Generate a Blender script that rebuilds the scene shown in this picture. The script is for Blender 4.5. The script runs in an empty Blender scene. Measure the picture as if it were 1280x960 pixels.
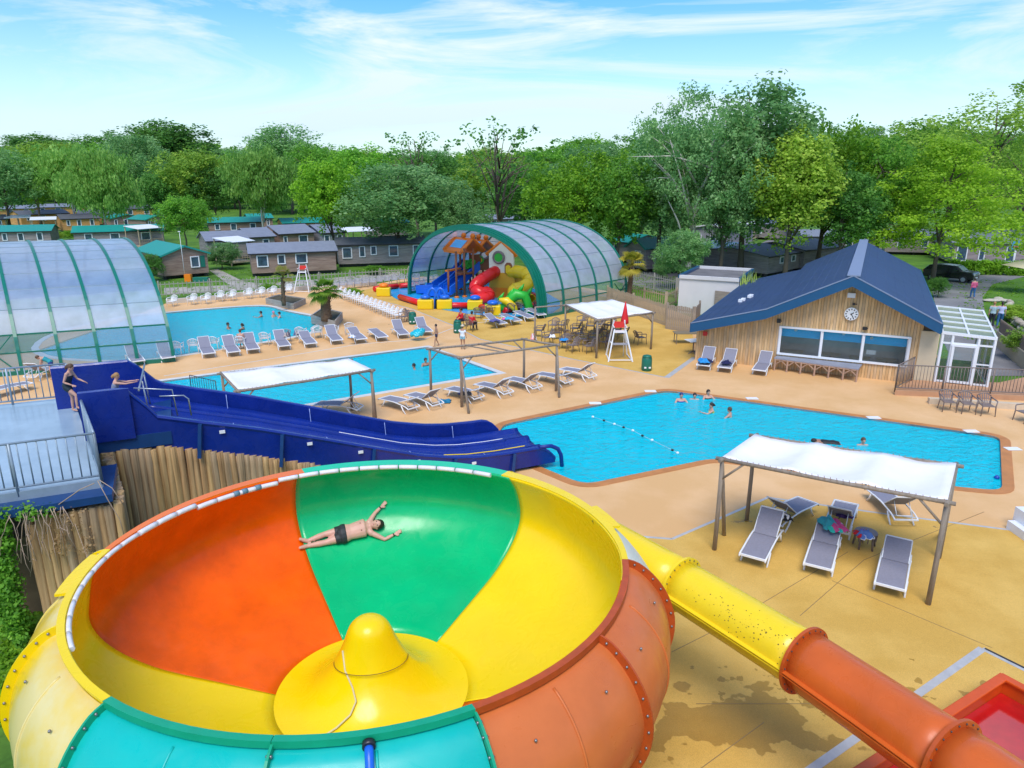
import bpy, bmesh, math, random
from math import sin, cos, pi, radians, sqrt, atan2
from mathutils import Vector, Matrix, Euler
from mathutils.geometry import tessellate_polygon
SC = bpy.context.scene
COL = SC.collection
R = random.Random(7)
# ---------------------------------------------------------------- camera
H = 9.2; TH = radians(16.3); F = 887.0
cd = bpy.data.cameras.new('camera'); cam = bpy.data.objects.new('camera', cd); COL.objects.link(cam)
cam.location = (0, 0, H); cam.rotation_euler = (pi/2 - TH, 0, 0)
cd.sensor_width = 36; cd.lens = F/1280*36; cd.clip_end = 6000; cd.clip_start = .1
SC.camera = cam
SC.view_settings.view_transform = 'Standard'; SC.view_settings.look = 'None'
SC.view_settings.exposure = 1.05; SC.view_settings.gamma = 1
# ---------------------------------------------------------------- sky and sun
SUN_EL, SUN_AZ = radians(58), radians(188)      # azimuth clockwise from +Y
w = bpy.data.worlds.new("World"); SC.world = w; w.use_nodes = True
nt = w.node_tree; nt.nodes.clear()
def N(nt, t, **k):
    n = nt.nodes.new(t)
    for a, b in k.items(): setattr(n, a, b)
    return n
sky = N(nt, 'ShaderNodeTexSky', sky_type='NISHITA', sun_disc=False)
sky.sun_elevation = SUN_EL; sky.sun_rotation = SUN_AZ; sky.air_density = 1.0; sky.dust_density = .6; sky.ozone_density = 1.6
tc = N(nt, 'ShaderNodeTexCoord')
mp = N(nt, 'ShaderNodeMapping'); mp.inputs['Rotation'].default_value = (0, radians(14), radians(20)); mp.inputs['Scale'].default_value = (1.0, 1.1, 6.2)
nt.links.new(tc.outputs['Generated'], mp.inputs[0])
n1 = N(nt, 'ShaderNodeTexNoise'); n1.inputs['Scale'].default_value = 1.7; n1.inputs['Detail'].default_value = 9; n1.inputs['Roughness'].default_value = .62; n1.inputs['Distortion'].default_value = 1.1
nt.links.new(mp.outputs[0], n1.inputs[0])
cr = N(nt, 'ShaderNodeValToRGB'); cr.color_ramp.elements[0].position = .47; cr.color_ramp.elements[1].position = .64
cr.color_ramp.elements[1].color = (.9, .9, .9, 1)
nt.links.new(n1.outputs[0], cr.inputs[0])
sat = N(nt, 'ShaderNodeHueSaturation'); sat.inputs['Saturation'].default_value = 1.5; sat.inputs['Hue'].default_value = .505
nt.links.new(sky.outputs[0], sat.inputs['Color'])
mx = N(nt, 'ShaderNodeMixRGB'); mx.inputs[2].default_value = (4.4, 4.8, 5.2, 1)
nt.links.new(cr.outputs[0], mx.inputs[0]); nt.links.new(sat.outputs[0], mx.inputs[1])
sp = N(nt, 'ShaderNodeSeparateXYZ'); nt.links.new(tc.outputs['Generated'], sp.inputs[0])   # pale haze low over the horizon
hz = N(nt, 'ShaderNodeMapRange', interpolation_type='SMOOTHSTEP'); hz.inputs['From Min'].default_value = -.02; hz.inputs['From Max'].default_value = .24; hz.inputs['To Min'].default_value = .7; hz.inputs['To Max'].default_value = 0
nt.links.new(sp.outputs[2], hz.inputs[0])
mh = N(nt, 'ShaderNodeMixRGB'); mh.inputs[2].default_value = (2.7, 3.8, 4.6, 1); nt.links.new(hz.outputs[0], mh.inputs[0]); nt.links.new(mx.outputs[0], mh.inputs[1]); mx = mh
bg = N(nt, 'ShaderNodeBackground'); bg.inputs[1].default_value = .107
nt.links.new(mx.outputs[0], bg.inputs[0])
wo = N(nt, 'ShaderNodeOutputWorld'); nt.links.new(bg.outputs[0], wo.inputs[0])
sd = bpy.data.lights.new('sun', 'SUN'); sun = bpy.data.objects.new('sun', sd); COL.objects.link(sun)
sd.energy = 1.45; sd.angle = radians(30); sd.color = (1, .96, .9)
dv = Vector((sin(SUN_AZ)*cos(SUN_EL), cos(SUN_AZ)*cos(SUN_EL), sin(SUN_EL)))
sun.rotation_euler = dv.to_track_quat('Z', 'Y').to_euler(); sun.location = (0, 0, 60)
# ---------------------------------------------------------------- pixel to place
def ray(px, py):
    u = (px-640)/F; v = (py-480)/F
    return Vector((u, cos(TH)-v*sin(TH), -(sin(TH)+v*cos(TH))))
def G(px, py, z=0.):
    d = ray(px, py); t = (z-H)/d.z
    return Vector((d.x*t, d.y*t, z))
def at(px, py, Y):
    d = ray(px, py); t = Y/d.y
    return Vector((d.x*t, Y, H+d.z*t))
def depth(p): return p.y*cos(TH)-(p.z-H)*sin(TH)
def PX(p):
    d = depth(p); return (640+F*p.x/d, 480-F*((p.z-H)*cos(TH)+p.y*sin(TH))/d)
# ---------------------------------------------------------------- materials
MC = {}
def mat(name, col, rough=.6, metal=0, var=.0, scale=4., bump=0., bscale=30., coat=0., col2=None, stretch=None, spec=None, trans=0., thr=None, world=False, emit=0., rvar=0):
    """procedural material: base colour varied by noise, fine bump"""
    if name in MC: return MC[name]
    m = bpy.data.materials.new(name); m.use_nodes = True; t = m.node_tree; b = t.nodes['Principled BSDF']
    b.inputs['Roughness'].default_value = rough; b.inputs['Metallic'].default_value = metal
    b.inputs['Base Color'].default_value = (*col, 1)
    if coat: b.inputs['Coat Weight'].default_value = coat; b.inputs['Coat Roughness'].default_value = .12
    if spec is not None: b.inputs['Specular IOR Level'].default_value = spec
    if trans: b.inputs['Transmission Weight'].default_value = trans
    if emit: b.inputs['Emission Color'].default_value = (*col, 1); b.inputs['Emission Strength'].default_value = emit
    if world:
        g = N(t, 'ShaderNodeNewGeometry'); co = g.outputs['Position']
    else:
        g = N(t, 'ShaderNodeTexCoord'); co = g.outputs['Object']
    if stretch:
        mpn = N(t, 'ShaderNodeMapping'); mpn.inputs['Scale'].default_value = stretch
        t.links.new(co, mpn.inputs[0]); co = mpn.outputs[0]
    if var or col2:
        n = N(t, 'ShaderNodeTexNoise'); n.inputs['Scale'].default_value = scale; n.inputs['Detail'].default_value = 6; n.inputs['Roughness'].default_value = .62
        t.links.new(co, n.inputs[0])
        r = N(t, 'ShaderNodeValToRGB'); e = r.color_ramp.elements
        lo, hi = thr or (.3, .7)
        e[0].position = lo; e[1].position = hi
        e[0].color = (*[c*(1-var) for c in col], 1)
        e[1].color = (*(col2 or [min(1, c*(1+var)) for c in col]), 1)
        t.links.new(n.outputs[0], r.inputs[0]); t.links.new(r.outputs[0], b.inputs['Base Color'])
    if bump:
        n = N(t, 'ShaderNodeTexNoise'); n.inputs['Scale'].default_value = bscale; n.inputs['Detail'].default_value = 5
        t.links.new(co, n.inputs[0])
        bp = N(t, 'ShaderNodeBump'); bp.inputs['Strength'].default_value = bump; bp.inputs['Distance'].default_value = .02
        t.links.new(n.outputs[0], bp.inputs['Height']); t.links.new(bp.outputs[0], b.inputs['Normal'])
    if rvar:                                       # water film and scuffs: gloss that varies in streaks
        n = N(t, 'ShaderNodeTexNoise'); n.inputs['Scale'].default_value = 2.3; n.inputs['Detail'].default_value = 8; n.inputs['Distortion'].default_value = 1.2; n.inputs['Roughness'].default_value = .6; t.links.new(co, n.inputs[0])
        r = N(t, 'ShaderNodeMapRange'); r.inputs['From Min'].default_value = .35; r.inputs['From Max'].default_value = .65; r.inputs['To Min'].default_value = max(.06, rough-rvar*.5); r.inputs['To Max'].default_value = rough+rvar
        t.links.new(n.outputs[0], r.inputs[0]); t.links.new(r.outputs[0], b.inputs['Roughness'])
    MC[name] = m; return m
def leafmat(name, c1, c2, c3=None):
    if name in MC: return MC[name]
    m = bpy.data.materials.new(name); m.use_nodes = True; t = m.node_tree; b = t.nodes['Principled BSDF']
    b.inputs['Roughness'].default_value = .55; b.inputs['Specular IOR Level'].default_value = .3
    at_ = N(t, 'ShaderNodeAttribute', attribute_name='tint')
    r = N(t, 'ShaderNodeValToRGB'); e = r.color_ramp.elements
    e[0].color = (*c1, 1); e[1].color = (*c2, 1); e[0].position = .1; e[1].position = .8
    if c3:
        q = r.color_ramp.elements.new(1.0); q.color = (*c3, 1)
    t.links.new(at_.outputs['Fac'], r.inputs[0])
    oi = N(t, 'ShaderNodeObjectInfo'); hs = N(t, 'ShaderNodeHueSaturation')
    mr = N(t, 'ShaderNodeMapRange'); mr.inputs['To Min'].default_value = .92; mr.inputs['To Max'].default_value = 1.3
    t.links.new(oi.outputs['Random'], mr.inputs[0]); t.links.new(mr.outputs[0], hs.inputs['Value']); t.links.new(r.outputs[0], hs.inputs['Color'])
    t.links.new(hs.outputs[0], b.inputs['Base Color'])
    tl = N(t, 'ShaderNodeBsdfTranslucent'); t.links.new(hs.outputs[0], tl.inputs[0])
    ms = N(t, 'ShaderNodeMixShader'); ms.inputs[0].default_value = .5
    o = t.nodes['Material Output']
    t.links.new(b.outputs[0], ms.inputs[1]); t.links.new(tl.outputs[0], ms.inputs[2]); t.links.new(ms.outputs[0], o.inputs[0])
    MC[name] = m; return m
def seethrough(name, tint, opaque, col, rough=.15):
    """a sheet that lets a share of light through and scatters the rest, with a Fresnel gloss"""
    if name in MC: return MC[name]
    m = bpy.data.materials.new(name); m.use_nodes = True; t = m.node_tree
    t.nodes.remove(t.nodes['Principled BSDF']); o = t.nodes['Material Output']
    tr = N(t, 'ShaderNodeBsdfTransparent'); tr.inputs[0].default_value = (*tint, 1)
    df = N(t, 'ShaderNodeBsdfDiffuse'); df.inputs[0].default_value = (*col, 1)
    tl = N(t, 'ShaderNodeBsdfTranslucent'); tl.inputs[0].default_value = (*col, 1)
    a = N(t, 'ShaderNodeMixShader'); a.inputs[0].default_value = .35 if opaque < .6 else .55
    t.links.new(df.outputs[0], a.inputs[1]); t.links.new(tl.outputs[0], a.inputs[2])
    g = N(t, 'ShaderNodeBsdfGlossy'); g.inputs['Roughness'].default_value = rough
    m1 = N(t, 'ShaderNodeMixShader'); m1.inputs[0].default_value = opaque
    t.links.new(tr.outputs[0], m1.inputs[1]); t.links.new(a.outputs[0], m1.inputs[2])
    if opaque > .3:
        co = N(t, 'ShaderNodeTexCoord'); n = N(t, 'ShaderNodeTexNoise'); n.inputs['Scale'].default_value = 1.3; n.inputs['Detail'].default_value = 5
        t.links.new(co.outputs['Object'], n.inputs[0])
        r = N(t, 'ShaderNodeMapRange'); r.inputs['From Min'].default_value = .3; r.inputs['From Max'].default_value = .7
        r.inputs['To Min'].default_value = opaque-.1; r.inputs['To Max'].default_value = min(1, opaque+.1)
        t.links.new(n.outputs[0], r.inputs[0]); t.links.new(r.outputs[0], m1.inputs[0])
    fr = N(t, 'ShaderNodeFresnel'); fr.inputs[0].default_value = 1.4
    m2 = N(t, 'ShaderNodeMixShader'); fm = N(t, 'ShaderNodeMath', operation='MULTIPLY'); fm.inputs[1].default_value = 1.0 if opaque < .3 else .45; t.links.new(fr.outputs[0], fm.inputs[0]); t.links.new(fm.outputs[0], m2.inputs[0])
    t.links.new(m1.outputs[0], m2.inputs[1]); t.links.new(g.outputs[0], m2.inputs[2]); t.links.new(m2.outputs[0], o.inputs[0])
    MC[name] = m; return m
# ---------------------------------------------------------------- mesh builder
class MB:
    def __init__(s): s.v = []; s.f = []; s.sm = []
    def add(s, vs, fs, smooth=False):
        n = len(s.v); s.v += [Vector(p) for p in vs]
        for f in fs: s.f.append([i+n for i in f]); s.sm.append(smooth)
        return s
    def box(s, c, d, rz=0, M=None, taper=1):
        """box centred at c with size d"""
        x, y, z = d[0]/2, d[1]/2, d[2]/2
        vs = [Vector((a*x*(taper if k > 0 else 1), b*y*(taper if k > 0 else 1), k*z)) for k in (-1, 1) for a, b in ((-1, -1), (1, -1), (1, 1), (-1, 1))]
        if M is None: M = Matrix.Translation(Vector(c)) @ Matrix.Rotation(rz, 4, 'Z')
        else: M = M @ Matrix.Translation(Vector(c)) @ Matrix.Rotation(rz, 4, 'Z')
        return s.add([M @ v for v in vs], [(0, 3, 2, 1), (4, 5, 6, 7), (0, 1, 5, 4), (1, 2, 6, 5), (2, 3, 7, 6), (3, 0, 4, 7)])
    def bar(s, a, b, w, h=None, up=(0, 0, 1)):
        """rectangular bar from a to b"""
        a = Vector(a); b = Vector(b); h = h or w; d = (b-a); L = d.length
        if L < 1e-6: return s
        d.normalize(); u = Vector(up)
        if abs(d.dot(u)) > .98: u = Vector((1, 0, 0))
        x = d.cross(u).normalized(); y = x.cross(d).normalized()
        vs = [p + x*(i*w/2) + y*(j*h/2) for p in (a, b) for i, j in ((-1, -1), (1, -1), (1, 1), (-1, 1))]
        return s.add(vs, [(0, 3, 2, 1), (4, 5, 6, 7), (0, 1, 5, 4), (1, 2, 6, 5), (2, 3, 7, 6), (3, 0, 4, 7)])
    def tube(s, pts, r, n=8, cap=True, closed=False, smooth=True):
        pts = [Vector(p) for p in pts]; m = len(pts)
        rs = r if isinstance(r, (list, tuple)) else [r]*m
        vs = []; x = None
        for i, p in enumerate(pts):
            if closed: d = pts[(i+1) % m]-pts[i-1]
            else: d = pts[min(i+1, m-1)]-pts[max(i-1, 0)]
            if d.length < 1e-9: d = Vector((0, 0, 1))
            d.normalize()
            if x is None:
                u = Vector((0, 0, 1)) if abs(d.z) < .95 else Vector((1, 0, 0))
                x = d.cross(u).normalized()
            else:
                x = (x - d*x.dot(d))
                x = x.normalized() if x.length > 1e-6 else d.orthogonal().normalized()
            y = d.cross(x)
            for k in range(n):
                a = 2*pi*k/n; vs.append(p + (x*cos(a)+y*sin(a))*rs[i])
        fs = []
        for i in range(m if closed else m-1):
            j = (i+1) % m
            for k in range(n): fs.append((i*n+k, i*n+(k+1) % n, j*n+(k+1) % n, j*n+k))
        nb = len(s.v); s.add(vs, fs, smooth)
        if cap and not closed:
            s.f.append([nb+k for k in range(n)][::-1]); s.sm.append(False)
            s.f.append([nb+(m-1)*n+k for k in range(n)]); s.sm.append(False)
        return s
    def cyl(s, c, r, h, n=12, r2=None, smooth=True):
        c = Vector(c); return s.tube([c, c+Vector((0, 0, h))], [r, r if r2 is None else r2], n, smooth=smooth)
    def prism(s, poly, z0, z1, holes=()):
        """extrude a plan polygon (with holes) from z0 to z1; z0 None = a sheet"""
        loops = [[Vector((p[0], p[1], 0)) for p in l] for l in (poly, *holes)]
        flat = [p for l in loops for p in l]; tr = tessellate_polygon(loops)
        n = len(flat); vs = [(p.x, p.y, z1) for p in flat]; fs = []
        for t in tr:
            a, b, c = (flat[i] for i in t)
            fs.append(tuple(t) if (b-a).cross(c-a).z > 0 else tuple(t)[::-1])
        if z0 is not None:
            vs += [(p.x, p.y, z0) for p in flat]
            fs += [tuple(i+n for i in f[::-1]) for f in fs]
            k = 0
            for l in loops:
                m = len(l)
                for i in range(m): a, b = k+i, k+(i+1) % m; fs.append((a, a+n, b+n, b))
                k += m
        return s.add(vs, fs)
    def slab(s, a, b, h, th, up=None):
        """upright panel between base points a and b, height h, thickness th"""
        a = Vector(a); b = Vector(b); d = (b-a).normalized(); nrm = Vector((-d.y, d.x, 0)).normalized()*th/2; u = Vector((0, 0, h))
        vs = [a-nrm, b-nrm, b+nrm, a+nrm]; vs += [v+u for v in vs]
        return s.add(vs, [(0, 3, 2, 1), (4, 5, 6, 7), (0, 1, 5, 4), (1, 2, 6, 5), (2, 3, 7, 6), (3, 0, 4, 7)])
    def poly3(s, pts, th):
        """planar polygon in space thickened along its normal"""
        pts = [Vector(p) for p in pts]; n = Vector((0, 0, 0))
        for i in range(len(pts)): a, b = pts[i], pts[(i+1) % len(pts)]; n += a.cross(b)
        n.normalize(); m = len(pts); vs = [p+n*th/2 for p in pts]+[p-n*th/2 for p in pts]
        fs = [tuple(range(m)), tuple(range(2*m-1, m-1, -1))]+[(i, i+m, (i+1) % m+m, (i+1) % m) for i in range(m)]
        return s.add(vs, fs)
    def grid(s, fn, nu, nv, cu=False, cv=False, smooth=True, th=0):
        vs = [Vector(fn(i/nu, j/nv)) for i in range(nu+(0 if cu else 1)) for j in range(nv+(0 if cv else 1))]
        a = nu+(0 if cu else 1); b = nv+(0 if cv else 1); fs = []
        for i in range(nu):
            for j in range(nv): fs.append((i*b+j, ((i+1) % a)*b+j, ((i+1) % a)*b+(j+1) % b, i*b+(j+1) % b))
        return s.add(vs, fs, smooth)
    def ball(s, c, r, nu=8, nv=6, sc=(1, 1, 1), M=None):
        c = Vector(c)
        vs = []; fs = []
        for j in range(1, nv):
            ph = pi*j/nv
            for i in range(nu): a = 2*pi*i/nu; vs.append(Vector((sin(ph)*cos(a)*sc[0], sin(ph)*sin(a)*sc[1], cos(ph)*sc[2]))*r)
        vs += [Vector((0, 0, r*sc[2])), Vector((0, 0, -r*sc[2]))]; T = (nv-1)*nu
        for j in range(nv-2):
            for i in range(nu): fs.append((j*nu+i, (j+1)*nu+i, (j+1)*nu+(i+1) % nu, j*nu+(i+1) % nu))
        for i in range(nu): fs.append((T, i, (i+1) % nu)); fs.append((T+1, (nv-2)*nu+(i+1) % nu, (nv-2)*nu+i))
        if M is not None: vs = [M @ v for v in vs]
        return s.add([v+c for v in vs], fs, True)
    def xf(s, M, start=0):
        for i in range(start, len(s.v)): s.v[i] = M @ s.v[i]
        return s
    def mesh(s, name, m, inv=None):
        me = bpy.data.meshes.new(name)
        vs = s.v if inv is None else [inv @ v for v in s.v]
        me.from_pydata([tuple(v) for v in vs], [], s.f)
        me.polygons.foreach_set('use_smooth', s.sm)
        if m: me.materials.append(m)
        me.update(); return me
    def build(s, name, m, parent=None, label=None, kind=None, cat=None, group=None, local=False, bevel=0):
        inv = None
        if parent is not None and not local:
            M = Matrix.Identity(4); q = parent
            while q is not None: M = q.matrix_basis @ M; q = q.parent
            inv = M.inverted()
        o = bpy.data.objects.new(name, s.mesh(name, m, inv)); COL.objects.link(o)
        if parent is not None: o.parent = parent
        if bevel:
            bv = o.modifiers.new('bevel', 'BEVEL'); bv.width = bevel; bv.segments = 2; bv.limit_method = 'ANGLE'
        if label: o['label'] = label
        if kind: o['kind'] = kind
        if cat: o['category'] = cat
        if group: o['group'] = group
        return o
def thing(name, label, cat, loc=(0, 0, 0), rz=0, group=None):
    o = bpy.data.objects.new(name, None); COL.objects.link(o); o.empty_display_size = .2
    o.location = loc; o.rotation_euler = (0, 0, rz); o['label'] = label; o['category'] = cat
    if group: o['group'] = group
    return o
def share(me, name, parent, loc=(0, 0, 0), rot=(0, 0, 0), sc=(1, 1, 1)):
    o = bpy.data.objects.new(name, me); COL.objects.link(o); o.parent = parent
    o.location = loc; o.rotation_euler = rot; o.scale = sc; return o
def kids(o, cache={}):
    if o.name not in cache: cache[o.name] = list(o.children)
    return cache[o.name]
def dup(root, loc, rz=0, label=None, sc=None, group=None):
    def cp(o, par):
        c = o.copy(); COL.objects.link(c); c.parent = par
        for ch in kids(o): cp(ch, c)
        return c
    r = cp(root, None); r.location = loc; r.rotation_euler = (0, 0, rz)
    if sc: r.scale = (sc, sc, sc) if isinstance(sc, (int, float)) else sc
    if label: r['label'] = label
    if group: r['group'] = group
    return r
USED = set()
def place(proto, loc, rz, label, sc=None, group=None):
    """the first call moves the prototype itself, later ones copy it"""
    if proto.name not in USED:
        kids(proto)
        for c in kids(proto): kids(c)
        USED.add(proto.name); proto.location = loc; proto.rotation_euler = (0, 0, rz); proto['label'] = label
        if sc: proto.scale = (sc, sc, sc) if isinstance(sc, (int, float)) else sc
        if group: proto['group'] = group
        return proto
    return dup(proto, loc, rz, label, sc, group)
def lerp(a, b, t): return a+(b-a)*t
def V(*a): return Vector(a)
# ---------------------------------------------------------------- palette
M_WHITE = mat('white_plastic', (.78, .79, .8), .35, var=.05, scale=6)
M_TAUPE = mat('taupe_plastic', (.20, .155, .14), .45, var=.08)
M_MESHG = mat('grey_lounger_cloth', (.23, .225, .275), .8, var=.08, scale=20, bump=.2, bscale=300)
M_WOODG = mat('weathered_pole_wood', (.27, .22, .17), .8, var=.25, scale=3, stretch=(6, 6, .6), bump=.4, bscale=20)
M_SAIL = mat('white_sailcloth', (.80, .78, .76), .8, var=.05, scale=1.2, bump=.3, bscale=3)
M_METAL = mat('galvanised_metal', (.38, .41, .45), .4, .8, var=.1)
M_PAINTG = mat('grey_painted_steel', (.27, .34, .40), .4, .2, var=.1)
M_GLASS = seethrough('clear_glass', (.93, .97, .97), .04, (.8, .9, .9), .02)
M_DARK = mat('black_plastic', (.02, .02, .022), .4)
# ================================================================ GROUND AND POOLS
def pg(pts, z=0): return [G(x, y, z) for x, y in pts]
def wmat(name, cols, mask=None):
    pass
def ground_material(name, base, dark, scale=.6, fine=60, rough=.75, wet=None, blot=(.42, .62), blot_amt=.8, wetcol=None):
    m = bpy.data.materials.new(name); m.use_nodes = True; t = m.node_tree; b = t.nodes['Principled BSDF']
    g = N(t, 'ShaderNodeNewGeometry'); P = g.outputs['Position']
    n1 = N(t, 'ShaderNodeTexNoise'); n1.inputs['Scale'].default_value = scale; n1.inputs['Detail'].default_value = 7; n1.inputs['Roughness'].default_value = .6
    n2 = N(t, 'ShaderNodeTexNoise'); n2.inputs['Scale'].default_value = fine; n2.inputs['Detail'].default_value = 3
    t.links.new(P, n1.inputs[0]); t.links.new(P, n2.inputs[0])
    r = N(t, 'ShaderNodeValToRGB'); e = r.color_ramp.elements; e[0].position = blot[0]; e[1].position = blot[1]
    e[0].color = (*dark, 1); e[1].color = (*base, 1)
    t.links.new(n1.outputs[0], r.inputs[0])
    mr = N(t, 'ShaderNodeMapRange'); mr.inputs['From Min'].default_value = .3; mr.inputs['From Max'].default_value = .7; mr.inputs['To Min'].default_value = .8; mr.inputs['To Max'].default_value = 1.17
    t.links.new(n2.outputs[0], mr.inputs[0])
    ml = N(t, 'ShaderNodeVectorMath', operation='SCALE'); t.links.new(r.outputs[0], ml.inputs[0]); t.links.new(mr.outputs[0], ml.inputs['Scale'])
    out = ml.outputs[0]; b.inputs['Roughness'].default_value = rough; b.inputs['Specular IOR Level'].default_value = .25
    if wet:
        tot = None
        for (cx, cy, rx, ry, s_, th) in wet:            # soft oval regions in which wet splashes appear
            sb = N(t, 'ShaderNodeVectorMath', operation='SUBTRACT'); sb.inputs[1].default_value = (cx, cy, 0)
            dvn = N(t, 'ShaderNodeVectorMath', operation='MULTIPLY'); dvn.inputs[1].default_value = (1/rx, 1/ry, 0)
            ln = N(t, 'ShaderNodeVectorMath', operation='LENGTH'); t.links.new(P, sb.inputs[0]); t.links.new(sb.outputs[0], dvn.inputs[0]); t.links.new(dvn.outputs[0], ln.inputs[0])
            nn = N(t, 'ShaderNodeTexNoise'); nn.inputs['Scale'].default_value = s_; nn.inputs['Detail'].default_value = 4; t.links.new(P, nn.inputs[0])
            a = N(t, 'ShaderNodeMath', operation='MULTIPLY'); a.inputs[1].default_value = -.34; t.links.new(ln.outputs['Value'], a.inputs[0])
            a2 = N(t, 'ShaderNodeMath', operation='ADD'); t.links.new(a.outputs[0], a2.inputs[0]); t.links.new(nn.outputs[0], a2.inputs[1])
            k = N(t, 'ShaderNodeMapRange'); k.inputs['From Min'].default_value = th; k.inputs['From Max'].default_value = th+.012; t.links.new(a2.outputs[0], k.inputs[0])
            if tot is None: tot = k.outputs[0]
            else:
                q = N(t, 'ShaderNodeMath', operation='MAXIMUM'); t.links.new(tot, q.inputs[0]); t.links.new(k.outputs[0], q.inputs[1]); tot = q.outputs[0]
        mxn = N(t, 'ShaderNodeMixRGB'); mxn.blend_type = 'MULTIPLY'; mxn.inputs[2].default_value = (*(wetcol or (.55, .5, .42)), 1)
        t.links.new(tot, mxn.inputs[0]); t.links.new(out, mxn.inputs[1]); out = mxn.outputs[0]
        rr = N(t, 'ShaderNodeMapRange'); rr.inputs['To Min'].default_value = rough; rr.inputs['To Max'].default_value = .16; t.links.new(tot, rr.inputs[0]); t.links.new(rr.outputs[0], b.inputs['Roughness'])
    t.links.new(out, b.inputs['Base Color'])
    bp = N(t, 'ShaderNodeBump'); bp.inputs['Strength'].default_value = .25; bp.inputs['Distance'].default_value = .01
    t.links.new(n2.outputs[0], bp.inputs['Height']); t.links.new(bp.outputs[0], b.inputs['Normal'])
    return m
def ctr(px, py): p = G(px, py); return p.x, p.y
M_DECK = ground_material('peach_resin_deck', (.76, .475, .235), (.68, .40, .17), .35, 90, wet=[(*ctr(480, 405), 5, 3, .9, .62)], wetcol=(.8, .75, .66))
WET = [(*ctr(925, 905), 2.6, 1.5, .9, .30), (*ctr(1030, 860), 3.5, 1.3, 3.2, .43), (*ctr(1250, 880), 1.6, .8, 1.3, .32), (*ctr(1180, 640), 4, 3, 3.4, .56), (*ctr(950, 650), 5, 1.5, 2.6, .58), (*ctr(750, 390), 9, 3.4, .5, .50)]
M_OCHRE = ground_material('ochre_resin_deck', (.68, .425, .105), (.59, .35, .072), .5, 90, wet=WET, wetcol=(.62, .58, .42))
M_GRASS = ground_material('mown_grass', (.12, .25, .025), (.055, .14, .018), .35, 8, .9, blot=(.35, .65))
M_ASPH = ground_material('asphalt', (.25, .245, .25), (.19, .185, .19), .4, 40, .85)
M_PATHC = ground_material('pale_concrete', (.42, .39, .33), (.33, .31, .26), .8, 30, .85)
M_COPE = mat('pool_coping_white', (.62, .60, .56), .6, var=.1, scale=3, world=True)
M_TERRA = mat('terracotta_coping', (.50, .20, .055), .6, var=.16, scale=2, bump=.2, bscale=60, world=True)
M_LINER = mat('blue_pool_liner', (.01, .62, 1), .5, var=.07, scale=.8, world=True)
def water_material(name, tint):
    m = bpy.data.materials.new(name); m.use_nodes = True; t = m.node_tree
    t.nodes.remove(t.nodes['Principled BSDF']); o = t.nodes['Material Output']
    g = N(t, 'ShaderNodeNewGeometry'); mp_ = N(t, 'ShaderNodeMapping'); mp_.inputs['Scale'].default_value = (1, 1.5, 1); t.links.new(g.outputs['Position'], mp_.inputs[0])
    n = N(t, 'ShaderNodeTexNoise'); n.inputs['Scale'].default_value = 1.9; n.inputs['Detail'].default_value = 6; n.inputs['Distortion'].default_value = 1.4; t.links.new(mp_.outputs[0], n.inputs[0])
    bp = N(t, 'ShaderNodeBump'); bp.inputs['Strength'].default_value = 1.0; bp.inputs['Distance'].default_value = .14; t.links.new(n.outputs[0], bp.inputs['Height'])
    tr = N(t, 'ShaderNodeBsdfTransparent'); tr.inputs[0].default_value = (*tint, 1)
    df = N(t, 'ShaderNodeBsdfDiffuse'); df.inputs[0].default_value = (.0, .80, 1, 1); t.links.new(bp.outputs[0], df.inputs['Normal'])
    gl = N(t, 'ShaderNodeBsdfGlossy'); gl.inputs['Roughness'].default_value = .06; t.links.new(bp.outputs[0], gl.inputs['Normal'])
    m1 = N(t, 'ShaderNodeMixShader'); m1.inputs[0].default_value = .62; t.links.new(tr.outputs[0], m1.inputs[1]); t.links.new(df.outputs[0], m1.inputs[2])
    fr = N(t, 'ShaderNodeFresnel'); fr.inputs[0].default_value = 1.33; t.links.new(bp.outputs[0], fr.inputs['Normal'])
    sc_ = N(t, 'ShaderNodeMath', operation='MULTIPLY'); sc_.inputs[1].default_value = .8; t.links.new(fr.outputs[0], sc_.inputs[0])
    m2 = N(t, 'ShaderNodeMixShader'); t.links.new(sc_.outputs[0], m2.inputs[0]); t.links.new(m1.outputs[0], m2.inputs[1]); t.links.new(gl.outputs[0], m2.inputs[2])
    t.links.new(m2.outputs[0], o.inputs[0]); return m
M_WATER = water_material('pool_water', (.2, .9, 1))
M_WATER2 = water_material('lagoon_water', (.4, .93, .95))
def smooth_poly(pts, k=3):
    """round a closed polygon by corner cutting"""
    for _ in range(k):
        q = []
        for i in range(len(pts)):
            a, b = pts[i], pts[(i+1) % len(pts)]; q += [a.lerp(b, .25), a.lerp(b, .75)]
        pts = q
    return pts
def offset(pts, d):
    """offset a plan polygon outward by d"""
    n = len(pts); area = sum(pts[i].x*pts[(i+1) % n].y-pts[(i+1) % n].x*pts[i].y for i in range(n)); s = 1 if area > 0 else -1
    out = []
    for i in range(n):
        a, b, c = pts[i-1], pts[i], pts[(i+1) % n]
        d1 = (b-a).normalized(); d2 = (c-b).normalized(); n1 = V(d1.y, -d1.x, 0)*s; n2 = V(d2.y, -d2.x, 0)*s
        m_ = (n1+n2); m_ = m_/max(.4, m_.length)
        out.append(b+m_*(d/max(.5, m_.dot(n1))))
    return out
def fillet(pts, r, n=5):
    out = []
    for i in range(len(pts)):
        a, b, c = pts[i-1], pts[i], pts[(i+1) % len(pts)]
        ra = min(r, (a-b).length*.4); rc = min(r, (c-b).length*.4)
        p = b+(a-b).normalized()*ra; q = b+(c-b).normalized()*rc
        for k in range(n+1):
            t = k/n; out.append(p*(1-t)**2+b*2*t*(1-t)+q*t*t)
    return out
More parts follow.
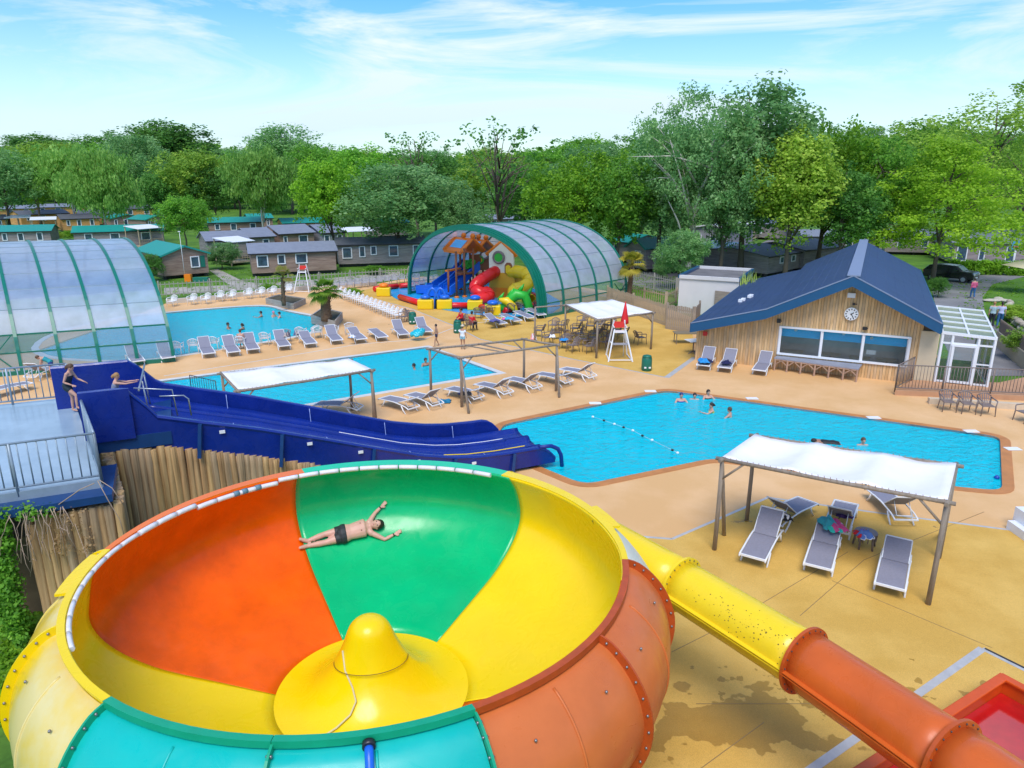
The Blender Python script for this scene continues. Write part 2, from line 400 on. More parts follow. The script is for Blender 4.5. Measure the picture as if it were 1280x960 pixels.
pool1 = smooth_poly(pg([(60, 418), (150, 396), (208, 391), (262, 386), (318, 382), (340, 383), (352, 388), (402, 397), (404, 402), (386, 410), (392, 416), (330, 427), (215, 446), (150, 452), (40, 445)]), 2)
pool2 = pg([(150, 483), (533, 434), (622, 466), (365, 508), (180, 545)])
pool2[0] = pool2[0]; 
pool3 = fillet(pg([(628, 531), (833, 488), (1250, 546), (1253, 614), (1190, 608), (890, 573), (730, 606), (618, 560)]), .5)
paddle = smooth_poly(pg([(480, 364), (505, 355), (560, 352), (640, 352), (700, 372), (700, 390), (660, 397), (600, 395), (545, 386), (500, 377)]), 1)
sheet = MB().prism([(-900, -60), (900, -60), (900, 2500), (-900, 2500)], None, -.30)
deck_out = pg([(-700, 960), (-700, 470), (40, 440), (140, 405), (208, 379), (330, 368), (390, 361), (470, 355), (520, 346), (620, 344), (790, 368), (868, 398), (960, 412), (1170, 440), (1180, 470), (1290, 490), (1500, 520), (2200, 700), (2600, 1250), (640, 1500), (560, 1000), (500, 640), (160, 600), (-700, 640)])
# grass sheet lies below the deck; both are single sheets
sheet.build('ground', M_GRASS, kind='structure')
MB().prism(deck_out, -.5, 0, [pool1, pool2, pool3]).build('pool_deck', M_DECK, kind='structure')
def pool(name, outline, water, cope, wdt, depthm=1.2, lvl=-.07):
    o2 = offset(outline, wdt)
    MB().prism(o2, -.06, .012, [outline]).build(name+'_coping', cope, kind='structure')
    b = MB(); n = len(outline)
    for i in range(n):
        a, c = outline[i], outline[(i+1) % n]
        b.add([V(a.x, a.y, .008), V(c.x, c.y, .008), V(c.x, c.y, -depthm), V(a.x, a.y, -depthm)], [(0, 1, 2, 3)])
    b.prism(offset(outline, .02), -depthm-.1, -depthm)
    b.build(name+'_basin', M_LINER, kind='structure')
    MB().prism(outline, None, lvl).build(name+'_water', water, kind='structure')
pool('lagoon', pool1, M_WATER2, M_COPE, .35, .9)
pool('lap_pool', pool2, M_WATER, M_COPE, .3)
pool('main_pool', pool3, M_WATER, M_TERRA, .32)
# ochre zones and their pale drain lines
zoneA = pg([(440, 366), (514, 386), (567, 407), (600, 424), (711, 448), (833, 472), (868, 447), (866, 420), (862, 408), (790, 378), (700, 360), (600, 349), (500, 352)])
MB().prism(zoneA, None, .004).build('ochre_play_area', M_OCHRE, kind='structure')
zoneB = pg([(700, 685), (790, 670), (840, 674), (960, 622), (1250, 660), (1400, 676), (1700, 800), (2000, 1250), (0, 1250), (200, 1000), (600, 700)])
MB().prism(zoneB, None, .004).build('ochre_deck', M_OCHRE, kind='structure')
M_DRAIN = mat('drain_steel', (.55, .53, .5), .5, .3, var=.12, scale=4, world=True)
M_SLOT = mat('drain_slot', (.03, .03, .03), .8)
def strip(name, pts, wd, m, z=.008, th=None):
    b = MB()
    for a, c in zip(pts, pts[1:]):
        d = (c-a).normalized(); n_ = V(-d.y, d.x, 0)*wd/2
        b.prism([a-n_, c-n_, c+n_, a+n_], 0 if th is None else -.01, z if th is None else th)
    return b.build(name, m, kind='structure')
strip('drain_channel', pg([(740, 664), (790, 670), (840, 674), (960, 622)]), .09, M_DRAIN, .009)
strip('drain_channel', pg([(960, 622), (1110, 643), (1250, 661), (1340, 672)]), .09, M_DRAIN, .0085)
strip('drain_channel', pg([(1000, 972), (1228, 811)]), .15, M_DRAIN, .0095)
strip('drain_channel', pg([(1228, 811), (1330, 862)]), .13, M_DRAIN, .011)
strip('drain_slot', pg([(1231, 811), (1330, 860)]), .06, M_SLOT, .0125)
strip('drain_channel', pg([(440, 366), (514, 386), (567, 407), (600, 424), (711, 448), (833, 472)]), .10, M_DRAIN, .009)
strip('drain_channel', pg([(833, 472), (868, 447)]), .26, M_DRAIN, .0095)
strip('drain_channel', pg([(205, 470), (330, 450), (450, 430), (530, 424), (580, 405), (690, 395)]), .07, M_COPE, .009)
# control joints in the deck
M_JOINT = mat('joint_sealant', (.26, .17, .07), .9)
for pts in ([(1000, 770), (1080, 700), (1230, 640)], [(870, 880), (1010, 880), (1110, 890)], [(843, 985), (955, 903)], [(840, 815), (890, 790), (960, 750), (1060, 690)], [(1040, 726), (1240, 810)]):
    strip('deck_joint', pg(pts), .014, M_JOINT, .0075)
# lane and depth marks
MARK = mat('dark_depth_tile', (.02, .03, .12), .4)
M_TILEW = mat('white_marker_tile', (.8, .8, .8), .4)
for (x, y) in ((744, 504), (813, 489), (940, 498), (1092, 522), (1214, 539), (1266, 561)):
    p = G(x, y, .0125); MB().box((p.x, p.y, .018), (.5, .3, .012)).build('depth_tile', M_TILEW, kind='structure')
rope = thing('float_line', 'line of small black and white floats on the water of the main pool', 'float line', G(770, 545, -.07))
fl = [(741, 521), (755, 525.5), (768, 530), (779.5, 534), (791, 538), (803, 544.5), (815, 550), (840.5, 562.5), (847, 566)]
for i, (x, y) in enumerate(fl):
    p = G(x, y, -.04); MB().ball(p, .055, 8, 6, (1, 1, .8)).build('float', M_WHITE if i % 2 == 0 else M_DARK, rope)
MB().tube([G(x, y, -.05) for x, y in fl], .004, 5).build('rope', M_WHITE, rope)
# steps in the lap pool
for k, (a, b) in enumerate((((612, 466.5), (560, 458.5)), ((602, 468), (551, 460)), ((592, 469.5), (542, 461.5)))):
    A = G(*a, 0); B = G(*b, 0); d = (B-A).normalized(); n_ = V(-d.y, d.x, 0)
    M_STEP = mat('pale_step_tile', (.55, .8, .9), .5)
    MB().prism([A, B, B+n_*.3, A+n_*.3], -1.15, -.25-.22*k).build('pool_step', M_STEP, kind='structure')
# asphalt paths, lawns' paths
MB().prism(pg([(1178, 425), (1172, 395), (1165, 362), (1192, 345), (1196, 338), (1180, 330), (1290, 330), (1500, 345), (1500, 356), (1280, 346), (1240, 356), (1228, 372), (1232, 395), (1262, 424), (1300, 470), (1200, 470)], -.295), None, -.285).build('asphalt_road', M_ASPH, kind='structure')
MB().prism(pg([(770, 352), (800, 338), (850, 322), (900, 318), (960, 312), (990, 318), (940, 330), (880, 345), (830, 365)], -.295), None, -.28).build('asphalt_drive', M_ASPH, kind='structure')
MB().prism(pg([(262, 338), (272, 336), (305, 352), (330, 355), (420, 352), (500, 345), (500, 348), (420, 357), (330, 360), (290, 359)], -.295), None, -.29).build('garden_path', M_PATHC, kind='structure')
MB().prism(pg([(830, 360), (960, 300), (1010, 300), (1030, 312), (1000, 340), (900, 345)], -.28), None, -.275).build('camp_road', M_ASPH, kind='structure')
MB().prism(pg([(205, 369), (300, 363), (390, 357), (500, 345), (500, 339), (390, 350), (300, 356), (205, 360)], -.295), None, -.288).build('garden_walk', M_PATHC, kind='structure')
# low wall behind the lagoon
kw = [(208, 380), (270, 375), (300, 371), (385, 362), (470, 356)]
b = MB()
for a, c in zip(kw, kw[1:]): b.slab(G(*a)-V(0, 0, .3), G(*c)-V(0, 0, .3), .65, .25)
b.build('low_wall', mat('pale_render', (.55, .50, .42), .8, var=.1, world=True), label='low pale retaining wall behind the lagoon pool', cat='wall')
# ================================================================ SPACE BOWL
BC = V(-2.22, 9.53, 0)
YEL = mat('yellow_fibreglass', (.90, .64, .003), .25, var=.04, scale=1.2, coat=.12, spec=.35, rvar=.15)
YELF = mat('faded_yellow_fibreglass', (.78, .52, .012), .35, var=0, scale=.55, coat=.3, col2=(.74, .60, .24), thr=(.46, .62))
PALE = mat('milky_fibreglass', (.62, .62, .52), .3, var=.06, scale=2, coat=.1, spec=.35)
ORG = mat('orange_fibreglass', (.88, .110, .001), .25, var=.16, scale=1.7, coat=.05, spec=.2, rvar=.18)
ORGO = mat('faded_orange_fibreglass', (.60, .15, .035), .36, var=.10, scale=1.3, coat=.1, spec=.35, rvar=.18)
ORGF = mat('orange_flange', (.46, .07, .008), .45, var=.15, scale=6)
GRN = mat('green_fibreglass', (.002, .46, .16), .2, var=.10, scale=1.0, coat=.12, spec=.35, rvar=.18)
GRNR = mat('mint_rim_fibreglass', (.01, .55, .27), .3, var=.04, coat=.1, spec=.35)
TEAL = mat('turquoise_fibreglass', (.004, .43, .375), .32, var=.06, scale=.9, coat=.12, spec=.35, rvar=.18)
TEALF = mat('green_flange', (.004, .33, .17), .4, var=.08)
BOLT = mat('bolt_steel', (.30, .28, .27), .4, .8)
SEAM = mat('seam_line', (.25, .13, .01), .6)
def bp(r, a, z):
    a = radians(a); x = r*cos(a); y = r*sin(a)
    return BC+V(x, y, z-.04*y)
IP = [(1.5, 1.32), (2.3, 1.61), (3.1, 1.9), (3.55, 2.15), (3.85, 2.4), (4.02, 2.65), (4.08, 2.9), (4.03, 3.2), (3.9, 3.52), (3.74, 3.78)]
XP = [(3.9, 3.70), (4.06, 3.64), (4.28, 3.44), (4.46, 3.16), (4.56, 2.82), (4.54, 2.45), (4.40, 2.08), (4.14, 1.75), (3.7, 1.48), (3.1, 1.3), (1.5, .95)]
def interp(P, t):
    """smooth (Catmull-Rom) point on a profile at t in 0..1"""
    n = len(P)-1; x = t*n; i = min(int(x), n-1); f = x-i
    p = [Vector(P[max(0, min(n, i+k))]) for k in (-1, 0, 1, 2)]
    return .5*((2*p[1])+(p[2]-p[0])*f+(2*p[0]-5*p[1]+4*p[2]-p[3])*f*f+(3*p[1]-p[0]-3*p[2]+p[3])*f**3)
bowl = thing('water_slide_bowl', 'giant open bowl slide in orange, green and yellow fibreglass panels filling the foreground', 'water slide', (BC.x, BC.y, 0))
def sector(a0, a1, P, m, name, n=None, r0=0, flip=False):
    n = n or max(4, int(abs(a1-a0)/1.5)); k = (len(P)-1)*3
    def f(u, v):
        q = interp(ipr(lerp(a0, a1, u)) if P is IP else P, v); return bp(q.x+r0, lerp(a0, a1, u), q.y)
    return MB().grid(f, n, k).build(name, m, bowl)
def ri(a): return 3.93-(.09+.17*max(0, sin(radians(a))))
def ipr(a): r = ri(a); return IP[:-2]+[(max(3.9, r+.11), 3.52), (r, 3.785)]
IP2 = IP
for a0, a1, m, PP in ((54, 121.5, GRN, IP), (121.5, 186, ORG, IP), (186, 240, YEL, IP), (240, 298, GRN, IP2), (298, 347.5, ORG, IP2), (347.5, 414, YEL, IP)):
    o = sector(a0, a1, PP, m, 'bowl_panel')
    sd_ = o.modifiers.new('thickness', 'SOLIDIFY'); sd_.thickness = .02; sd_.offset = -1
# rim flanges (flat ring), one piece per panel
def ring(a0, a1, r0, r1, z, th, m, name, par=bowl, n=None):
    n = n or max(3, int(abs(a1-a0)/3)); vs = []; fs = []
    for i in range(n+1):
        a = lerp(a0, a1, i/n); r_in = ri(a) if r0 == 0 else r0; vs += [bp(r_in, a, z), bp(r1, a, z), bp(r1, a, z-th), bp(r_in, a, z-th)]
    for i in range(n):
        for k in range(4): fs.append((i*4+k, (i+1)*4+k, (i+1)*4+(k+1) % 4, i*4+(k+1) % 4))
    fs += [(0, 1, 2, 3), (n*4+3, n*4+2, n*4+1, n*4)]
    return MB().add(vs, fs, False).build(name, m, par)
for a0, a1, m in ((57, 119.4, GRNR), (119.4, 179.4, mat('orange_rim', (.86, .17, .006), .3, coat=.1, spec=.35)), (179.4, 238.4, YEL), (-4, 57, YEL)):
    ring(a0, a1, 0, 3.93, 3.81, .03, m, 'rim_flange')
for a0, a1, m in ((-33, -4.1, ORGF), (-62, -33, ORGF), (238.5, 268.4, TEALF), (268.5, 298, TEALF)):
    ring(a0, a1, 0, 3.93, 3.812, .085, m, 'rim_flange')
# outside panels
for a0, a1, m in ((-33.2, -4, ORGO), (-62.2, -33.4, ORGO), (238.5, 268.3, TEAL), (268.6, 297.7, TEAL), (210, 238.4, YELF), (179.4, 209.8, YELF), (119.6, 179.2, ORGO), (57.2, 119.4, TEAL), (20, 57, YEL), (-3.8, 19.8, PALE)):
    sector(a0, a1, XP, m, 'outer_panel')
def rib(a, m, wd=.13, th=.03, cap=None):
    n = 30; vs = []; fs = []
    P = XP[:-1]
    for i in range(n+1):
        q = interp(P, i/n); q2 = interp(P, min(1, i/n+.01)); q1 = interp(P, max(0, i/n-.01)); d = (q2-q1).normalized(); nr = Vector((-d.y, d.x)) if False else Vector((d.y*-1, d.x))
        if nr.x < 0 and q.y > 1.6: nr = -nr
        if q.y <= 1.6 and nr.y > 0: nr = -nr
        for rr, da in ((0, -th), (wd, -th), (wd, th), (0, th)):
            p = q+nr*(rr-.01); vs.append(bp(p.x, a+math.degrees(da/2/4.3), p.y))
    for i in range(n):
        for k in range(4): fs.append((i*4+k, i*4+(k+1) % 4, (i+1)*4+(k+1) % 4, (i+1)*4+k))
    fs += [(0, 3, 2, 1), (n*4, n*4+1, n*4+2, n*4+3)]
    o = MB().add(vs, fs, False).build('panel_flange', m, bowl)
    for i in range(2, 26, 2):                        # a bolt head on each face of the flange
        q = interp(P, i/n+.01); d = (interp(P, i/n+.03)-q).normalized(); nr = Vector((-d.y, d.x))
        if nr.x < 0: nr = -nr
        p = q+nr*wd*.5
        for s in (-1, 1):
            c = bp(p.x, a+s*math.degrees((th/2+.004)/4.3), p.y)
            share(BOLTME, 'bolt', o, tuple(c-V(BC.x, BC.y, 0)))
    return o
BOLTME = MB().ball((0, 0, 0), .02, 6, 4).mesh('bolt', BOLT)
for a, m in ((-4, ORGF), (-33.3, ORGF), (-62, TEALF), (-91.5, TEALF), (-121.6, TEALF), (-150, YEL), (179.4, YEL), (119.5, ORGF), (57, YEL)): rib(a, m, .12 if m is not TEALF else .09)
for a in (-48, -19, -106, -77, -136, -165):           # moulded seams between the flanges
    b = MB(); pts = [bp(interp(XP, t/30).x+.002, a, interp(XP, t/30).y) for t in range(2, 28)]
    m = {-48: ORGO, -19: ORGO, -106: TEAL, -77: TEAL}.get(a, YELF)
    b.tube(pts, .018, 5).build('panel_seam', m, bowl)
for a, m in ((-55, ORGF), (-40, ORGF), (-27, ORGF), (-12, ORGF), (-68, 0), (-85, 0), (-98, 0), (-114, 0), (-128, 0), (-143, 0)):
    p = bp(4.3, a, 3.46); share(BOLTME, 'bolt', bowl, tuple(p-V(BC.x, BC.y, 0)))
# thin seams inside
b = MB()
for a0, a1 in ((54, 186), (-12, 54), (186, 240)):
    b.tube([bp(3.1, lerp(a0, a1, i/24), 1.9) for i in range(25)], .008, 4, cap=False)
for a in (88, 152, 20): b.tube([bp(interp(IP, t/20).x-.004, a, interp(IP, t/20).y+.004) for t in range(1, 20)], .008, 4)
b.build('floor_seam', mat('dark_seam', (.10, .12, .02), .7), bowl)
# hub: ring, cone and rope
HP = [(1.57, 1.347), (1.4, 1.35), (1.2, 1.38), (1.02, 1.45), (.86, 1.56), (.71, 1.71), (.59, 1.87), (.50, 2.03), (.43, 2.18), (.38, 2.31), (.34, 2.42), (.29, 2.52), (.21, 2.60), (.11, 2.64), (.0, 2.645)]
MB().grid(lambda u, v: bp(interp(HP, v).x, 360*u, interp(HP, v).y), 48, 36, cu=True).build('centre_cone', YEL, bowl)
MB().tube([bp(1.55, i*10, 1.34) for i in range(36)], .005, 5, closed=True).tube([bp(.575, i*10-20, 1.9+.12*cos(radians(i*10-20-280))) for i in range(36)], .007, 4, closed=True).build('cone_seam', SEAM, bowl)
b = MB(); b.tube([bp(.44, -150, 2.2), bp(.535, -125, 2.0), bp(.64, -105, 1.84), bp(.76, -97, 1.70), bp(.90, -100, 1.57), bp(1.08, -108, 1.46), bp(1.32, -116, 1.385)], .014, 6)
b.build('cone_rope', mat('pale_rope', (.7, .6, .35), .9), bowl)
# padded strip along the inside of the rim
STR = mat('white_foam_strip', (.72, .70, .72), .6, var=.06)
NB = 26
for i in range(NB):
    a0 = lerp(219, 60, i/NB); a1 = lerp(219, 60, (i+.93)/NB)
    wob = -.05 if 11 <= i <= 14 else 0
    MB().tube([bp(ri(lerp(a0, a1, k/4))-.035, lerp(a0, a1, k/4), 3.765+wob) for k in range(5)], .035 if i < 8 else .045, 6).build('foam_tube', STR, bowl)
for a in (140, 137.5, 133.5): MB().tube([bp(ri(a)-.035, a+.8, 3.72), bp(ri(a)-.035, a-.8, 3.72)], .055, 8).build('strap', mat('grey_strap', (.12, .22, .28), .6), bowl)
# bowl legs and blue hose
for a in (20, 80, 140, 200, 260, 320):
    p = bp(2.3, a, 1.1); MB().cyl((p.x, p.y, -.35), .12, 1.5, 12).build('support_leg', M_METAL, bowl)
hose = MB().tube([bp(3.97, -78, 3.72), bp(4.03, -78, 3.72), bp(4.1, -78, 3.66), bp(4.32, -78, 3.42), bp(4.5, -78, 3.15), bp(4.62, -78, 2.8), bp(4.6, -78, 2.4)], .045, 10).build('hose', mat('blue_hose', (.01, .12, .65), .35), bowl)
MB().tube([bp(3.94, -78, 3.735), bp(4.0, -78, 3.725)], .066, 12).build('hose_coupling', M_DARK, bowl)
# small flange bumps of the inlet tube beyond the rim
for a0, a1, z in ((14, 26, 3.74), (180, 196, 3.74)):
    ring(a0, a1, 3.9, 4.12, z, .04, YEL, 'inlet_flange')
# ---------------------------------------------------------------- exit tube
tube = thing('slide_tube', 'yellow and orange enclosed slide tube running from the bowl to the lower right', 'water slide', (3, 11, 0))
AX = [V(.9, 13.0, 2.40), V(1.9, 12.35, 2.36), V(2.98, 11.0, 2.30), V(3.68, 10.0, 2.28), V(4.36, 9.0, 2.27), V(4.9, 8.0, 2.3), V(5.35, 7.0, 2.38), V(5.9, 5.85, 2.42), V(6.6, 4.4, 2.45)]
TG = mat('tube_yellow', (.86, .62, .02), .25, var=.03, scale=2, coat=.12, spec=.35, rvar=.18)
TO = mat('tube_orange', (.62, .12, .018), .28, var=.10, scale=1.5, coat=.12, spec=.35, rvar=.18)
def pieces(i0, i1, r, m, name):
    pts = []
    for i in range(i0, i1):
        for k in range(4): pts.append(AX[i].lerp(AX[i+1], k/4))
    pts.append(AX[i1]); o = MB().tube(pts, r, 36, cap=False).build(name, m, tube); sm = o.modifiers.new('thickness', 'SOLIDIFY'); sm.thickness = .02; return o
t1 = pieces(0, 2, .44, TG, 'tube_section'); t2 = pieces(2, 4, .44, TG, 'tube_section'); t3 = pieces(4, 6, .46, TO, 'tube_section'); t4 = pieces(6, 8, .47, TO, 'tube_section')
def flange(c, d, r, m, par):
    d = d.normalized(); x = d.cross(V(0, 0, 1)).normalized(); y = x.cross(d); n = 40; vs = []; fs = []
    for i in range(n):
        a = 2*pi*i/n; e = x*cos(a)+y*sin(a)
        vs += [c+e*(r-.02)-d*.025, c+e*(r+.075)-d*.025, c+e*(r+.075)+d*.025, c+e*(r-.02)+d*.025]
    for i in range(n):
        j = (i+1) % n
        for k in range(4): fs.append((i*4+k, j*4+k, j*4+(k+1) % 4, i*4+(k+1) % 4))
    o = MB().add(vs, fs, False).build('tube_flange', m, par)
    for i in range(22):
        a = 2*pi*(i+.5)/22; e = x*cos(a)+y*sin(a)
        for s in (-1, 1): share(BOLTME2, 'bolt', o, tuple(c+e*(r+.035)+d*.03*s-par.location))
BOLTME2 = MB().ball((0, 0, 0), .013, 6, 4).mesh('bolt', mat('dark_bolt', (.06, .05, .05), .5))
flange(AX[2], AX[3]-AX[1], .44, TG, tube); flange(AX[4], AX[5]-AX[3], .46, mat('tube_flange_orange', (.50, .085, .012), .4, var=.1), tube); flange(AX[6], AX[7]-AX[5], .47, MC['tube_flange_orange'], tube)
for (i0, i1, r, m) in ((0, 2, .44, TG), (2, 4, .44, TG), (4, 6, .46, TO), (6, 8, .47, TO)):
    for s in (-1, 1):
        b = MB()
        for i in range(i0, i1):
            d = (AX[i+1]-AX[i]).normalized(); x = d.cross(V(0, 0, 1)).normalized()*s
            b.bar(AX[i]+x*(r+.03)+V(0, 0, .02), AX[i+1]+x*(r+.03)+V(0, 0, .02), .09, .012); b.bar(AX[i]+x*(r+.03)-V(0, 0, .02), AX[i+1]+x*(r+.03)-V(0, 0, .02), .09, .012)
        b.build('lengthwise_flange', m, tube)
rr = random.Random(5); b = MB()
for i in range(150):                                # dirt specks washed along the top of the yellow section
    k = 2+2*min(.97, abs(rr.gauss(.75, .28))); j = min(int(k), 3); p = AX[j].lerp(AX[j+1], k-j); d = (AX[j+1]-AX[j]).normalized(); x = d.cross(V(0, 0, 1)); x = -x if x.y > 0 else x
    a = radians(rr.gauss(48, 16)); e = x.normalized()*sin(a)+V(0, 0, 1)*cos(a); q = p+e*.4405; s = rr.uniform(.004, .012); y = d.cross(e)
    b.add([q+e*.001-d*s, q+e*.001-y*s, q+e*.001+d*s*1.6, q+e*.001+y*s], [(0, 1, 2, 3)])
b.build('dirt_specks', mat('brown_dirt', (.12, .07, .02), .9), tube, kind='stuff')
for i in (0, 8):
    p = AX[i]; MB().cyl((p.x, p.y, -.02), .09, p.z-.44+.05, 12).build('support_leg', M_METAL, tube)
# ---------------------------------------------------------------- red landing trough
tr = thing('splash_trough', 'orange landing trough holding shallow red water at the lower right corner', 'slide trough', G(1254, 847, 0))
A = G(1254, 847, .55); B = G(1074, 965, .55); d = (B-A).normalized(); B = A+d*7.5; C_ = (G(1330, 848, .55)-A).normalized(); C_ = (C_-d*C_.dot(d)).normalized()
TRM = mat('trough_orange', (.62, .085, .01), .25, var=.12, scale=2, coat=.12, spec=.35)
RED = mat('trough_red_floor', (.50, .012, .012), .10, var=.25, scale=1.5, coat=1)
w_ = 1.7
def P2(a, c, z): q = A+d*a+C_*c; return V(q.x, q.y, z)
b = MB()
for (a0, c0, a1, c1) in ((0, 0, 7.5, 0), (0, w_, 7.5, w_), (0, 0, 0, w_)):
    b.bar(P2(a0, c0, .28), P2(a1, c1, .28), .05, .5)
b.build('trough_wall', TRM, tr)
b = MB()
for (a0, c0, a1, c1) in ((-.06, 0, 7.5, 0), (-.06, w_, 7.5, w_), (0, -.06, 0, w_+.06)):
    b.bar(P2(a0, c0, .56), P2(a1, c1, .563), .17, .05)
b.build('trough_rim', TRM, tr, bevel=.015)
MB().prism([P2(0, 0, 0), P2(7.5, 0, 0), P2(7.5, w_, 0), P2(0, w_, 0)][::-1], .06, .12).build('trough_floor', TRM, tr)
MB().prism([P2(.03, .03, 0), P2(7.5, .03, 0), P2(7.5, w_-.03, 0), P2(.03, w_-.03, 0)][::-1], None, .26).build('red_water', RED, tr)
# ================================================================ BLUE RACING SLIDE, PLATFORM, PALISADE
BLU = mat('blue_fibreglass', (.006, .024, .215), .25, var=.15, scale=1.5, coat=.1, spec=.4, rvar=.18)
BLUD = mat('blue_painted_steel', (.006, .045, .16), .4, var=.15)
Dv = V(.908, .419, 0); Cv = V(.419, -.908, 0); S0 = V(-10.5, 16.4, 0)     # near wall starts at S0; far wall lies 3 m behind
KT = [(0, 3.0), (1.1, 3.0), (1.7, 2.82), (2.6, 2.55), (4, 2.15), (5.5, 1.65), (7, 1.13), (8.5, .62), (9.6, .36), (10.4, .25), (11.4, .2), (13.1, .2)]
def zf(s):
    for (a, za), (b_, zb) in zip(KT, KT[1:]):
        if s <= b_: t = (s-a)/(b_-a); return lerp(za, zb, t)
    return .2
def SP(s, c, z): return S0+Dv*s-Cv*c+V(0, 0, z)           # c = metres away from the near wall
sl = thing('racing_slide', 'dark blue three lane slide sloping from the steel platform into the main pool', 'water slide', tuple(SP(0, 1.5, 0)))
S_ = [i*13.1/52 for i in range(53)]
def lane(c0, c1):
    def f(u, v):
        s = 13.1*u; c = lerp(c0, c1, v); h = .16*(2*v-1)**4
        return SP(s, c, zf(s)+h)
    o = MB().grid(f, 52, 10).build('slide_lane', BLU, sl); q = o.modifiers.new('thickness', 'SOLIDIFY'); q.thickness = .03; q.offset = 1
for k in range(3): lane(.08+k*.95, .98+k*.95)
def ridge(c, s0, s1, h, r, m, name, wide=None):
    b = MB(); n = 44; pts = [SP(lerp(s0, s1, i/n), c, zf(lerp(s0, s1, i/n))+h) for i in range(n+1)]
    b.tube(pts, r, 8); return b.build(name, m, sl)
for c, s1 in ((1.0, 12.6), (1.95, 12.2)): ridge(c, 1.3, s1, .13, .085, BLU, 'lane_divider')
ridge(1.95, 6.5, 12.1, .215, .014, M_WHITE, 'lane_stripe'); ridge(1.0, 9.6, 12.5, .217, .018, YEL, 'lane_stripe')
def wall(c, side, h0, h1, name, s_end, outer, s_start=0):
    """side wall: inner face rises from the lane, rounded top, outer face hangs lower"""
    def top(s):
        if s < 1.0: return 4.2
        if s < 1.6: return lerp(4.2, 3.5, (s-1.0)/.6)
        e = max(0, (s-(s_end-.7))/.7); return zf(s)+h1-(.42*e**2.2)
    n = 64; vs = []; fs = []
    for i in range(n+1):
        s = lerp(s_start, s_end, i/n); T = top(s); F_ = zf(s)
        for (dc, z) in ((0, F_-.02), (0.0, T-.04), (.03*side, T), (.13*side, T), (.16*side, T-.05), (.13*side, T-.12), (.10*side, max(F_-outer, -.2) if s < 11.6 else F_-.08), (.04*side, max(F_-outer, -.2) if s < 11.6 else F_-.08)):
            vs.append(SP(s, c+dc, z))
    for i in range(n):
        for k in range(8): fs.append((i*8+k, i*8+(k+1) % 8, (i+1)*8+(k+1) % 8, (i+1)*8+k))
    fs += [tuple(range(8))[::-1], tuple(n*8+k for k in range(8))]
    return MB().add(vs, fs, False).build(name, BLU, sl)
wall(.04, -1, 1.2, .56, 'near_wall', 13.1, .34); wall(2.96, 1, 1.2, .62, 'far_wall', 12.4, .3, -.95)
# closing end horn of the near wall, in the water
b = MB(); e = SP(13.1, -.06, .62)
b.tube([SP(12.5, -.07, .75), SP(12.95, -.07, .72), SP(13.2, -.07, .58), SP(13.32, -.07, .35), SP(13.38, -.07, -.2)], .07, 8); b.build('wall_end', BLU, sl)
b = MB().bar(SP(13.1, .0, .3), SP(13.1, .0, .0), .5, .04)
# start: back panel and grab rail
MB().box((0, 0, 0), (1, 1, 1), M=Matrix.Translation(SP(.55, -.14, 3.55)) @ Matrix.Rotation(atan2(Dv.y, Dv.x), 4, 'Z') @ Matrix.Diagonal((1.1, .05, 1.3, 1))).build('start_panel', BLU, sl)
MB().prism([SP(-.1, -.1, 0), SP(1.9, -.1, 0), SP(1.9, 3.05, 0), SP(-1.0, 3.05, 0)][::-1], 2.6, 2.94).build('start_deck', BLUD, sl)
b = MB(); b.tube([SP(1.3, .1, 4.05), SP(1.35, 2.9, 4.05)], .025, 8); b.tube([SP(1.35, 1.0, 4.05), SP(1.4, 1.0, 3.05)], .02, 8).tube([SP(1.35, 2.0, 4.05), SP(1.4, 2.0, 3.05)], .02, 8)
b.build('grab_rail', M_METAL, sl)
b = MB(); b.tube([SP(1.2, .0, 4.15), SP(2.05, .0, 4.0), SP(2.1, .0, 3.3)], .02, 8).tube([SP(1.75, -.12, 3.9), SP(2.3, -.12, 3.85), SP(2.4, -.12, 3.75), SP(2.42, -.12, 3.3)], .02, 8); b.build('hand_rail', M_METAL, sl)
for s in (2.6, 4.6, 7.1, 9.6, 11.6):                 # brackets hanging on the near side, and footings
    MB().bar(SP(s, -.15, zf(s)+.5), SP(s-.12, -.2, zf(s)-.42), .07, .09).build('bracket', BLUD, sl)
    if s > 4: MB().cyl(tuple(SP(s, .8, -.3)), .06, zf(s)+.28, 10).build('slide_leg', M_METAL, sl)
for s in (3.1, 5.3, 6.7, 8.4, 10.2): MB().box(tuple(SP(s, -.135, zf(s)+.34)), (.14, .03, .08), atan2(Dv.y, Dv.x)).build('clip', M_WHITE, sl)
# moulded joints across the lanes
b = MB()
for s in (3.4, 5.8, 8.2, 10.6):
    b.tube([SP(s, 2.93-.03*k, zf(s)+.05+.5*(1-k/4)) for k in range(5)]+[SP(s, 2.8, zf(s)+.03)], .012, 4)
    b.tube([SP(s, -.05, zf(s)+.57), SP(s, .05, zf(s)+.57), SP(s, .08, zf(s)+.1)], .01, 4)
b.build('section_joint', mat('pale_joint', (.3, .4, .75), .5), sl)
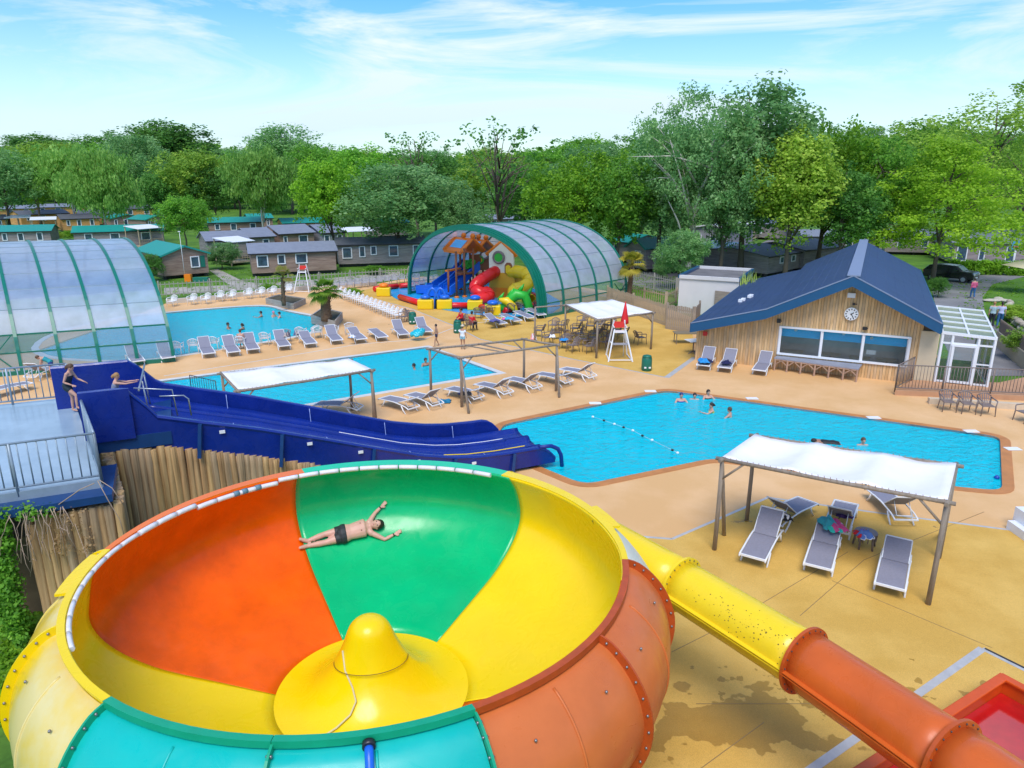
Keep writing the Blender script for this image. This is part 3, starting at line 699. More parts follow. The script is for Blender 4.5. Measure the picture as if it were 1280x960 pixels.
# platform
pf = thing('slide_platform', 'raised grey steel platform with railings where the blue slide starts', 'platform', (-11.5, 15, 0))
NR, NL, FR, FL = V(-8.75, 13.95, 0), V(-14.2, 11.45, 0), V(-12.9, 19.9, 0), V(-18.2, 17.5, 0)
MB().prism([NR, FR, FL, NL], 2.86, 2.99).build('platform_floor', mat('wet_grey_floor', (.30, .42, .50), .28, var=.14, scale=1.2, col2=(.36, .48, .56), coat=.3), pf)
MB().prism([NR+V(.38, -.35, 0), NR+V(-.4, 1.3, 0), NL+V(-.3, .4, 0), NL+V(.1, -.5, 0)], 2.66, 2.82).build('edge_beam', BLUD, pf)
b = MB(); b.bar(NR+V(0, 0, 2.9), NL+V(0, 0, 2.9), .05, .22); b.bar(NR+V(0, 0, 2.9), NR.lerp(FR, .4)+V(0, 0, 2.9), .05, .22); b.build('toe_board', M_PAINTG, pf)
BARM = {}
def railing(par, A, B, z, h=1.05, m=M_PAINTG, step=.14, post=1.6, r=.011, rr=.025):
    L = (B-A).length; n = max(2, round(L/step)); d = (B-A)/n
    key = (h, m.name, r)
    if key not in BARM: BARM[key] = MB().tube([(0, 0, .1), (0, 0, h)], r, 6).mesh('bar', m)
    for i in range(1, n):
        p = A+d*i; share(BARM[key], 'bar', par, tuple(V(p.x, p.y, z)-V(*par.location)))
    for zz in (h, .1): MB().tube([A+V(0, 0, z+zz), B+V(0, 0, z+zz)], rr, 8).build('rail', m, par)
    k = max(1, round(L/post))
    for i in range(k+1):
        p = A.lerp(B, i/k); MB().tube([V(p.x, p.y, z-.1), V(p.x, p.y, z+h)], rr*1.2, 8).build('post', m, par)
railing(pf, NR, NL, 3.0, 1.05, step=.17, r=.014)
railing(pf, NR, NR.lerp(FR, .38), 3.0, 1.05, step=.17, r=.014)
railing(pf, FR+V(.1, -.2, 0), FL, 3.0, 1.05, step=.17, r=.014)
MB().slab(NR.lerp(FR, .03)+V(0, 0, 3.1), NR.lerp(FR, .36)+V(0, 0, 3.1), .9, .012).build('side_sheet', seethrough('frosted_sheet', (.6, .7, .78), .5, (.4, .52, .62)), pf)
for p in (FL+V(.3, .2, 0), FR+V(-.3, -.4, 0), NL+V(.3, .6, 0)): MB().cyl((p.x, p.y, -.3), .1, 3.15, 10).build('platform_leg', M_METAL, pf)
# palisade of round logs
pal = thing('log_palisade', 'tall palisade of weathered brown logs below the platform and blue slide', 'palisade', (-9, 15, -.3))
LOGM = [mat('log_wood%s' % k, c, .85, var=.35, scale=2.2, stretch=(5, 5, .5), bump=.5, bscale=9, col2=c2) for k, c, c2 in (('_brown', (.34, .185, .075), (.64, .40, .19)), ('_grey', (.30, .19, .10), (.58, .41, .24)), ('_tan', (.40, .23, .09), (.70, .46, .21)))]
LOGS = []
for i in range(9):
    r = .105+.02*R.random(); b = MB(); pts = []; rs = []
    for k in range(9): pts.append((R.uniform(-.006, .006), R.uniform(-.006, .006), k/8)); rs.append(r*R.uniform(.92, 1.06))
    b.tube(pts, [q*.92 for q in rs], 10); LOGS.append(b.mesh('log', LOGM[i % 3]))
path = [V(-12.2, 12.3, 0), V(-8.45, 13.75, 0), V(-10.15, 17.25, 0)]
def logs(A, B, top, off=0):
    L = (B-A).length; n = int(L/.155)
    for i in range(n+1):
        p = A+(B-A)*(i/n); T = top(p)+R.uniform(-.03, .02)
        o = share(R.choice(LOGS), 'log', pal, tuple(V(p.x, p.y, -.32)-V(*pal.location)), (R.uniform(-.012, .012), R.uniform(-.012, .012), R.uniform(0, 6)), (1, 1, T+.32))
logs(V(-9.85, 13.13, 0), V(-8.42, 13.78, 0), lambda p: 2.55)
logs(V(-8.46, 13.98, 0), V(-10.15, 16.6, 0), lambda p: 2.6)
logs(SP(.35, -.02, 0), SP(10.6, -.02, 0), lambda p: max(.1, zf((p-S0).dot(Dv))-.27 - (.12 if (p-S0).dot(Dv) < 1.5 else 0)))
for (A, B) in ((V(-9.85, 13.13, 0), V(-10.7, 15.0, 0)),): logs(A, B, lambda p: 2.4)
# earth bank behind the palisade
MB().prism([V(-12.5, 13.2, 0), V(-9, 14.8, 0), V(-10.2, 17.3, 0), V(-8, 18.4, 0), V(-9.4, 21, 0), V(-17, 18.4, 0), V(-15, 13, 0)], -.3, 1.6).build('earth_bank', mat('earth', (.16, .11, .06), .95, var=.3, scale=2), kind='structure')
# ================================================================ PERGOLAS
def pergola(name, label, cat, tops, h, canopy=True, braces=(), rolls=0, sag=.10, nb=6, second=()):
    FL, FR, BR, BL = [G(x, y, h) for x, y in tops]
    t = thing(name, label, cat, ((FL+FR)/2).x and (FL.x, FL.y, 0))
    def post(p, q=None, r=.055):
        q = q or V(p.x, p.y, 0); MB().tube([V(q.x, q.y, 0), q.lerp(p, .5)+V(.008, 0, 0), V(p.x, p.y, p.z+.04)], [r*1.1, r, r*.95], 8).build('post', M_WOODG, t)
    for p in (FL, FR, BR, BL): post(p)
    for (i, px, py) in second:
        p = (FL, FR, BR, BL)[i]; post(p-V(0, 0, .1), G(px, py, 0), .05)
    for a, c in ((FL, FR), (FR, BR), (BR, BL), (BL, FL)):
        d = (c-a).normalized()*.16; MB().tube([a-d, a.lerp(c, .5)-V(0, 0, .02), c+d], .05, 8).build('beam', M_WOODG, t)
    for a, c in ((FL, FR), (FR, FL), (BL, BR), (BR, BL)):
        d = (c-a).normalized(); MB().tube([a-V(0, 0, .55), a+d*.55], .03, 6).build('brace', M_WOODG, t)
    if canopy:
        up = V(0, 0, .07); n, m = 24, 10
        def f(u, v):
            p = (FL.lerp(FR, u)).lerp(BL.lerp(BR, u), v); bay = abs(sin(pi*u*3)); s = sag*bay*(.25+.75*sin(pi*v))*1.5
            e = .02*sin(u*31)*sin(v*17)
            return p+up-V(0, 0, s-e*.6)
        o = MB().grid(f, n, m).build('canopy', M_SAIL, t); q = o.modifiers.new('thickness', 'SOLIDIFY'); q.thickness = .008
        b = MB()
        for u in (1/3, 2/3): b.tube([(FL.lerp(FR, u)).lerp(BL.lerp(BR, u), k/6)+V(0, 0, .02) for k in range(7)], .02, 6)
        b.build('cross_bar', M_WOODG, t)
        b = MB()
        for i in range(nb*6):
            u = (i+.5)/(nb*6)
            for (A, B_) in ((FL, FR), (BL, BR)):
                p = A.lerp(B_, u); b.tube([p+V(0, 0, .075), p+V(.0, -.05, .0), p-V(0, 0, .06)], .007, 4, cap=False)
        b.build('lacing', mat('lacing_cord', (.35, .22, .15), .8), t, kind='stuff')
    else:
        MB().tube([FL.lerp(FR, .5), BL.lerp(BR, .5)], .035, 8).build('cross_bar', M_WOODG, t)
        b = MB()
        for (a, c) in ((FL.lerp(BL, .0).lerp(FR, .42), BL.lerp(BR, .36)),): b.tube([a, c], .03, 8)
        b.build('cross_bar', M_WOODG, t)
    return t
pergola('shade_pergola', 'wooden pergola with white sail roof over the loungers at lower right', 'pergola', [(903, 574), (1184, 628), (1195, 582), (944, 545)], 2.5, second=((0, 905, 669), (1, 1177, 668)), sag=.16)
pergola('shade_pergola', 'wooden pergola with white sail roof standing over the middle lap pool edge', 'pergola', [(298, 489), (464, 463), (436, 450), (277, 467)], 2.12, second=((1, 470, 527),), sag=.1)
pergola('bare_pergola', 'bare wooden pergola frame without cloth above the middle row of loungers', 'pergola', [(576, 447), (696, 431), (655, 424), (537, 436)], 2.12, canopy=False, second=((0, 586, 517), (1, 699, 497)))
p4 = pergola('shade_pergola', 'wooden pergola with white sail roof above the brown armchairs by the lifeguard chair', 'pergola', [(747, 400), (816, 391), (765, 375.5), (707, 381.5)], 2.05, sag=.08)
b = MB(); A = G(707, 381.5, 2.05); B = G(669, 384, 2.05); b.tube([A, B], .045, 8); b.build('beam', M_WOODG, p4)
MB().tube([V(B.x, B.y, 0), B], .05, 8).build('post', M_WOODG, p4)
# ================================================================ SUN LOUNGERS
def make_lounger(kind, label):
    t = thing('sun_lounger', label, 'sun lounger', (0, 0, -50), 0)
    ang = {'up': radians(38), 'mid': radians(20), 'flat': radians(4)}[kind]; hy = .18; Lb = .78; z0 = .34
    def prof(y): return z0-.03*cos((y+.95)*3.2)
    n = 8; seat = MB(); vs = []; W = .28
    def panel(pts, name, m):
        b = MB(); vs = []; k = len(pts)
        for (y, z) in pts: vs += [(-W, y, z), (W, y, z)]
        for (y, z) in pts: vs += [(-W, y, z-.02), (W, y, z-.02)]
        fs = []
        for i in range(k-1):
            a = 2*i; o = 2*k+2*i; fs += [(a, a+1, a+3, a+2), (o, o+2, o+3, o+1), (a, a+2, o+2, o), (a+1, o+1, o+3, a+3)]
        fs += [(0, 2*k, 2*k+1, 1), (2*k-2, 2*k-1, 4*k-1, 4*k-2)]
        return b.add(vs, fs).build(name, m, t, local=True)
    spts = [(-.95+i*(hy+.95)/n, prof(-.95+i*(hy+.95)/n)-(.03 if i == 0 else 0)) for i in range(n+1)]
    bpts = [(hy+.02+cos(ang)*Lb*i/6, prof(hy)+.01+sin(ang)*Lb*i/6+.02*sin(pi*i/6)) for i in range(7)]
    panel(spts, 'seat_cloth', M_MESHG); panel(bpts, 'backrest', M_MESHG)
    b = MB()
    for s in (-1, 1):
        x = s*(W+.03)
        pts = [(x, -.99, .24), (x, -.97, .30)]+[(x, y, prof(y)) for y in (-.85, -.6, -.3, 0, .2, .45, .7)]+[(x, .9, .27), (x, .95, .22)]
        b.tube(pts, .024, 6)
    b.bar((-W-.03, -.97, .29), (W+.03, -.97, .29), .04, .05).bar((-W-.03, .93, .24), (W+.03, .93, .24), .04, .04)
    b.build('frame', M_WHITE, t, local=True)
    b = MB()
    for s in (-1, 1):
        e = [bpts[0], bpts[-1]]; x = s*(W+.005); b.tube([(x, e[0][0], e[0][1]), (x, e[1][0], e[1][1])], .017, 6)
    b.bar((-W, bpts[-1][0], bpts[-1][1]), (W, bpts[-1][0], bpts[-1][1]), .03, .03)
    if kind != 'flat':
        for s in (-1, 1): b.tube([(s*.2, hy+.45*cos(ang), prof(hy)+.45*sin(ang)), (s*.2, hy+.62, .3)], .012, 6)
        b.bar((-.2, hy+.62, .3), (.2, hy+.62, .3), .02)
    b.build('backrest_frame', M_WHITE if kind != 'x' else M_TAUPE, t, local=True)
    for (y, d) in ((-.62, -.14), (.62, .16)):
        for s in (-1, 1):
            x = s*(W+.035); MB().tube([(x, y-d*.6, .31), (x, y, .15), (x, y+d, .0)], [.03, .026, .022], 6).build('leg', M_WHITE, t, local=True)
    return t
LP = {k: make_lounger(k, 'x') for k in ('up', 'mid', 'flat')}
def lounger(head, foot, kind, label, group=None, z=0):
    a = G(*head, z); f = G(*foot, z); d = (a-f).normalized(); c = (a+f)/2
    return place(LP[kind], c, atan2(d.y, d.x)-pi/2, label, 1.0, group)
GA = 'loungers in the row between the lagoon and the lap pool'
ORD = ordn = ['first', 'second', 'third', 'fourth', 'fifth', 'sixth', 'seventh', 'eighth', 'ninth', 'tenth', 'eleventh', 'twelfth', 'thirteenth', 'fourteenth', 'fifteenth', 'sixteenth', 'seventeenth', 'eighteenth', 'nineteenth', 'twentieth', 'twenty-first', 'twenty-second', 'twenty-third', 'twenty-fourth', 'twenty-fifth']
rowA = [((160, 444), (179, 464), 'up'), ((200, 440), (216, 459), 'up'), ((252, 435), (266, 453), 'up'), ((282, 434), (297, 450), 'up'), ((308, 430), (321, 447), 'up'), ((345, 426), (361, 443), 'up'), ((376, 424), (394, 439), 'mid'), ((408, 420), (427, 435), 'up'), ((437, 420), (456, 432), 'mid'), ((463, 418), (482, 429), 'flat'), ((492, 414), (509, 426), 'up'), ((521, 411), (538, 422), 'up')]
for i, (h, f, k) in enumerate(rowA):
    lounger(h, f, k, 'white and grey lounger, %s from the left in the row between lagoon and lap pool' % ordn[i], GA)
rowB = [((518, 517), (481, 505), 'mid'), ((549, 513), (512, 500), 'up'), ((599, 504), (562, 493), 'mid'), ((636, 498), (599, 487), 'up'), ((672, 491), (636, 480), 'up'), ((712, 484), (672, 474), 'mid'), ((740, 477), (704, 468), 'up')]
for i, (h, f, k) in enumerate(rowB):
    lounger(h, f, k, 'white and grey lounger, %s from the left in the row under the bare pergola' % ordn[i], 'loungers in the row under the bare pergola')
lounger((436, 516), (412, 514), 'up', 'lounger mostly hidden behind the upper edge of the blue slide')
rowC = [((632, 411), (606, 403), 'mid'), ((652, 408), (624, 399), 'flat'), ((669, 404), (641, 395), 'flat'), ((681, 400), (657, 392), 'flat')]
for i, (h, f, k) in enumerate(rowC):
    lounger(f, h, k, 'grey lounger, %s from the left in the short row beside the children play basin' % ordn[i], 'loungers beside the play basin')
lounger((887, 452.5), (878, 464), 'up', 'lounger with dark towels nearest the left corner of the wooden clubhouse')
lounger((914, 455), (904, 467), 'up', 'lounger with a small dark bag, middle of the three by the clubhouse wall')
lounger((958, 458), (947, 471), 'up', 'empty lounger by the clubhouse wall next to the long low table')
lounger((966, 665), (936, 715), 'up', 'empty grey lounger at the left front under the lower right pergola')
lounger((972, 658), (1000, 642), 'up', 'lounger with a black and white bag behind the front left one under the pergola')
lounger((1036, 673), (1018, 729), 'mid', 'empty grey lounger in the middle under the lower right pergola')
lounger((1046, 668), (1054, 646), 'up', 'lounger covered with turquoise towels behind the middle one under the pergola')
lounger((1121, 693), (1108, 757), 'mid', 'grey lounger standing alone at the right under the lower right pergola')
lounger((1126, 655), (1098, 627), 'up', 'lounger with raised back turned towards the main pool behind the pergola')
lounger((37, 478), (74, 464), 'up', 'lounger behind the platform railing beside the glazed dome')
lounger((-6, 497), (26, 489), 'flat', 'flat lounger at the left edge behind the platform railing')
# ================================================================ ARMCHAIRS
def make_chair(m, name='armchair'):
    t = thing(name, 'x', 'chair', (0, 0, -50))
    MB().prism([(-.24, -.24), (.24, -.24), (.21, .22), (-.21, .22)], .40, .43).build('seat', m, t, local=True)
    b = MB(); top = []
    for i in range(7):
        a = -1+2*i/6; x0 = a*.17; x1 = a*.27; zt = .86-.12*a*a-.02; top.append((x1, .36, zt))
        b.bar((x0, .21, .42), (x1, .36, zt), .036, .018)
    b.tube(top, .022, 5); b.tube([(-.25, .27, .60), (-.12, .30, .62), (.12, .30, .62), (.25, .27, .60)], .014, 4); b.build('backrest', m, t, local=True)
    for s in (-1, 1):
        MB().tube([(s*.27, .33, .68), (s*.29, .1, .66), (s*.29, -.2, .65), (s*.275, -.26, .60)], [.02, .026, .028, .02], 6).build('arm', m, t, local=True)
        MB().tube([(s*.27, -.26, .62), (s*.25, -.25, .42), (s*.27, -.28, 0)], [.022, .026, .018], 6).build('leg', m, t, local=True)
        MB().tube([(s*.27, .3, .66), (s*.23, .22, .42), (s*.25, .30, 0)], [.02, .026, .018], 6).build('leg', m, t, local=True)
    return t
CW = make_chair(M_WHITE); CT = make_chair(M_TAUPE)
CG = make_chair(mat('grey_plastic', (.36, .35, .38), .5))
def chair(pr, px, py, face, label, group=None, sc=.96):
    """face = heading in degrees of the direction the sitter looks (0 = +x)"""
    return place(pr, G(px, py, .0), radians(face)+pi/2, label, sc, group)
lag = [(216, 383), (241, 381), (258, 380), (275.5, 377), (290, 376), (311, 373.5), (326, 372), (341, 370.5), (361, 368)]
for i, (x, y) in enumerate(lag): chair(CW, x, y, -95+R.uniform(-9, 9), 'white plastic armchair, %s from the left along the far edge of the lagoon' % ordn[i], 'white armchairs along the far edge of the lagoon')
near = [(223, 443), (243, 440), (268, 437), (290, 434), (332, 431), (377, 424), (418, 421), (437, 418)]
for i, (x, y) in enumerate(near): chair(CW, x, y, 100+R.uniform(-15, 15), 'white plastic armchair, %s from the left on the near bank of the lagoon' % ordn[i], 'white armchairs on the near bank of the lagoon')
chair(CG, 358, 427, 110, 'armchair with a patterned towel on its back near the lagoon')
chair(CW, 397, 423, 120, 'white armchair with a teal towel hung over it near the lagoon')
for i in range(15):
    u = i/14; x = lerp(422, 497, u); y = lerp(371, 401, u**1.04)
    chair(CW, x, y, -150, 'white armchair, %s from the palm end of the long diagonal row' % ORD[i], 'white armchairs in the long diagonal row')
for i, (x, y) in enumerate(((505, 403), (512, 401))): chair(CT, x, y, (-150, -20)[i], ('brown armchair at the near end of the diagonal white row', 'brown armchair turned away beside the end of the diagonal row')[i])
for i in range(12):
    chair(CG, lerp(419, 521, i/11), lerp(363, 352, i/11), -80, 'grey armchair, %s from the left in the row before the fence near the shelter' % ORD[i], 'grey armchairs in the row before the fence')
for i in range(6): chair(CG, lerp(515, 545, i/5), lerp(360, 352, i/5)+3, -80, 'grey armchair, %s from the left inside the open mouth of the arched shelter' % ORD[i], 'grey armchairs inside the shelter mouth')
shade = [(684, 430, 200), (674, 421, 160), (692, 414, 240), (706, 436, 250), (716, 440, 215), (736, 441, 200), (703, 414, 140), (719, 418, 160), (723, 425, 200), (738, 415, 170), (749, 413, 200), (745, 425, 150), (757, 436, 215), (762, 414, 190), (741, 430, 170), (728, 408, 220), (778, 425, 160), (800, 430, 20), (761, 428, 100), (771, 420, 260), (752, 420, 120), (712, 428, 60), (696, 424, 100), (745, 405, 200), (728, 432, 170)]
lone = shade.pop(17); shade.sort(); shade.insert(17, lone)
for i, (x, y, f) in enumerate(shade): chair(CT, x, y, f, 'brown armchair under the far sail roof, %s counted from the left' % ORD[i if i < 17 else i-1] if i != 17 else 'brown plastic armchair standing alone right of the lifeguard chair', 'brown armchairs scattered under the far sail roof' if i != 17 else None)
for i, (x, y) in enumerate(((1183, 513), (1207, 515.5), (1231, 518))): chair(CT, x, y, -100, ('left', 'middle', 'right')[i]+' of the three brown armchairs below the terrace railing', 'three brown armchairs below the terrace')
chair(CT, 1280, 527, -170, 'brown armchair cut by the right edge below the terrace')
for i, (x, y) in enumerate(((598, 398), (606, 396), (614, 395), (640, 392), (650, 391), (662, 389), (672, 388))): chair(CT, x, y, 80+R.uniform(-20, 20), 'brown armchair, %s from the left behind the loungers beside the play basin' % ORD[i], 'brown armchairs behind the short row of loungers')
# low stool table with towel at the front pergola
c = G(1080, 683); t = thing('stool', 'round brown slatted side table with folded towels under the pergola', 'side table', tuple(c))
MB().cyl((c.x, c.y, .40), .27, .03, 20).build('table_top', M_TAUPE, t)
for a in range(5):
    x = c.x+.22*cos(a*1.26); y = c.y+.22*sin(a*1.26); MB().tube([(x, y, .4), (c.x+.27*cos(a*1.26), c.y+.27*sin(a*1.26), 0)], .025, 6).build('leg', M_TAUPE, t)
for k in range(14):
    a = k*.449; MB().bar((c.x+.27*cos(a), c.y+.27*sin(a), .42), (c.x+.25*cos(a), c.y+.25*sin(a), .2), .03, .012).build('slat', M_TAUPE, t)
# ================================================================ TOWELS AND BAGS
def heap(px, py, z, size, cols, label, cat='towel', seed=0, name='towel', h=.12):
    """crumpled cloth heap draped on something"""
    c = G(px, py, z); rr = random.Random(seed+int(px)); t = None
    t = thing(name, label, cat, tuple(c)) if len(cols) > 1 else None
    for i, col in enumerate(cols):
        sx, sy = size; ox = rr.uniform(-.15, .15)*sx*(len(cols) > 1); oy = rr.uniform(-.15, .15)*sy*(len(cols) > 1); ph = [rr.uniform(0, 6) for _ in range(6)]
        def f(u, v, i=i):
            x = (u-.5)*sx*(.7 if len(cols) > 1 else 1); y = (v-.5)*sy*(.8 if len(cols) > 1 else 1)
            e = min(u, v, 1-u, 1-v)*4; e = min(1, e)
            z_ = h*(.35+.35*sin(u*9+ph[0])*cos(v*7+ph[1])+.25*sin(u*17+v*11+ph[2]))*e+.02+.05*i*e
            return c+V(x+ox+.03*sin(v*11+ph[3]), y+oy+.03*sin(u*13+ph[4]), max(.006, z_))
        m = mat('cloth_%02d%02d%02d' % tuple(int(q*99) for q in col), col, .9, var=.15, scale=6, bump=.3, bscale=50)
        b = MB().grid(f, 14, 14)
        if t: o = b.build('cloth', m, t)
        else: o = b.build(name, m, label=label, cat=cat)
        q = o.modifiers.new('thickness', 'SOLIDIFY'); q.thickness = .015
    return o
teal = (.01, .36, .38); navy = (.012, .014, .07); blk = (.02, .02, .025); bluec = (.02, .25, .6); pink = (.8, .08, .45); redc = (.6, .02, .03); whitec = (.75, .74, .76)
heap(1041, 658, .62, (.6, .8), [(.02, .42, .36), (.5, .06, .2), (.03, .3, .35)], 'turquoise towels with red pattern bundled on the lounger under the pergola')
heap(1055, 645, .45, (.4, .3), [(.08, .03, .12)], 'dark purple cloth at the foot of the towel covered lounger')
heap(978, 648, .52, (.45, .35), [blk, whitec], 'black and white bag lying on the lounger under the pergola', 'bag', name='beach_bag', h=.2)
heap(1081, 670, .47, (.5, .45), [whitec, redc, (.1, .2, .5)], 'folded white and red towels on the round side table')
heap(582, 493, .40, (.7, .4), [navy, blk], 'navy towel lying on the third lounger under the bare pergola')
heap(556, 502, .02, (.5, .5), [(.01, .18, .32)], 'dark teal bundle on the deck between second and third lounger')
heap(441, 422, .42, (.5, .35), [bluec, whitec], 'blue and white towel on the ninth lounger of the lagoon row')
heap(882, 452, .42, (.7, .7), [navy, blk, bluec], 'dark blue clothes piled on the lounger at the clubhouse corner')
heap(908, 454, .42, (.45, .4), [navy], 'small navy bag on the middle lounger by the clubhouse', 'bag', name='beach_bag', h=.2)
heap(617, 402, .45, (.9, .7), [blk, (.1, .1, .3)], 'black clothes heaped on the first lounger by the play basin')
heap(636, 399, .45, (.9, .5), [pink, (.05, .4, .6)], 'pink and blue towels spread on the second lounger by the play basin')
heap(705, 425, .5, (.5, .5), [bluec], 'bright blue towel on a brown armchair under the far sail roof')
heap(689, 421, .5, (.5, .5), [navy, whitec], 'navy and white towel on an armchair under the far sail roof')
heap(667, 424, .1, (.4, .5), [(.8, .3, .3), whitec], 'red and white striped swim ring bag lying by the bare pergola', 'bag', name='beach_bag', h=.4)
heap(397, 414, .35, (.45, .3), [teal], 'teal towel draped over a white armchair near the lagoon', h=.5)
heap(359, 421, .5, (.4, .3), [(.5, .4, .35), (.1, .1, .15)], 'patterned brown towel over an armchair near the lagoon', h=.3)
heap(358+12, 419, .2, (.3, .3), [(.15, .2, .35)], 'slate blue towel bundle between armchairs near the lagoon', h=.4)
# turquoise inflatable heap
c = G(521, 418, .35); t = thing('inflatable', 'crumpled turquoise inflatable ring lying on the twelfth lounger of the lagoon row', 'swim ring', tuple(c))
INF = mat('turquoise_vinyl', (.02, .48, .60), .25, var=.1)
for k in range(3):
    rr = .3-.05*k; MB().tube([c+V(rr*cos(a*.39)+.1*k, rr*sin(a*.39), .02+.09*k+.07*sin(a*1.9+k)) for a in range(16)], .10, 8, closed=True).build('ring_tube', INF, t)
# ================================================================ LIFEGUARD CHAIRS, BINS, PLANTERS, PALMS
def lifeguard(px, py, h, label, red=True):
    c = G(px, py); t = thing('lifeguard_chair', label, 'lifeguard chair', tuple(c))
    o = len('x'); W = .62
    f = lambda x, y, z: c+V(x, y, z)
    for sx in (-1, 1):
        MB().bar(f(sx*W, -.75, 0), f(sx*.28, -.12, h*.8), .06).build('leg', M_WHITE, t)
        MB().bar(f(sx*W*.9, .7, 0), f(sx*.28, .22, h), .06).build('leg', M_WHITE, t)
        MB().bar(f(sx*W*.97, -.7, .06), f(sx*W*.88, .66, .06), .045).build('side_rail', M_WHITE, t)
        MB().bar(f(sx*.42, -.4, h*.42), f(sx*.42, .4, h*.42), .045).build('side_rail', M_WHITE, t)
        MB().bar(f(sx*.33, -.25, h*.86), f(sx*.33, .25, h*.86), .05).build('arm', M_WHITE, t)
    MB().bar(f(-W*.97, -.7, .09), f(W*.97, -.7, .09), .045).build('front_rail', M_WHITE, t)
    MB().box(c+V(0, -.25, h*.42), (.8, .35, .04)).build('footrest', mat('grey_board', (.3, .3, .33), .6), t)
    MB().box(c+V(0, .03, h*.72), (.56, .45, .05)).build('seat', M_WHITE, t)
    MB().box(c+V(0, .27, h*.88), (.56, .05, .32)).build('backrest', mat('red_canvas', (.65, .03, .02), .7), t)
    return c
c = lifeguard(773, 448, 2.0, 'tall white lifeguard chair near the far sail roof and brown armchairs')
um = thing('folded_parasol', 'closed bright red parasol rising above the lifeguard chair', 'parasol', tuple(c+V(.25, .5, 0)))
q = c+V(.32, .45, 0); MB().cyl(tuple(q), .025, 2.9, 8).build('pole', M_WHITE, um)
MB().tube([q+V(0, 0, 1.75), q+V(0, 0, 1.8), q+V(0, 0, 2.0), q+V(0, 0, 2.4), q+V(0, 0, 2.95)], [.12, .22, .2, .12, .02], 9).build('canopy', mat('red_parasol_cloth', (.62, .01, .015), .7), um)
lifeguard(380, 364, 2.2, 'white lifeguard chair with red seat at the far edge of the lagoon')
def bin_(px, py, label, m=mat('green_bin', (.005, .14, .09), .4), s=1):
    c = G(px, py); t = thing('litter_bin', label, 'bin', tuple(c))
    MB().tube([c, c+V(0, 0, .1*s), c+V(0, 0, .62*s), c+V(0, 0, .68*s)], [.24*s, .26*s, .25*s, .22*s], 10).build('bin_body', m, t)
    MB().tube([c+V(0, 0, .68*s), c+V(0, 0, .76*s), c+V(0, 0, .80*s)], [.24*s, .2*s, .06*s], 10).build('lid', m, t)
    for s_ in (-.11, .11): MB().box(c+V(s_, -.24*s, .2*s), (.1, .05, .07)).build('foot_mark', M_WHITE, t)
bin_(808, 463, 'dark green barrel bin standing alone on the ochre deck below the lifeguard chair')
bin_(572, 416, 'green bin beside the people in red')
bin_(516, 405, 'green bin behind the lounger with the turquoise ring')
def trunk_pts(c, h, lean=.1):
    return [c+V(lean*(k/6)**2, 0, h*k/6) for k in range(7)]
def fronds(root, top, n, L, m, droop=1.0, seed=1, w_=.05):
    rr = random.Random(seed)
    for i in range(n):
        a = i*2.399+rr.uniform(-.2, .2); el = rr.uniform(-.5, 1.25) if i > n*.3 else rr.uniform(.7, 1.35); l = L*rr.uniform(.8, 1.1)
        pts = []; d = V(cos(a)*cos(el), sin(a)*cos(el), sin(el)); p = top.copy()
        for k in range(7):
            pts.append(p.copy()); p = p+d*l/6; d = (d+V(0, 0, -.16*droop)).normalized()
        b = MB(); b.tube(pts[:4], .014, 4)
        hub = pts[3]; dd = (pts[4]-pts[3]).normalized(); sd = dd.cross(V(0, 0, 1)).normalized(); uu = sd.cross(dd)
        for q in range(13):                         # fan leaf: folded blades
            an = lerp(-1.5, 1.5, q/12); e = (dd*cos(an)+sd*sin(an)); l2 = l*.5*(1-.18*abs(an)/1.5)
            m1 = hub+e*l2*.55+uu*.02; tip = hub+e*l2+V(0, 0, -.13*l2*(1+droop)); s2 = e.cross(uu)*w_
            b.add([hub, m1-s2, tip, m1+s2], [(0, 1, 2, 3)])
        o = b.build('frond', m, root)
        nv = len(o.data.vertices); at_ = o.data.attributes.new('tint', 'FLOAT', 'POINT'); tv = rr.random(); at_.data.foreach_set('value', [min(1, max(0, tv+rr.uniform(-.2, .2))) for _ in range(nv)])
PALMG = leafmat('palm_leaf', (.05, .16, .015), (.22, .36, .03)); PALMY = leafmat('yellow_palm_leaf', (.22, .26, .02), (.50, .42, .05)); DRYL = leafmat('dry_leaf', (.30, .24, .06), (.25, .30, .06))
FIBRE = mat('palm_trunk_fibre', (.13, .085, .05), .95, var=.4, scale=7, stretch=(1, 1, 3), bump=1, bscale=14)
def palm(px, py, h, r, n, L, m, label, seed, z=0, droop=1):
    c = G(px, py, z); t = thing('palm_tree', label, 'palm tree', tuple(c))
    pts = trunk_pts(c, h); b = MB(); b.tube(pts, [r*(1.15-.3*k/6)*(1.0+.08*(k % 2)) for k in range(7)], 12)
    rr = random.Random(seed)
    for k in range(int(h*26)):
        a = rr.uniform(0, 6.3); zz = rr.uniform(.1, .96); p = pts[0].lerp(pts[-1], zz); d = V(cos(a), sin(a), 0); rad = r*(1.12-.3*zz)
        b.bar(p+d*rad*.9, p+d*(rad+.07)+V(0, 0, .11), .05, .02)
    b.build('trunk', FIBRE, t)
    fronds(t, pts[-1]+V(0, 0, .05), n, L, m, droop, seed)
def planter(pts, h, label):
    P = [G(*p) for p in pts]; c = sum(P, V(0, 0, 0))/len(P); t = thing('planter', label, 'planter', (c.x, c.y, 0))
    for i in range(len(P)):
        a, b_ = P[i], P[(i+1) % len(P)]
        for k in range(3): MB().slab(a+V(0, 0, k*h/3+.004), b_+V(0, 0, k*h/3+.004), h/3-.012, .08).build('board', mat('grey_sleeper', (.34, .31, .27), .85, var=.2, scale=3, stretch=(1, 1, 6), bump=.4), t)
    MB().prism(P, .01, h-.08).build('soil', mat('soil', (.07, .06, .03), .95, var=.3), t)
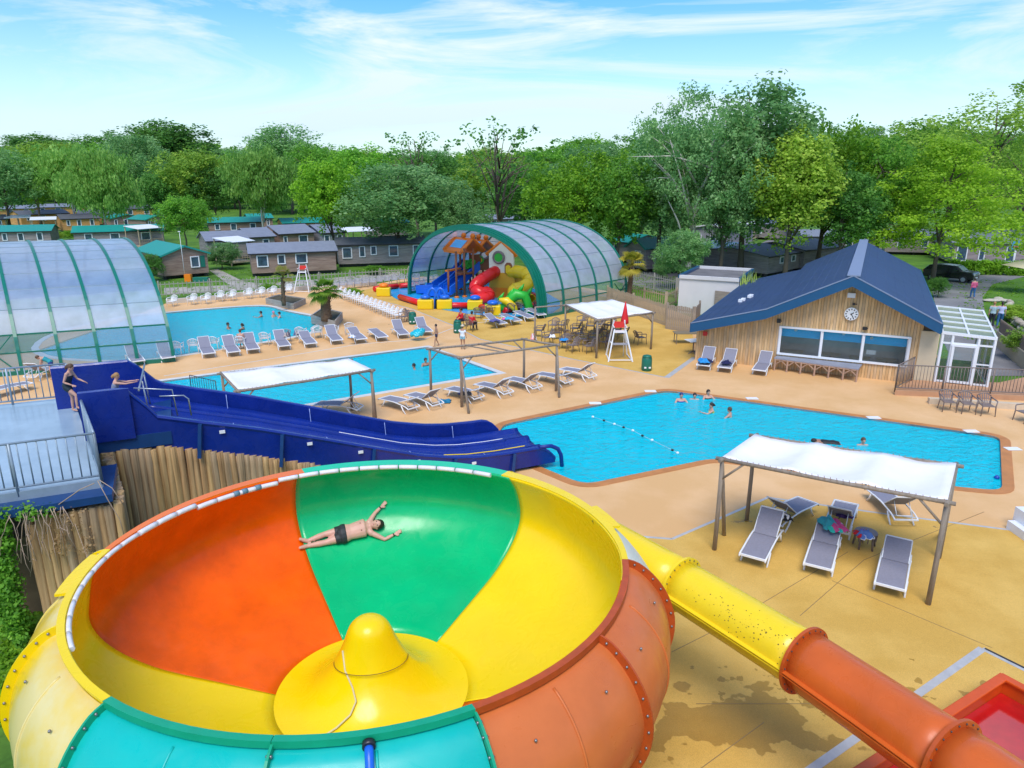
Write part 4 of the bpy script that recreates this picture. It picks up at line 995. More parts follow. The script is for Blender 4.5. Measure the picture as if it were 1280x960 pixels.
planter([(333, 380), (367, 387), (382, 380), (350, 375)], .45, 'low grey timber planter box holding the thin dry palm')
planter([(390, 404), (419, 412), (428, 400), (404, 394)], .55, 'grey timber planter box holding the thick green palm')
palm(355, 382, 2.0, .13, 16, 1.0, DRYL, 'thin palm with sparse dry fronds in the left planter by the lagoon', 3, .35, .9)
palm(408, 401, 1.75, .30, 34, 1.25, PALMG, 'thick short palm with full green fan leaves in the planter at the lagoon tip', 5, .4, 1.1)
palm(786, 379, 2.8, .17, 30, 1.35, PALMY, 'palm with yellow green crown at the right end of the shelter', 8, 0, .9)
# long low table with lattice legs by the clubhouse window
A = G(966, 463); B = G(1071, 478); d = (B-A).normalized(); n_ = V(-d.y, d.x, 0); L = (B-A).length
t = thing('low_table', 'long grey topped low table with arched lattice legs under the clubhouse window', 'table', tuple(A))
BT = mat('bluegrey_tabletop', (.27, .29, .35), .6, var=.1); PW = mat('pinkish_wood', (.42, .27, .19), .7, var=.15)
MB().prism([A, B, B+n_*1.15, A+n_*1.15], .60, .66).build('table_top', BT, t)
for k in range(7):
    for e in (0.03, 1.1):
        p = A+d*(L*k/6 if 0 < k < 6 else (.05 if k == 0 else L-.05))+n_*e
        MB().bar(p, p+V(0, 0, .6), .07).build('leg', PW, t)
        b = MB()
        if k < 6: b.bar(p+V(0, 0, .3), p+d*.35+V(0, 0, .585), .04)
        if k > 0: b.bar(p+V(0, 0, .3), p-d*.35+V(0, 0, .585), .04)
        b.build('brace', PW, t)
    if k < 6 : pass
MB().bar(A+n_*.03+V(0, 0, .57), B+n_*.03+V(0, 0, .57), .04, .07).build('apron', PW, t)
# small white table and brown folding table at the corner
c = G(866, 442); t = thing('bistro_table', 'small square white table on a dark pedestal at the clubhouse corner', 'table', tuple(c))
MB().box(c+V(0, 0, .73), (.75, .75, .03), .3).build('table_top', M_WHITE, t); MB().cyl(tuple(c+V(0, 0, .1)), .035, .62, 8).build('pedestal', M_TAUPE, t)
for a in range(4): MB().tube([c+V(0, 0, .15), c+V(.3*cos(a*1.57+.3), .3*sin(a*1.57+.3), .0)], .02, 6).build('foot', M_TAUPE, t)
c = G(858, 429); t = thing('tilted_board', 'low brown tilted board table behind the small white table', 'table', tuple(c))
MB().box(c+V(0, 0, .62), (1.5, .8, .03)).build('table_top', mat('brown_board', (.22, .17, .1), .7), t)
for s in (-.65, .65):
    for e in (-.3, .3): MB().bar(c+V(s, e, 0), c+V(s, e, .61), .04).build('leg', M_TAUPE, t)
# pool handrail at the lap pool
rl = thing('pool_handrail', 'black curved handrail at the near left corner of the lap pool behind the slide', 'handrail', G(250, 492))
b = MB(); A = G(240, 492); B = G(272, 500)
railing(rl, A, B, 0, .85, M_DARK, .16, 1.2, .01, .018)
# roller fitting by slide end
c = G(648, 583); t = thing('pool_cleaner', 'small wheeled metal fitting on the deck below the end of the blue slide', 'pool cleaner', tuple(c))
MB().box(c+V(0, 0, .1), (.5, .22, .08), .3).build('chassis', M_METAL, t)
for s in (-.18, .18): MB().ball(c+V(s, -.1, .07), .07, 8, 6).build('wheel', M_DARK, t)
# grey kiosk corner at the right edge
t = thing('white_step_box', 'white stepped plastic box cut by the right edge beside the deck', 'box', G(1279, 672))
c = G(1292, 668); MB().box(c+V(0, 0, .3), (.6, .9, .6)).build('box_body', M_WHITE, t)
MB().box(c+V(-.38, -.1, .12), (.25, .9, .24)).build('box_step', M_WHITE, t)
# ================================================================ PEOPLE
SKIN = mat('skin', (.56, .31, .22), .55, var=.08, scale=8); SKT = mat('tanned_skin', (.40, .20, .12), .55, var=.08, scale=8)
HAIRD = mat('dark_hair', (.022, .014, .01), .6); HAIRB = mat('brown_hair', (.09, .045, .02), .6); HAIRL = mat('fair_hair', (.35, .19, .07), .6)
def remesh(mb, name, m, parent, vox=.014, label=None):
    """merge overlapping tapered limbs into one continuous surface"""
    o = mb.build(name+'_raw', m, parent); r = o.modifiers.new('r', 'REMESH'); r.mode = 'VOXEL'; r.voxel_size = vox; r.use_smooth_shade = True
    s = o.modifiers.new('s', 'SMOOTH'); s.iterations = 3; s.factor = .5
    dg = bpy.context.evaluated_depsgraph_get(); me = bpy.data.meshes.new_from_object(o.evaluated_get(dg)); o.modifiers.clear(); old = o.data; o.data = me; o.name = name; bpy.data.meshes.remove(old); me.name = name
    if not me.materials: me.materials.append(m)
    return o
def mid(a, b, t=.5): return Vector(a).lerp(Vector(b), t)
def person(root, J, skin, hair, k=1.0, vox=.016, hairlen=0, clothes=(), face=None, up=None, female=False, hands=True):
    """J: joint positions in world coordinates; k scales the limb thickness"""
    J = {a: Vector(b) for a, b in J.items()}; b = MB()
    hd = J['head']; nk = J['neck']; pel = J['pelvis']; ch = J['chest']
    def limb(pts, rs, n=10): b.tube([J[p] if isinstance(p, str) else p for p in pts], [r*k for r in rs], n)
    across = (J['shR']-J['shL']).normalized()
    sw = (J['shR']-J['shL']).length; hw = sw*.42
    axis = (ch-pel).normalized(); fwd = axis.cross(across).normalized() if face is None else Vector(face)
    # torso rings: flattened
    def ring(c, wx, wy): return [c+across*wx*cos(2*pi*i/14)+fwd*wy*sin(2*pi*i/14) for i in range(14)]
    waist = pel.lerp(ch, .42)
    rings = [ring(pel-axis*.10*k, .10*k, .08*k), ring(pel-axis*.03*k, .165*k, .115*k), ring(pel+axis*.05*k, .16*k, .11*k), ring(waist, (.125 if female else .14)*k, .095*k), ring(ch-axis*.04*k, .155*k, .11*k), ring(ch+axis*.07*k, .165*k, .105*k), ring(nk-axis*.05*k, .11*k, .075*k), ring(nk, .055*k, .055*k)]
    vs = [p for r_ in rings for p in r_]; fs = []
    for i in range(len(rings)-1):
        for q in range(14): fs.append((i*14+q, i*14+(q+1) % 14, (i+1)*14+(q+1) % 14, (i+1)*14+q))
    fs += [tuple(range(14))[::-1], tuple((len(rings)-1)*14+q for q in range(14))]
    b.add(vs, fs, True)
    limb(['neck', hd-(hd-nk)*.25], [.055, .052])
    hu = (hd-nk).normalized(); hf = Vector(J.get('look', fwd)); hf = (hf-hu*hf.dot(hu)).normalized(); hs = hf.cross(hu)
    HM = Matrix((hs, hf, hu)).transposed().to_4x4()
    b.ball(hd, .1*k, 12, 10, (.8, .95, 1.12), HM); b.ball(hd+hf*.035*k-hu*.055*k, .062*k, 10, 8, (.9, .9, .9), HM)      # skull, jaw
    b.ball(hd+hf*.098*k-hu*.015*k, .017*k, 6, 5, (.9, 1.1, 1.5), HM)                                             # nose
    for s in (-1, 1): b.ball(hd+hs*.083*k*s-hu*.01*k, .02*k, 6, 5, (.5, .9, 1.4), HM)                              # ears
    for s in 'LR':
        sh, el, ha, hp, kn, an = (J[p+s] for p in ('sh', 'el', 'ha', 'hp', 'kn', 'an'))
        b.ball(sh, .058*k, 8, 6)
        limb([nk.lerp(sh, .3)-axis*.03*k, sh], [.05, .055]); limb([sh, mid(sh, el, .4), el, mid(el, ha, .35), ha], [.05, .047, .036, .037, .024])
        d = (ha-el).normalized(); sd = d.cross(fwd); sd = sd.normalized() if sd.length > .1 else d.orthogonal().normalized(); up_ = sd.cross(d)
        palm = ha+d*.05*k; b.ball(palm, .036*k, 8, 6, (1, 1, 1), Matrix((sd, d, up_)).transposed().to_4x4() @ Matrix.Diagonal((1.0, 1.3, .55, 1)))
        if hands:
            for q, (o_, l_) in enumerate(((-.027, .062), (-.009, .075), (.009, .07), (.027, .055))):
                p0 = palm+sd*o_*k+d*.03*k; b.tube([p0, p0+(d+sd*o_*6)*l_*.5*k, p0+(d+sd*o_*6)*l_*k-up_*.012*k], [.0105*k, .0095*k, .007*k], 5)
            p0 = ha+sd*.028*k+d*.02*k; b.tube([p0, p0+(d*.6+sd*.8)*.03*k, p0+(d+sd*.5)*.055*k], [.013*k, .011*k, .008*k], 5)
        limb([pel.lerp(hp, .6), hp, mid(hp, kn, .45), kn, mid(kn, an, .35), an], [.08, .088, .076, .052, .054, .034])
        ft = J.get('ft'+s); ft = ft if ft is not None else an+fwd*.14*k-V(0, 0, .05)*k
        limb([an-(ft-an)*.25, an.lerp(ft, .3), ft], [.036, .038, .026])
    body = remesh(b, 'body', skin, root, vox)
    h = MB(); h.ball(hd+hu*.022*k-hf*.018*k, .106*k, 12, 10, (.86, .95, 1.04), HM)
    if hairlen: 
        tail = hd-hf*.1*k; h.tube([tail+hu*.03*k, tail-hf*.03*k-hu*.06*k, tail-hu*hairlen*k-hf*.01*k], [.045*k, .05*k, .022*k], 8)
    hm = remesh(h, 'hair', hair, root, .012)
    e = MB()
    for s in (-1, 1): e.ball(hd+hf*.083*k+hs*.033*k*s+hu*.012*k, .011*k, 6, 4)
    e.build('eyes', M_DARK, root)
    MB().ball(hd+hf*.090*k-hu*.055*k, .02*k, 6, 4, (1.1, .35, .3), HM).build('mouth', mat('lips', (.4, .12, .1), .5), root)
    for (nm, m, parts) in clothes:
        c = MB()
        for p in parts:
            if p == 'torso' or p == 'brief' or p == 'vest':
                rs_ = {'brief': rings[0:3], 'torso': rings[0:7], 'vest': rings[0:6]}[p]
                cen = [sum(r_, V(0, 0, 0))/14 for r_ in rs_]; vs = [cc+(q-cc)*(1+.014*k/max(.03, (q-cc).length)) for r_, cc in zip(rs_, cen) for q in r_]; fs = []
                for i in range(len(rs_)-1):
                    for q in range(14): fs.append((i*14+q, i*14+(q+1) % 14, (i+1)*14+(q+1) % 14, (i+1)*14+q))
                fs += [tuple(range(14))[::-1], tuple((len(rs_)-1)*14+q for q in range(14))]
                c.add(vs, fs, True)
            elif p == 'sleeves':
                for s in 'LR': c.tube([J['sh'+s], mid(J['sh'+s], J['el'+s], .6)], [.066*k, .062*k], 10)
            elif p == 'longsleeves':
                for s in 'LR': c.tube([J['sh'+s], J['el'+s], mid(J['el'+s], J['ha'+s], .9)], [.07*k, .058*k, .045*k], 10)
            elif p == 'shorts':
                for s in 'LR': c.tube([pel.lerp(J['hp'+s], .6), J['hp'+s], mid(J['hp'+s], J['kn'+s], .38)], [.095*k, .104*k, .096*k], 12)
            elif p == 'trousers':
                for s in 'LR': c.tube([pel.lerp(J['hp'+s], .6), J['hp'+s], J['kn'+s], mid(J['kn'+s], J['an'+s], .95)], [.095*k, .104*k, .075*k, .055*k], 12)
            elif p == 'straps':
                for s in 'LR': c.tube([mid(nk, J['sh'+s], .55)+fwd*.03*k, ch+fwd*.1*k+across*(.07 if s == 'R' else -.07)*k], .014*k, 6)
            elif p == 'skirt': c.tube([pel+axis*.05*k, pel-axis*.12*k, pel-axis*.2*k], [.17*k, .2*k, .22*k], 14)
        remesh(c, nm, m, root, .014)
    return body
def standing(c, face, h=1.7, pose=None, stride=.0):
    """default joints for a standing figure at ground point c, facing angle in degrees"""
    s = h/1.72; a = radians(face); f = V(cos(a), sin(a), 0); r = V(f.y, -f.x, 0)
    def P(x, y, z): return c+(r*x+f*y+V(0, 0, z))*s
    J = dict(pelvis=P(0, 0, .95), chest=P(0, .01, 1.27), neck=P(0, 0, 1.45), head=P(0, .03, 1.61), look=f)
    for S, q in (('L', -1), ('R', 1)):
        J['sh'+S] = P(q*.17, 0, 1.40); J['el'+S] = P(q*.23, -.02+stride*.2*q, 1.12); J['ha'+S] = P(q*.24, .08+stride*.5*q, .88)
        J['hp'+S] = P(q*.09, 0, .9); J['kn'+S] = P(q*.10, .04-stride*.35*q+abs(stride)*.1, .50); J['an'+S] = P(q*.10, -stride*.9*q, .08+(.06*abs(stride) if q*stride > 0 else 0)); J['ft'+S] = P(q*.11, -stride*.9*q+.14, .03)
    for kx, v in (pose or {}).items():
        J[kx] = P(*v) if kx != 'look' else (r*v[0]+f*v[1]+V(0, 0, v[2]))
    return J, s
# --- the man sliding in the bowl: joints laid on the bowl wall
def bowl_hit(px, py, off):
    d = ray(px, py); t = 5.
    o = V(0, 0, H)
    while t < 25:
        p = o+d*t; x = p.x-BC.x; y = p.y-BC.y; z = p.z+.04*y; r = sqrt(x*x+y*y)
        if z < 3.78 and r < 4.3:
            best = None
            k = 40; q0 = None
            zz = max(1.32, min(3.78, z)); rr = None
            for (r0, z0), (r1, z1) in zip(IP, IP[1:]):
                if z0 <= zz <= z1: rr = lerp(r0, r1, (zz-z0)/(z1-z0)); sl_ = (r1-r0, z1-z0); break
            if r > rr:
                n = Vector((-sl_[1], sl_[0])).normalized(); er = V(x/r, y/r, 0)
                nn = (er*n.x+V(0, 0, n.y)).normalized()
                if nn.z < 0 and n.y < 0: pass
                return p+nn*off, nn
        t += .01
man = thing('person', 'man in black swim shorts lying on his back in the bowl slide', 'person', tuple(bowl_hit(435, 668, .1)[0]))
def q_(zx, zy, off): return bowl_hit(340+zx/6.4, 600+zy/6.4, off)[0]
nrm = bowl_hit(448, 666, .1)[1]
J = dict(pelvis=q_(570, 449, .12), chest=q_(712, 410, .13), neck=q_(778, 388, .12), head=q_(842, 376, .14), look=nrm*.8+V(-.3, -.2, -.1),
         shL=q_(778, 345, .11), shR=q_(795, 438, .10), elL=q_(825, 268, .06), elR=q_(905, 482, .05), haL=q_(872, 212, .06), haR=q_(980, 442, .05),
         hpL=q_(548, 425, .10), hpR=q_(552, 476, .10), knL=q_(420, 447, .08), knR=q_(425, 513, .08), anL=q_(280, 497, .05), anR=q_(275, 538, .05), ftL=q_(212, 486, .09), ftR=q_(212, 560, .09))
body = person(man, J, mat('man_skin', (.62, .36, .28), .5, var=.08, scale=6), HAIRD, 1.15, .013, 0, [('swim_shorts', mat('black_swim_shorts', (.018, .025, .03), .6, col2=(.10, .18, .17), thr=(.62, .66), scale=7), ['brief', 'shorts'])], face=nrm)
bnd = MB()
for s in 'LR':
    a = J['el'+s].lerp(J['ha'+s], .93); d = (J['ha'+s]-J['el'+s]).normalized(); bnd.tube([a-d*.012, a+d*.012], .033, 10)
bnd.build('wrist_band', M_DARK, man)
cc = J['pelvis'].lerp(J['chest'], .95); ac = (J['shR']-J['shL']).normalized()
ch_ = MB()
for s in (-1, 1): ch_.ball(J['chest']+nrm*.112+ac*.075*s, .014, 6, 4)
ch_.build('nipples', mat('nipple_skin', (.25, .10, .08), .6), man)
# --- girls on the slide platform
g1 = thing('person', 'girl in a dark swimsuit stepping onto the start of the blue slide', 'person', tuple(G(90, 517, 3.0)))
c = G(90, 516, 3.0); J, s = standing(c, 5, 1.42, dict(chest=(0, .09, 1.24), neck=(0, .14, 1.42), head=(0, .21, 1.55), shL=(-.16, .14, 1.36), shR=(.16, .12, 1.36), elR=(.2, .02, 1.10), haR=(.17, .24, 1.0), elL=(-.2, .25, 1.12), haL=(-.15, .48, 1.02), knR=(.1, .28, .62), anR=(.1, .25, .22), ftR=(.1, .38, .16)))
DSW = mat('dark_swimsuit', (.006, .02, .03), .6)
person(g1, J, SKIN, HAIRB, s, .014, .14, [('swimsuit', DSW, ['vest', 'straps', 'shorts'])], female=True)
g2 = thing('person', 'younger girl in a grey striped swimsuit gripping the bar at the blue slide', 'person', tuple(SP(.75, 1.6, 3.0)))
c = SP(.62, 1.35, 3.02); J, s = standing(c, 22, 1.28, dict(chest=(0, .10, 1.22), neck=(0, .13, 1.40), head=(0, .18, 1.55), shL=(-.15, .14, 1.33), shR=(.15, .14, 1.33), elR=(.17, .45, 1.28), haR=(.12, .72, 1.30), elL=(-.17, .42, 1.27), haL=(-.12, .72, 1.30)))
person(g2, J, SKIN, HAIRL, s, .014, .12, [('swimsuit', mat('striped_swimsuit', (.20, .22, .30), .7, var=.3, scale=30), ['vest', 'straps'])], female=True)
# --- others on deck
def stand(px, py, face, h, skin, hair, clothes, label, pose=None, stride=0, hl=0, z=0, fem=False):
    c = G(px, py, z); t = thing('person', label, 'person', tuple(c)); J, s = standing(c, face, h, pose, stride)
    person(t, J, skin, hair, s, .02, hl, clothes, female=fem, hands=True); return t, J, s
NAVY = mat('navy_trunks', (.01, .012, .04), .6); REDT = mat('red_tshirt', (.60, .01, .02), .8); WHT = mat('white_tshirt', (.72, .74, .78), .8)
LBL = mat('light_blue_shorts', (.25, .50, .60), .8); JEAN = mat('blue_jeans', (.03, .12, .28), .85); PNK = mat('pink_hoodie', (.55, .10, .20), .85); DKT = mat('dark_trousers', (.02, .02, .03), .8); TEALT = mat('teal_shirt', (.02, .30, .34), .8)
stand(546, 433, 200, 1.28, SKT, HAIRD, [('swim_trunks', NAVY, ['brief', 'shorts'])], 'boy in dark swim trunks walking past the lounger with the turquoise ring', stride=.22)
t, J, s = stand(578.5, 437, 75, 1.38, SKT, HAIRB, [('tshirt', WHT, ['vest', 'sleeves']), ('shorts', LBL, ['brief', 'shorts'])], 'child in white shirt, pale cap and light blue shorts near the lap pool', fem=True)
b = MB(); b.ball(J['head']+V(0, 0, .05), .12*s, 10, 6, (1, 1, .7)); b.cyl(tuple(J['head']+V(0, 0, .03)), .15*s, .012, 12); b.build('cap', mat('cream_cap', (.6, .5, .35), .8), t)
sit = dict(pelvis=(0, 0, .52), chest=(0, .06, .84), neck=(0, .08, 1.02), head=(0, .12, 1.18), shL=(-.17, .07, .97), shR=(.17, .07, .97), elL=(-.22, .14, .72), elR=(.22, .14, .72), haL=(-.12, .36, .62), haR=(.12, .36, .62), hpL=(-.09, .02, .5), hpR=(.09, .02, .5), knL=(-.12, .44, .5), knR=(.12, .44, .5), anL=(-.12, .46, .1), anR=(.12, .46, .1), ftL=(-.12, .6, .04), ftR=(.12, .6, .04))
stand(578, 409, 215, 1.65, SKT, HAIRD, [('tshirt', REDT, ['vest', 'longsleeves']), ('trousers', NAVY, ['brief', 'trousers'])], 'person in a red top and dark trousers seated left of the other one in red', sit, hl=.1, fem=True)
stand(589, 414, 60, 1.65, SKT, HAIRD, [('tshirt', REDT, ['vest', 'longsleeves']), ('trousers', DKT, ['brief', 'trousers'])], 'person in red seated with the back turned, right of the other in red', sit)
chair(CT, 577.5, 408.5, 215, 'brown armchair under the left seated person in red'); chair(CT, 589.5, 413.5, 60, 'brown armchair under the right seated person in red')
stand(1215, 373, 80, 1.62, SKIN, HAIRD, [('hoodie', PNK, ['torso', 'longsleeves']), ('jeans', JEAN, ['brief', 'trousers'])], 'person in a pink top and jeans walking away along the asphalt', stride=.15, z=-.28)
stand(1238, 409, 60, 1.68, SKIN, HAIRL, [('tshirt', mat('grey_tshirt', (.35, .48, .52), .8), ['torso', 'sleeves']), ('trousers', DKT, ['brief', 'trousers'])], 'person in a pale grey shirt and dark trousers, left of the walking pair', stride=.12, z=-.28)
stand(1248, 409, 60, 1.68, SKIN, HAIRD, [('tshirt', mat('lilac_tshirt', (.52, .55, .75), .8), ['torso', 'sleeves']), ('jeans', JEAN, ['brief', 'trousers'])], 'person in a white top and blue jeans, right of the walking pair', stride=-.12, z=-.28, hl=.15, fem=True)
stand(67, 474, 200, 1.55, SKIN, HAIRB, [('swim_shorts', mat('blue_swimwear', (.01, .06, .25), .7), ['brief', 'shorts']), ('tshirt', TEALT, ['vest'])], 'person in teal and blue bending over the lounger beside the glazed dome', dict(chest=(0, .24, 1.12), neck=(0, .40, 1.20), head=(0, .52, 1.22), shL=(-.17, .36, 1.15), shR=(.17, .36, 1.15), elL=(-.2, .42, .9), elR=(.2, .42, .9), haL=(-.15, .5, .68), haR=(.15, .5, .68)))
stand(302, 437, 100, 1.5, SKIN, HAIRB, [('swim_shorts', NAVY, ['brief', 'shorts'])], 'bather seated among the white armchairs on the near bank of the lagoon', sit)
chair(CW, 302, 436.5, 100, 'white armchair holding the seated bather by the lagoon')
# lifeguard chair is empty; swimmers: upper bodies above the water, legs treading below
def swimmer(px, py, face, skin, hair, suit, label, pose=0, hl=0, z=-.07):
    c = G(px, py, z); t = thing('person', label, 'person', tuple(c)); dz = -1.24 if pose != 1 else -1.36
    arms = {0: dict(elL=(-.32, .2, 1.22), elR=(.32, .2, 1.22), haL=(-.35, .45, 1.24), haR=(.35, .45, 1.24)), 1: dict(elL=(-.35, .1, 1.3), elR=(.35, .1, 1.3), haL=(-.5, .3, 1.32), haR=(.5, .3, 1.32)), 2: dict(elL=(-.3, .25, 1.3), haL=(-.2, .5, 1.35), elR=(.3, .05, 1.2), haR=(.45, .3, 1.2))}[pose]
    base = V(c.x, c.y, z+dz+ .02); J, s = standing(base, face, 1.62, arms)
    if pose == 3: pass
    for kx in ('anL', 'anR', 'ftL', 'ftR', 'knL', 'knR'): J[kx] = V(J[kx].x, J[kx].y, max(J[kx].z, -1.12+(.0 if kx[:2] != 'kn' else .25)))
    person(t, J, skin, hair, s, .02, hl, [('swimwear', suit, ['brief', 'vest'] if hl else ['brief', 'shorts'])], female=bool(hl)); return t
BLK = mat('black_swimwear', (.01, .01, .012), .6); YLW = mat('yellow_swimwear', (.75, .75, .03), .6); GNY = mat('green_swimwear', (.03, .45, .15), .6)
for a in ((285, 411, 10, SKT, HAIRD, NAVY, 'swimmer, left of the two in the near part of the lagoon', 0), (303.5, 412, 170, SKT, HAIRD, BLK, 'swimmer, right of the two in the near part of the lagoon', 0, .1), (327, 396, 200, SKT, HAIRD, NAVY, 'swimmer with arm out at the left of the far group in the lagoon', 2), (342, 396, -20, SKIN, mat('pink_cap', (.6, .2, .3), .5), GNY, 'swimmer in the middle of the far group in the lagoon', 0), (350, 397, 200, SKIN, HAIRD, YLW, 'swimmer at the right of the far group in the lagoon', 0),
          (518, 461, 190, SKT, HAIRD, BLK, 'swimmer at the left of the pair in the lap pool', 1), (532, 457, -60, SKT, HAIRD, BLK, 'swimmer with dark hair at the right of the pair in the lap pool', 0, .12),
          (851, 502, -90, SKIN, mat('blue_cap', (.01, .03, .15), .5), mat('blue_rash_vest', (.01, .04, .3), .7), 'child with a dark blue cap at the left of the group in the main pool', 0, .05), (868, 499, -100, SKIN, HAIRD, BLK, 'swimmer wearing goggles in the middle of the group at the far pool corner', 1), (884.5, 498, -80, SKIN, HAIRD, BLK, 'swimmer with hair tied up, right of the far group in the main pool', 0, .15),
          (889.5, 515, 180, SKIN, HAIRD, YLW, 'child in a bright yellow top in the main pool', 2, .06), (912, 521, 150, SKIN, HAIRB, BLK, 'bare shouldered swimmer with back turned, nearest of the group of five', 0), (1078, 556, -90, SKIN, HAIRB, mat('teal_swimwear', (.02, .35, .35), .6), 'swimmer with outstretched arms near the front sail roof', 1, .06)):
    swimmer(*a)
# face-down snorkeller
c = G(1031, 553, -.07); t = thing('person', 'dark clad swimmer floating face down between the group and the pergola', 'person', tuple(c))
f = V(-.97, .2, 0); r_ = V(.2, .97, 0); P = lambda x, y, z: c+f*y+r_*x+V(0, 0, z)
J = dict(pelvis=P(0, -.3, -.02), chest=P(0, .02, -.01), neck=P(0, .2, 0), head=P(0, .36, .02), look=V(0, 0, -1), shL=P(-.17, .15, 0), shR=P(.17, .15, 0), elL=P(-.3, .4, -.03), elR=P(.3, .4, -.03), haL=P(-.2, .65, -.05), haR=P(.2, .65, -.05), hpL=P(-.09, -.35, -.03), hpR=P(.09, -.35, -.03), knL=P(-.12, -.75, -.1), knR=P(.12, -.75, -.1), anL=P(-.14, -1.1, -.08), anR=P(.14, -1.15, -.12), ftL=P(-.14, -1.25, -.1), ftR=P(.14, -1.3, -.14))
person(t, J, SKT, HAIRD, .95, .02, 0, [('swimwear', BLK, ['torso', 'shorts'])], face=V(0, 0, -1))
# ball in the pool near the right end
MB().ball(G(1246, 597, -.04), .08, 12, 8).build('pool_ball', mat('blue_ball', (.01, .06, .35), .3), label='small dark blue ball floating at the right end of the main pool', cat='ball')
# ================================================================ CLUBHOUSE
O = V(9.6, 36.1, 0); Uv = V(.894, -.447, 0); Wv = V(.4475, .894, 0)
def CH(u, w_, z): return O+Uv*u+Wv*w_+V(0, 0, z)
ch = thing('clubhouse', 'timber clad clubhouse with dark blue gabled roof and wall clock beside the main pool', 'building', tuple(O))
ROOFB = mat('blue_roof_membrane', (.026, .054, .135), .55, var=.12, scale=.7, bump=.2, bscale=8); FASC = mat('blue_fascia', (.008, .075, .18), .4, var=.05)
RIDGE = mat('ridge_cap_lead', (.20, .25, .36), .5); FRW = mat('white_window_frame', (.75, .77, .8), .4)
PLK = [mat('larch_plank_%s' % n, c, .75, var=.22, scale=3, stretch=(4, 4, .5), col2=c2) for n, c, c2 in (('light', (.72, .45, .20), (.86, .58, .30)), ('mid', (.60, .36, .15), (.76, .49, .24)), ('grey', (.54, .36, .19), (.72, .50, .29)))]
RP = [(-.15, 2.05), (3.4, 3.05), (7.0, 4.86), (10.75, 3.0)]
def roofz(u):
    for (a, za), (b_, zb) in zip(RP, RP[1:]):
        if u <= b_: return lerp(za, zb, (u-a)/(b_-a))
    return 3.0
FZ = .46
for i, nm in enumerate(('roof_slope', 'roof_slope', 'roof_slope')):
    (a, za), (b_, zb) = RP[i], RP[i+1]; wb = 16.3 if i == 0 else 20.2
    MB().poly3([CH(a, -.85, za-.06), CH(b_, -.85, zb-.06), CH(b_, wb, zb-.06), CH(a, wb, za-.06)][::1], .12).build(nm, ROOFB, ch)
    MB().poly3([CH(a, -.87, za+.01), CH(b_, -.87, zb+.01), CH(b_, -.87, zb-FZ), CH(a, -.87, za-FZ)], .05).build('fascia', FASC, ch)
    b = MB(); n = int((b_-a)/.42)
    for k in range(1, n):
        u = lerp(a, b_, k/n); b.bar(CH(u, -.84, roofz(u)+.006), CH(u, wb, roofz(u)+.006), .025, .014)
    b.build('roof_seam', ROOFB, ch, kind='stuff')
    MB().bar(CH(a, -.9, za+.03), CH(b_, -.9, zb+.03), .03, .05).build('roof_edge_trim', RIDGE, ch)
MB().bar(CH(7.0, -.92, 4.90), CH(7.0, 20.2, 4.90), .55, .06).build('ridge_cap', RIDGE, ch)
MB().poly3([CH(10.77, -.87, 3.01), CH(10.77, 20.2, 3.01), CH(10.77, 20.2, 2.6), CH(10.77, -.87, 2.6)], .05).build('fascia', FASC, ch)
MB().poly3([CH(-.17, -.87, 2.06), CH(-.17, 16.3, 2.06), CH(-.17, 16.3, 1.6), CH(-.17, -.87, 1.6)], .05).build('fascia', FASC, ch)
for (u, w_) in ((1.0, 4.2), (1.3, 5.4), (1.35, 5.6), (1.1, 4.5)):
    MB().box(tuple(CH(u+.4, w_, roofz(u+.4)+.08)), (.22, .32, .14), -.46).build('roof_vent', FRW, ch)
MB().prism([CH(.1, 0.1, 0), CH(10.0, .1, 0), CH(10.0, 19.6, 0), CH(7, 19.6, 0), CH(.1, 16.0, 0)], -.02, .03).build('floor_slab', mat('interior_floor', (.20, .15, .10), .4), ch)
W0, W1, Z0, Z1 = 4.05, 9.65, .78, 2.12
pw = .125; k = 0; u = 0.0
while u < 10.02:
    zt = min(roofz(u), roofz(u+pw))-.12; segs = [(0, zt)]
    if W0-.02 < u+pw/2 < W1+.02: segs = [(0, Z0-.04), (Z1+.04, zt)]
    m = PLK[(k*7+k//3) % 3]
    for (a, b_) in segs:
        pr = .0 if k % 2 else .012
        MB().box((0, 0, 0), (pw-.012, .03+pr, b_-a), M=Matrix.Translation(CH(u+pw/2, 0-.015, (a+b_)/2)) @ Matrix.Rotation(atan2(Uv.y, Uv.x), 4, 'Z')).build('plank', m, ch)
    u += pw; k += 1
# backing wall with the window opening, side walls
BK = mat('wall_backing', (.12, .08, .05), .8)
b = MB()
for (a, c, z0, z1) in ((0.02, W0, 0, None), (W1, 10.8, 0, None), (W0, W1, 0, Z0), (W0, W1, Z1, None)):
    us = [a]+[x for x in (3.4, 7.0) if a < x < c]+[c]
    top = [CH(x, .06, (roofz(x)-.14) if z1 is None else z1) for x in us]; b.poly3([CH(x, .06, z0) for x in us]+top[::-1], .08)
b.build('front_wall', BK, ch)
b = MB(); b.poly3([CH(.04, .1, 0), CH(.04, 16.2, 0), CH(.04, 16.2, 1.98), CH(.04, .1, 1.98)], .1); b.poly3([CH(10.7, .1, 0), CH(10.7, 19.8, 0), CH(10.7, 19.8, 2.9), CH(10.7, .1, 2.9)], .1)
b.poly3([CH(.04, 16.0, 0), CH(10.7, 16.0, 0), CH(10.7, 16.0, 2.88), CH(7, 16.0, 4.7), CH(3.4, 16, 2.9), CH(.04, 16.0, 1.9)], .1)
b.build('side_wall', mat('side_cladding', (.34, .23, .13), .8, var=.3, scale=2, stretch=(8, 8, .6)), ch)
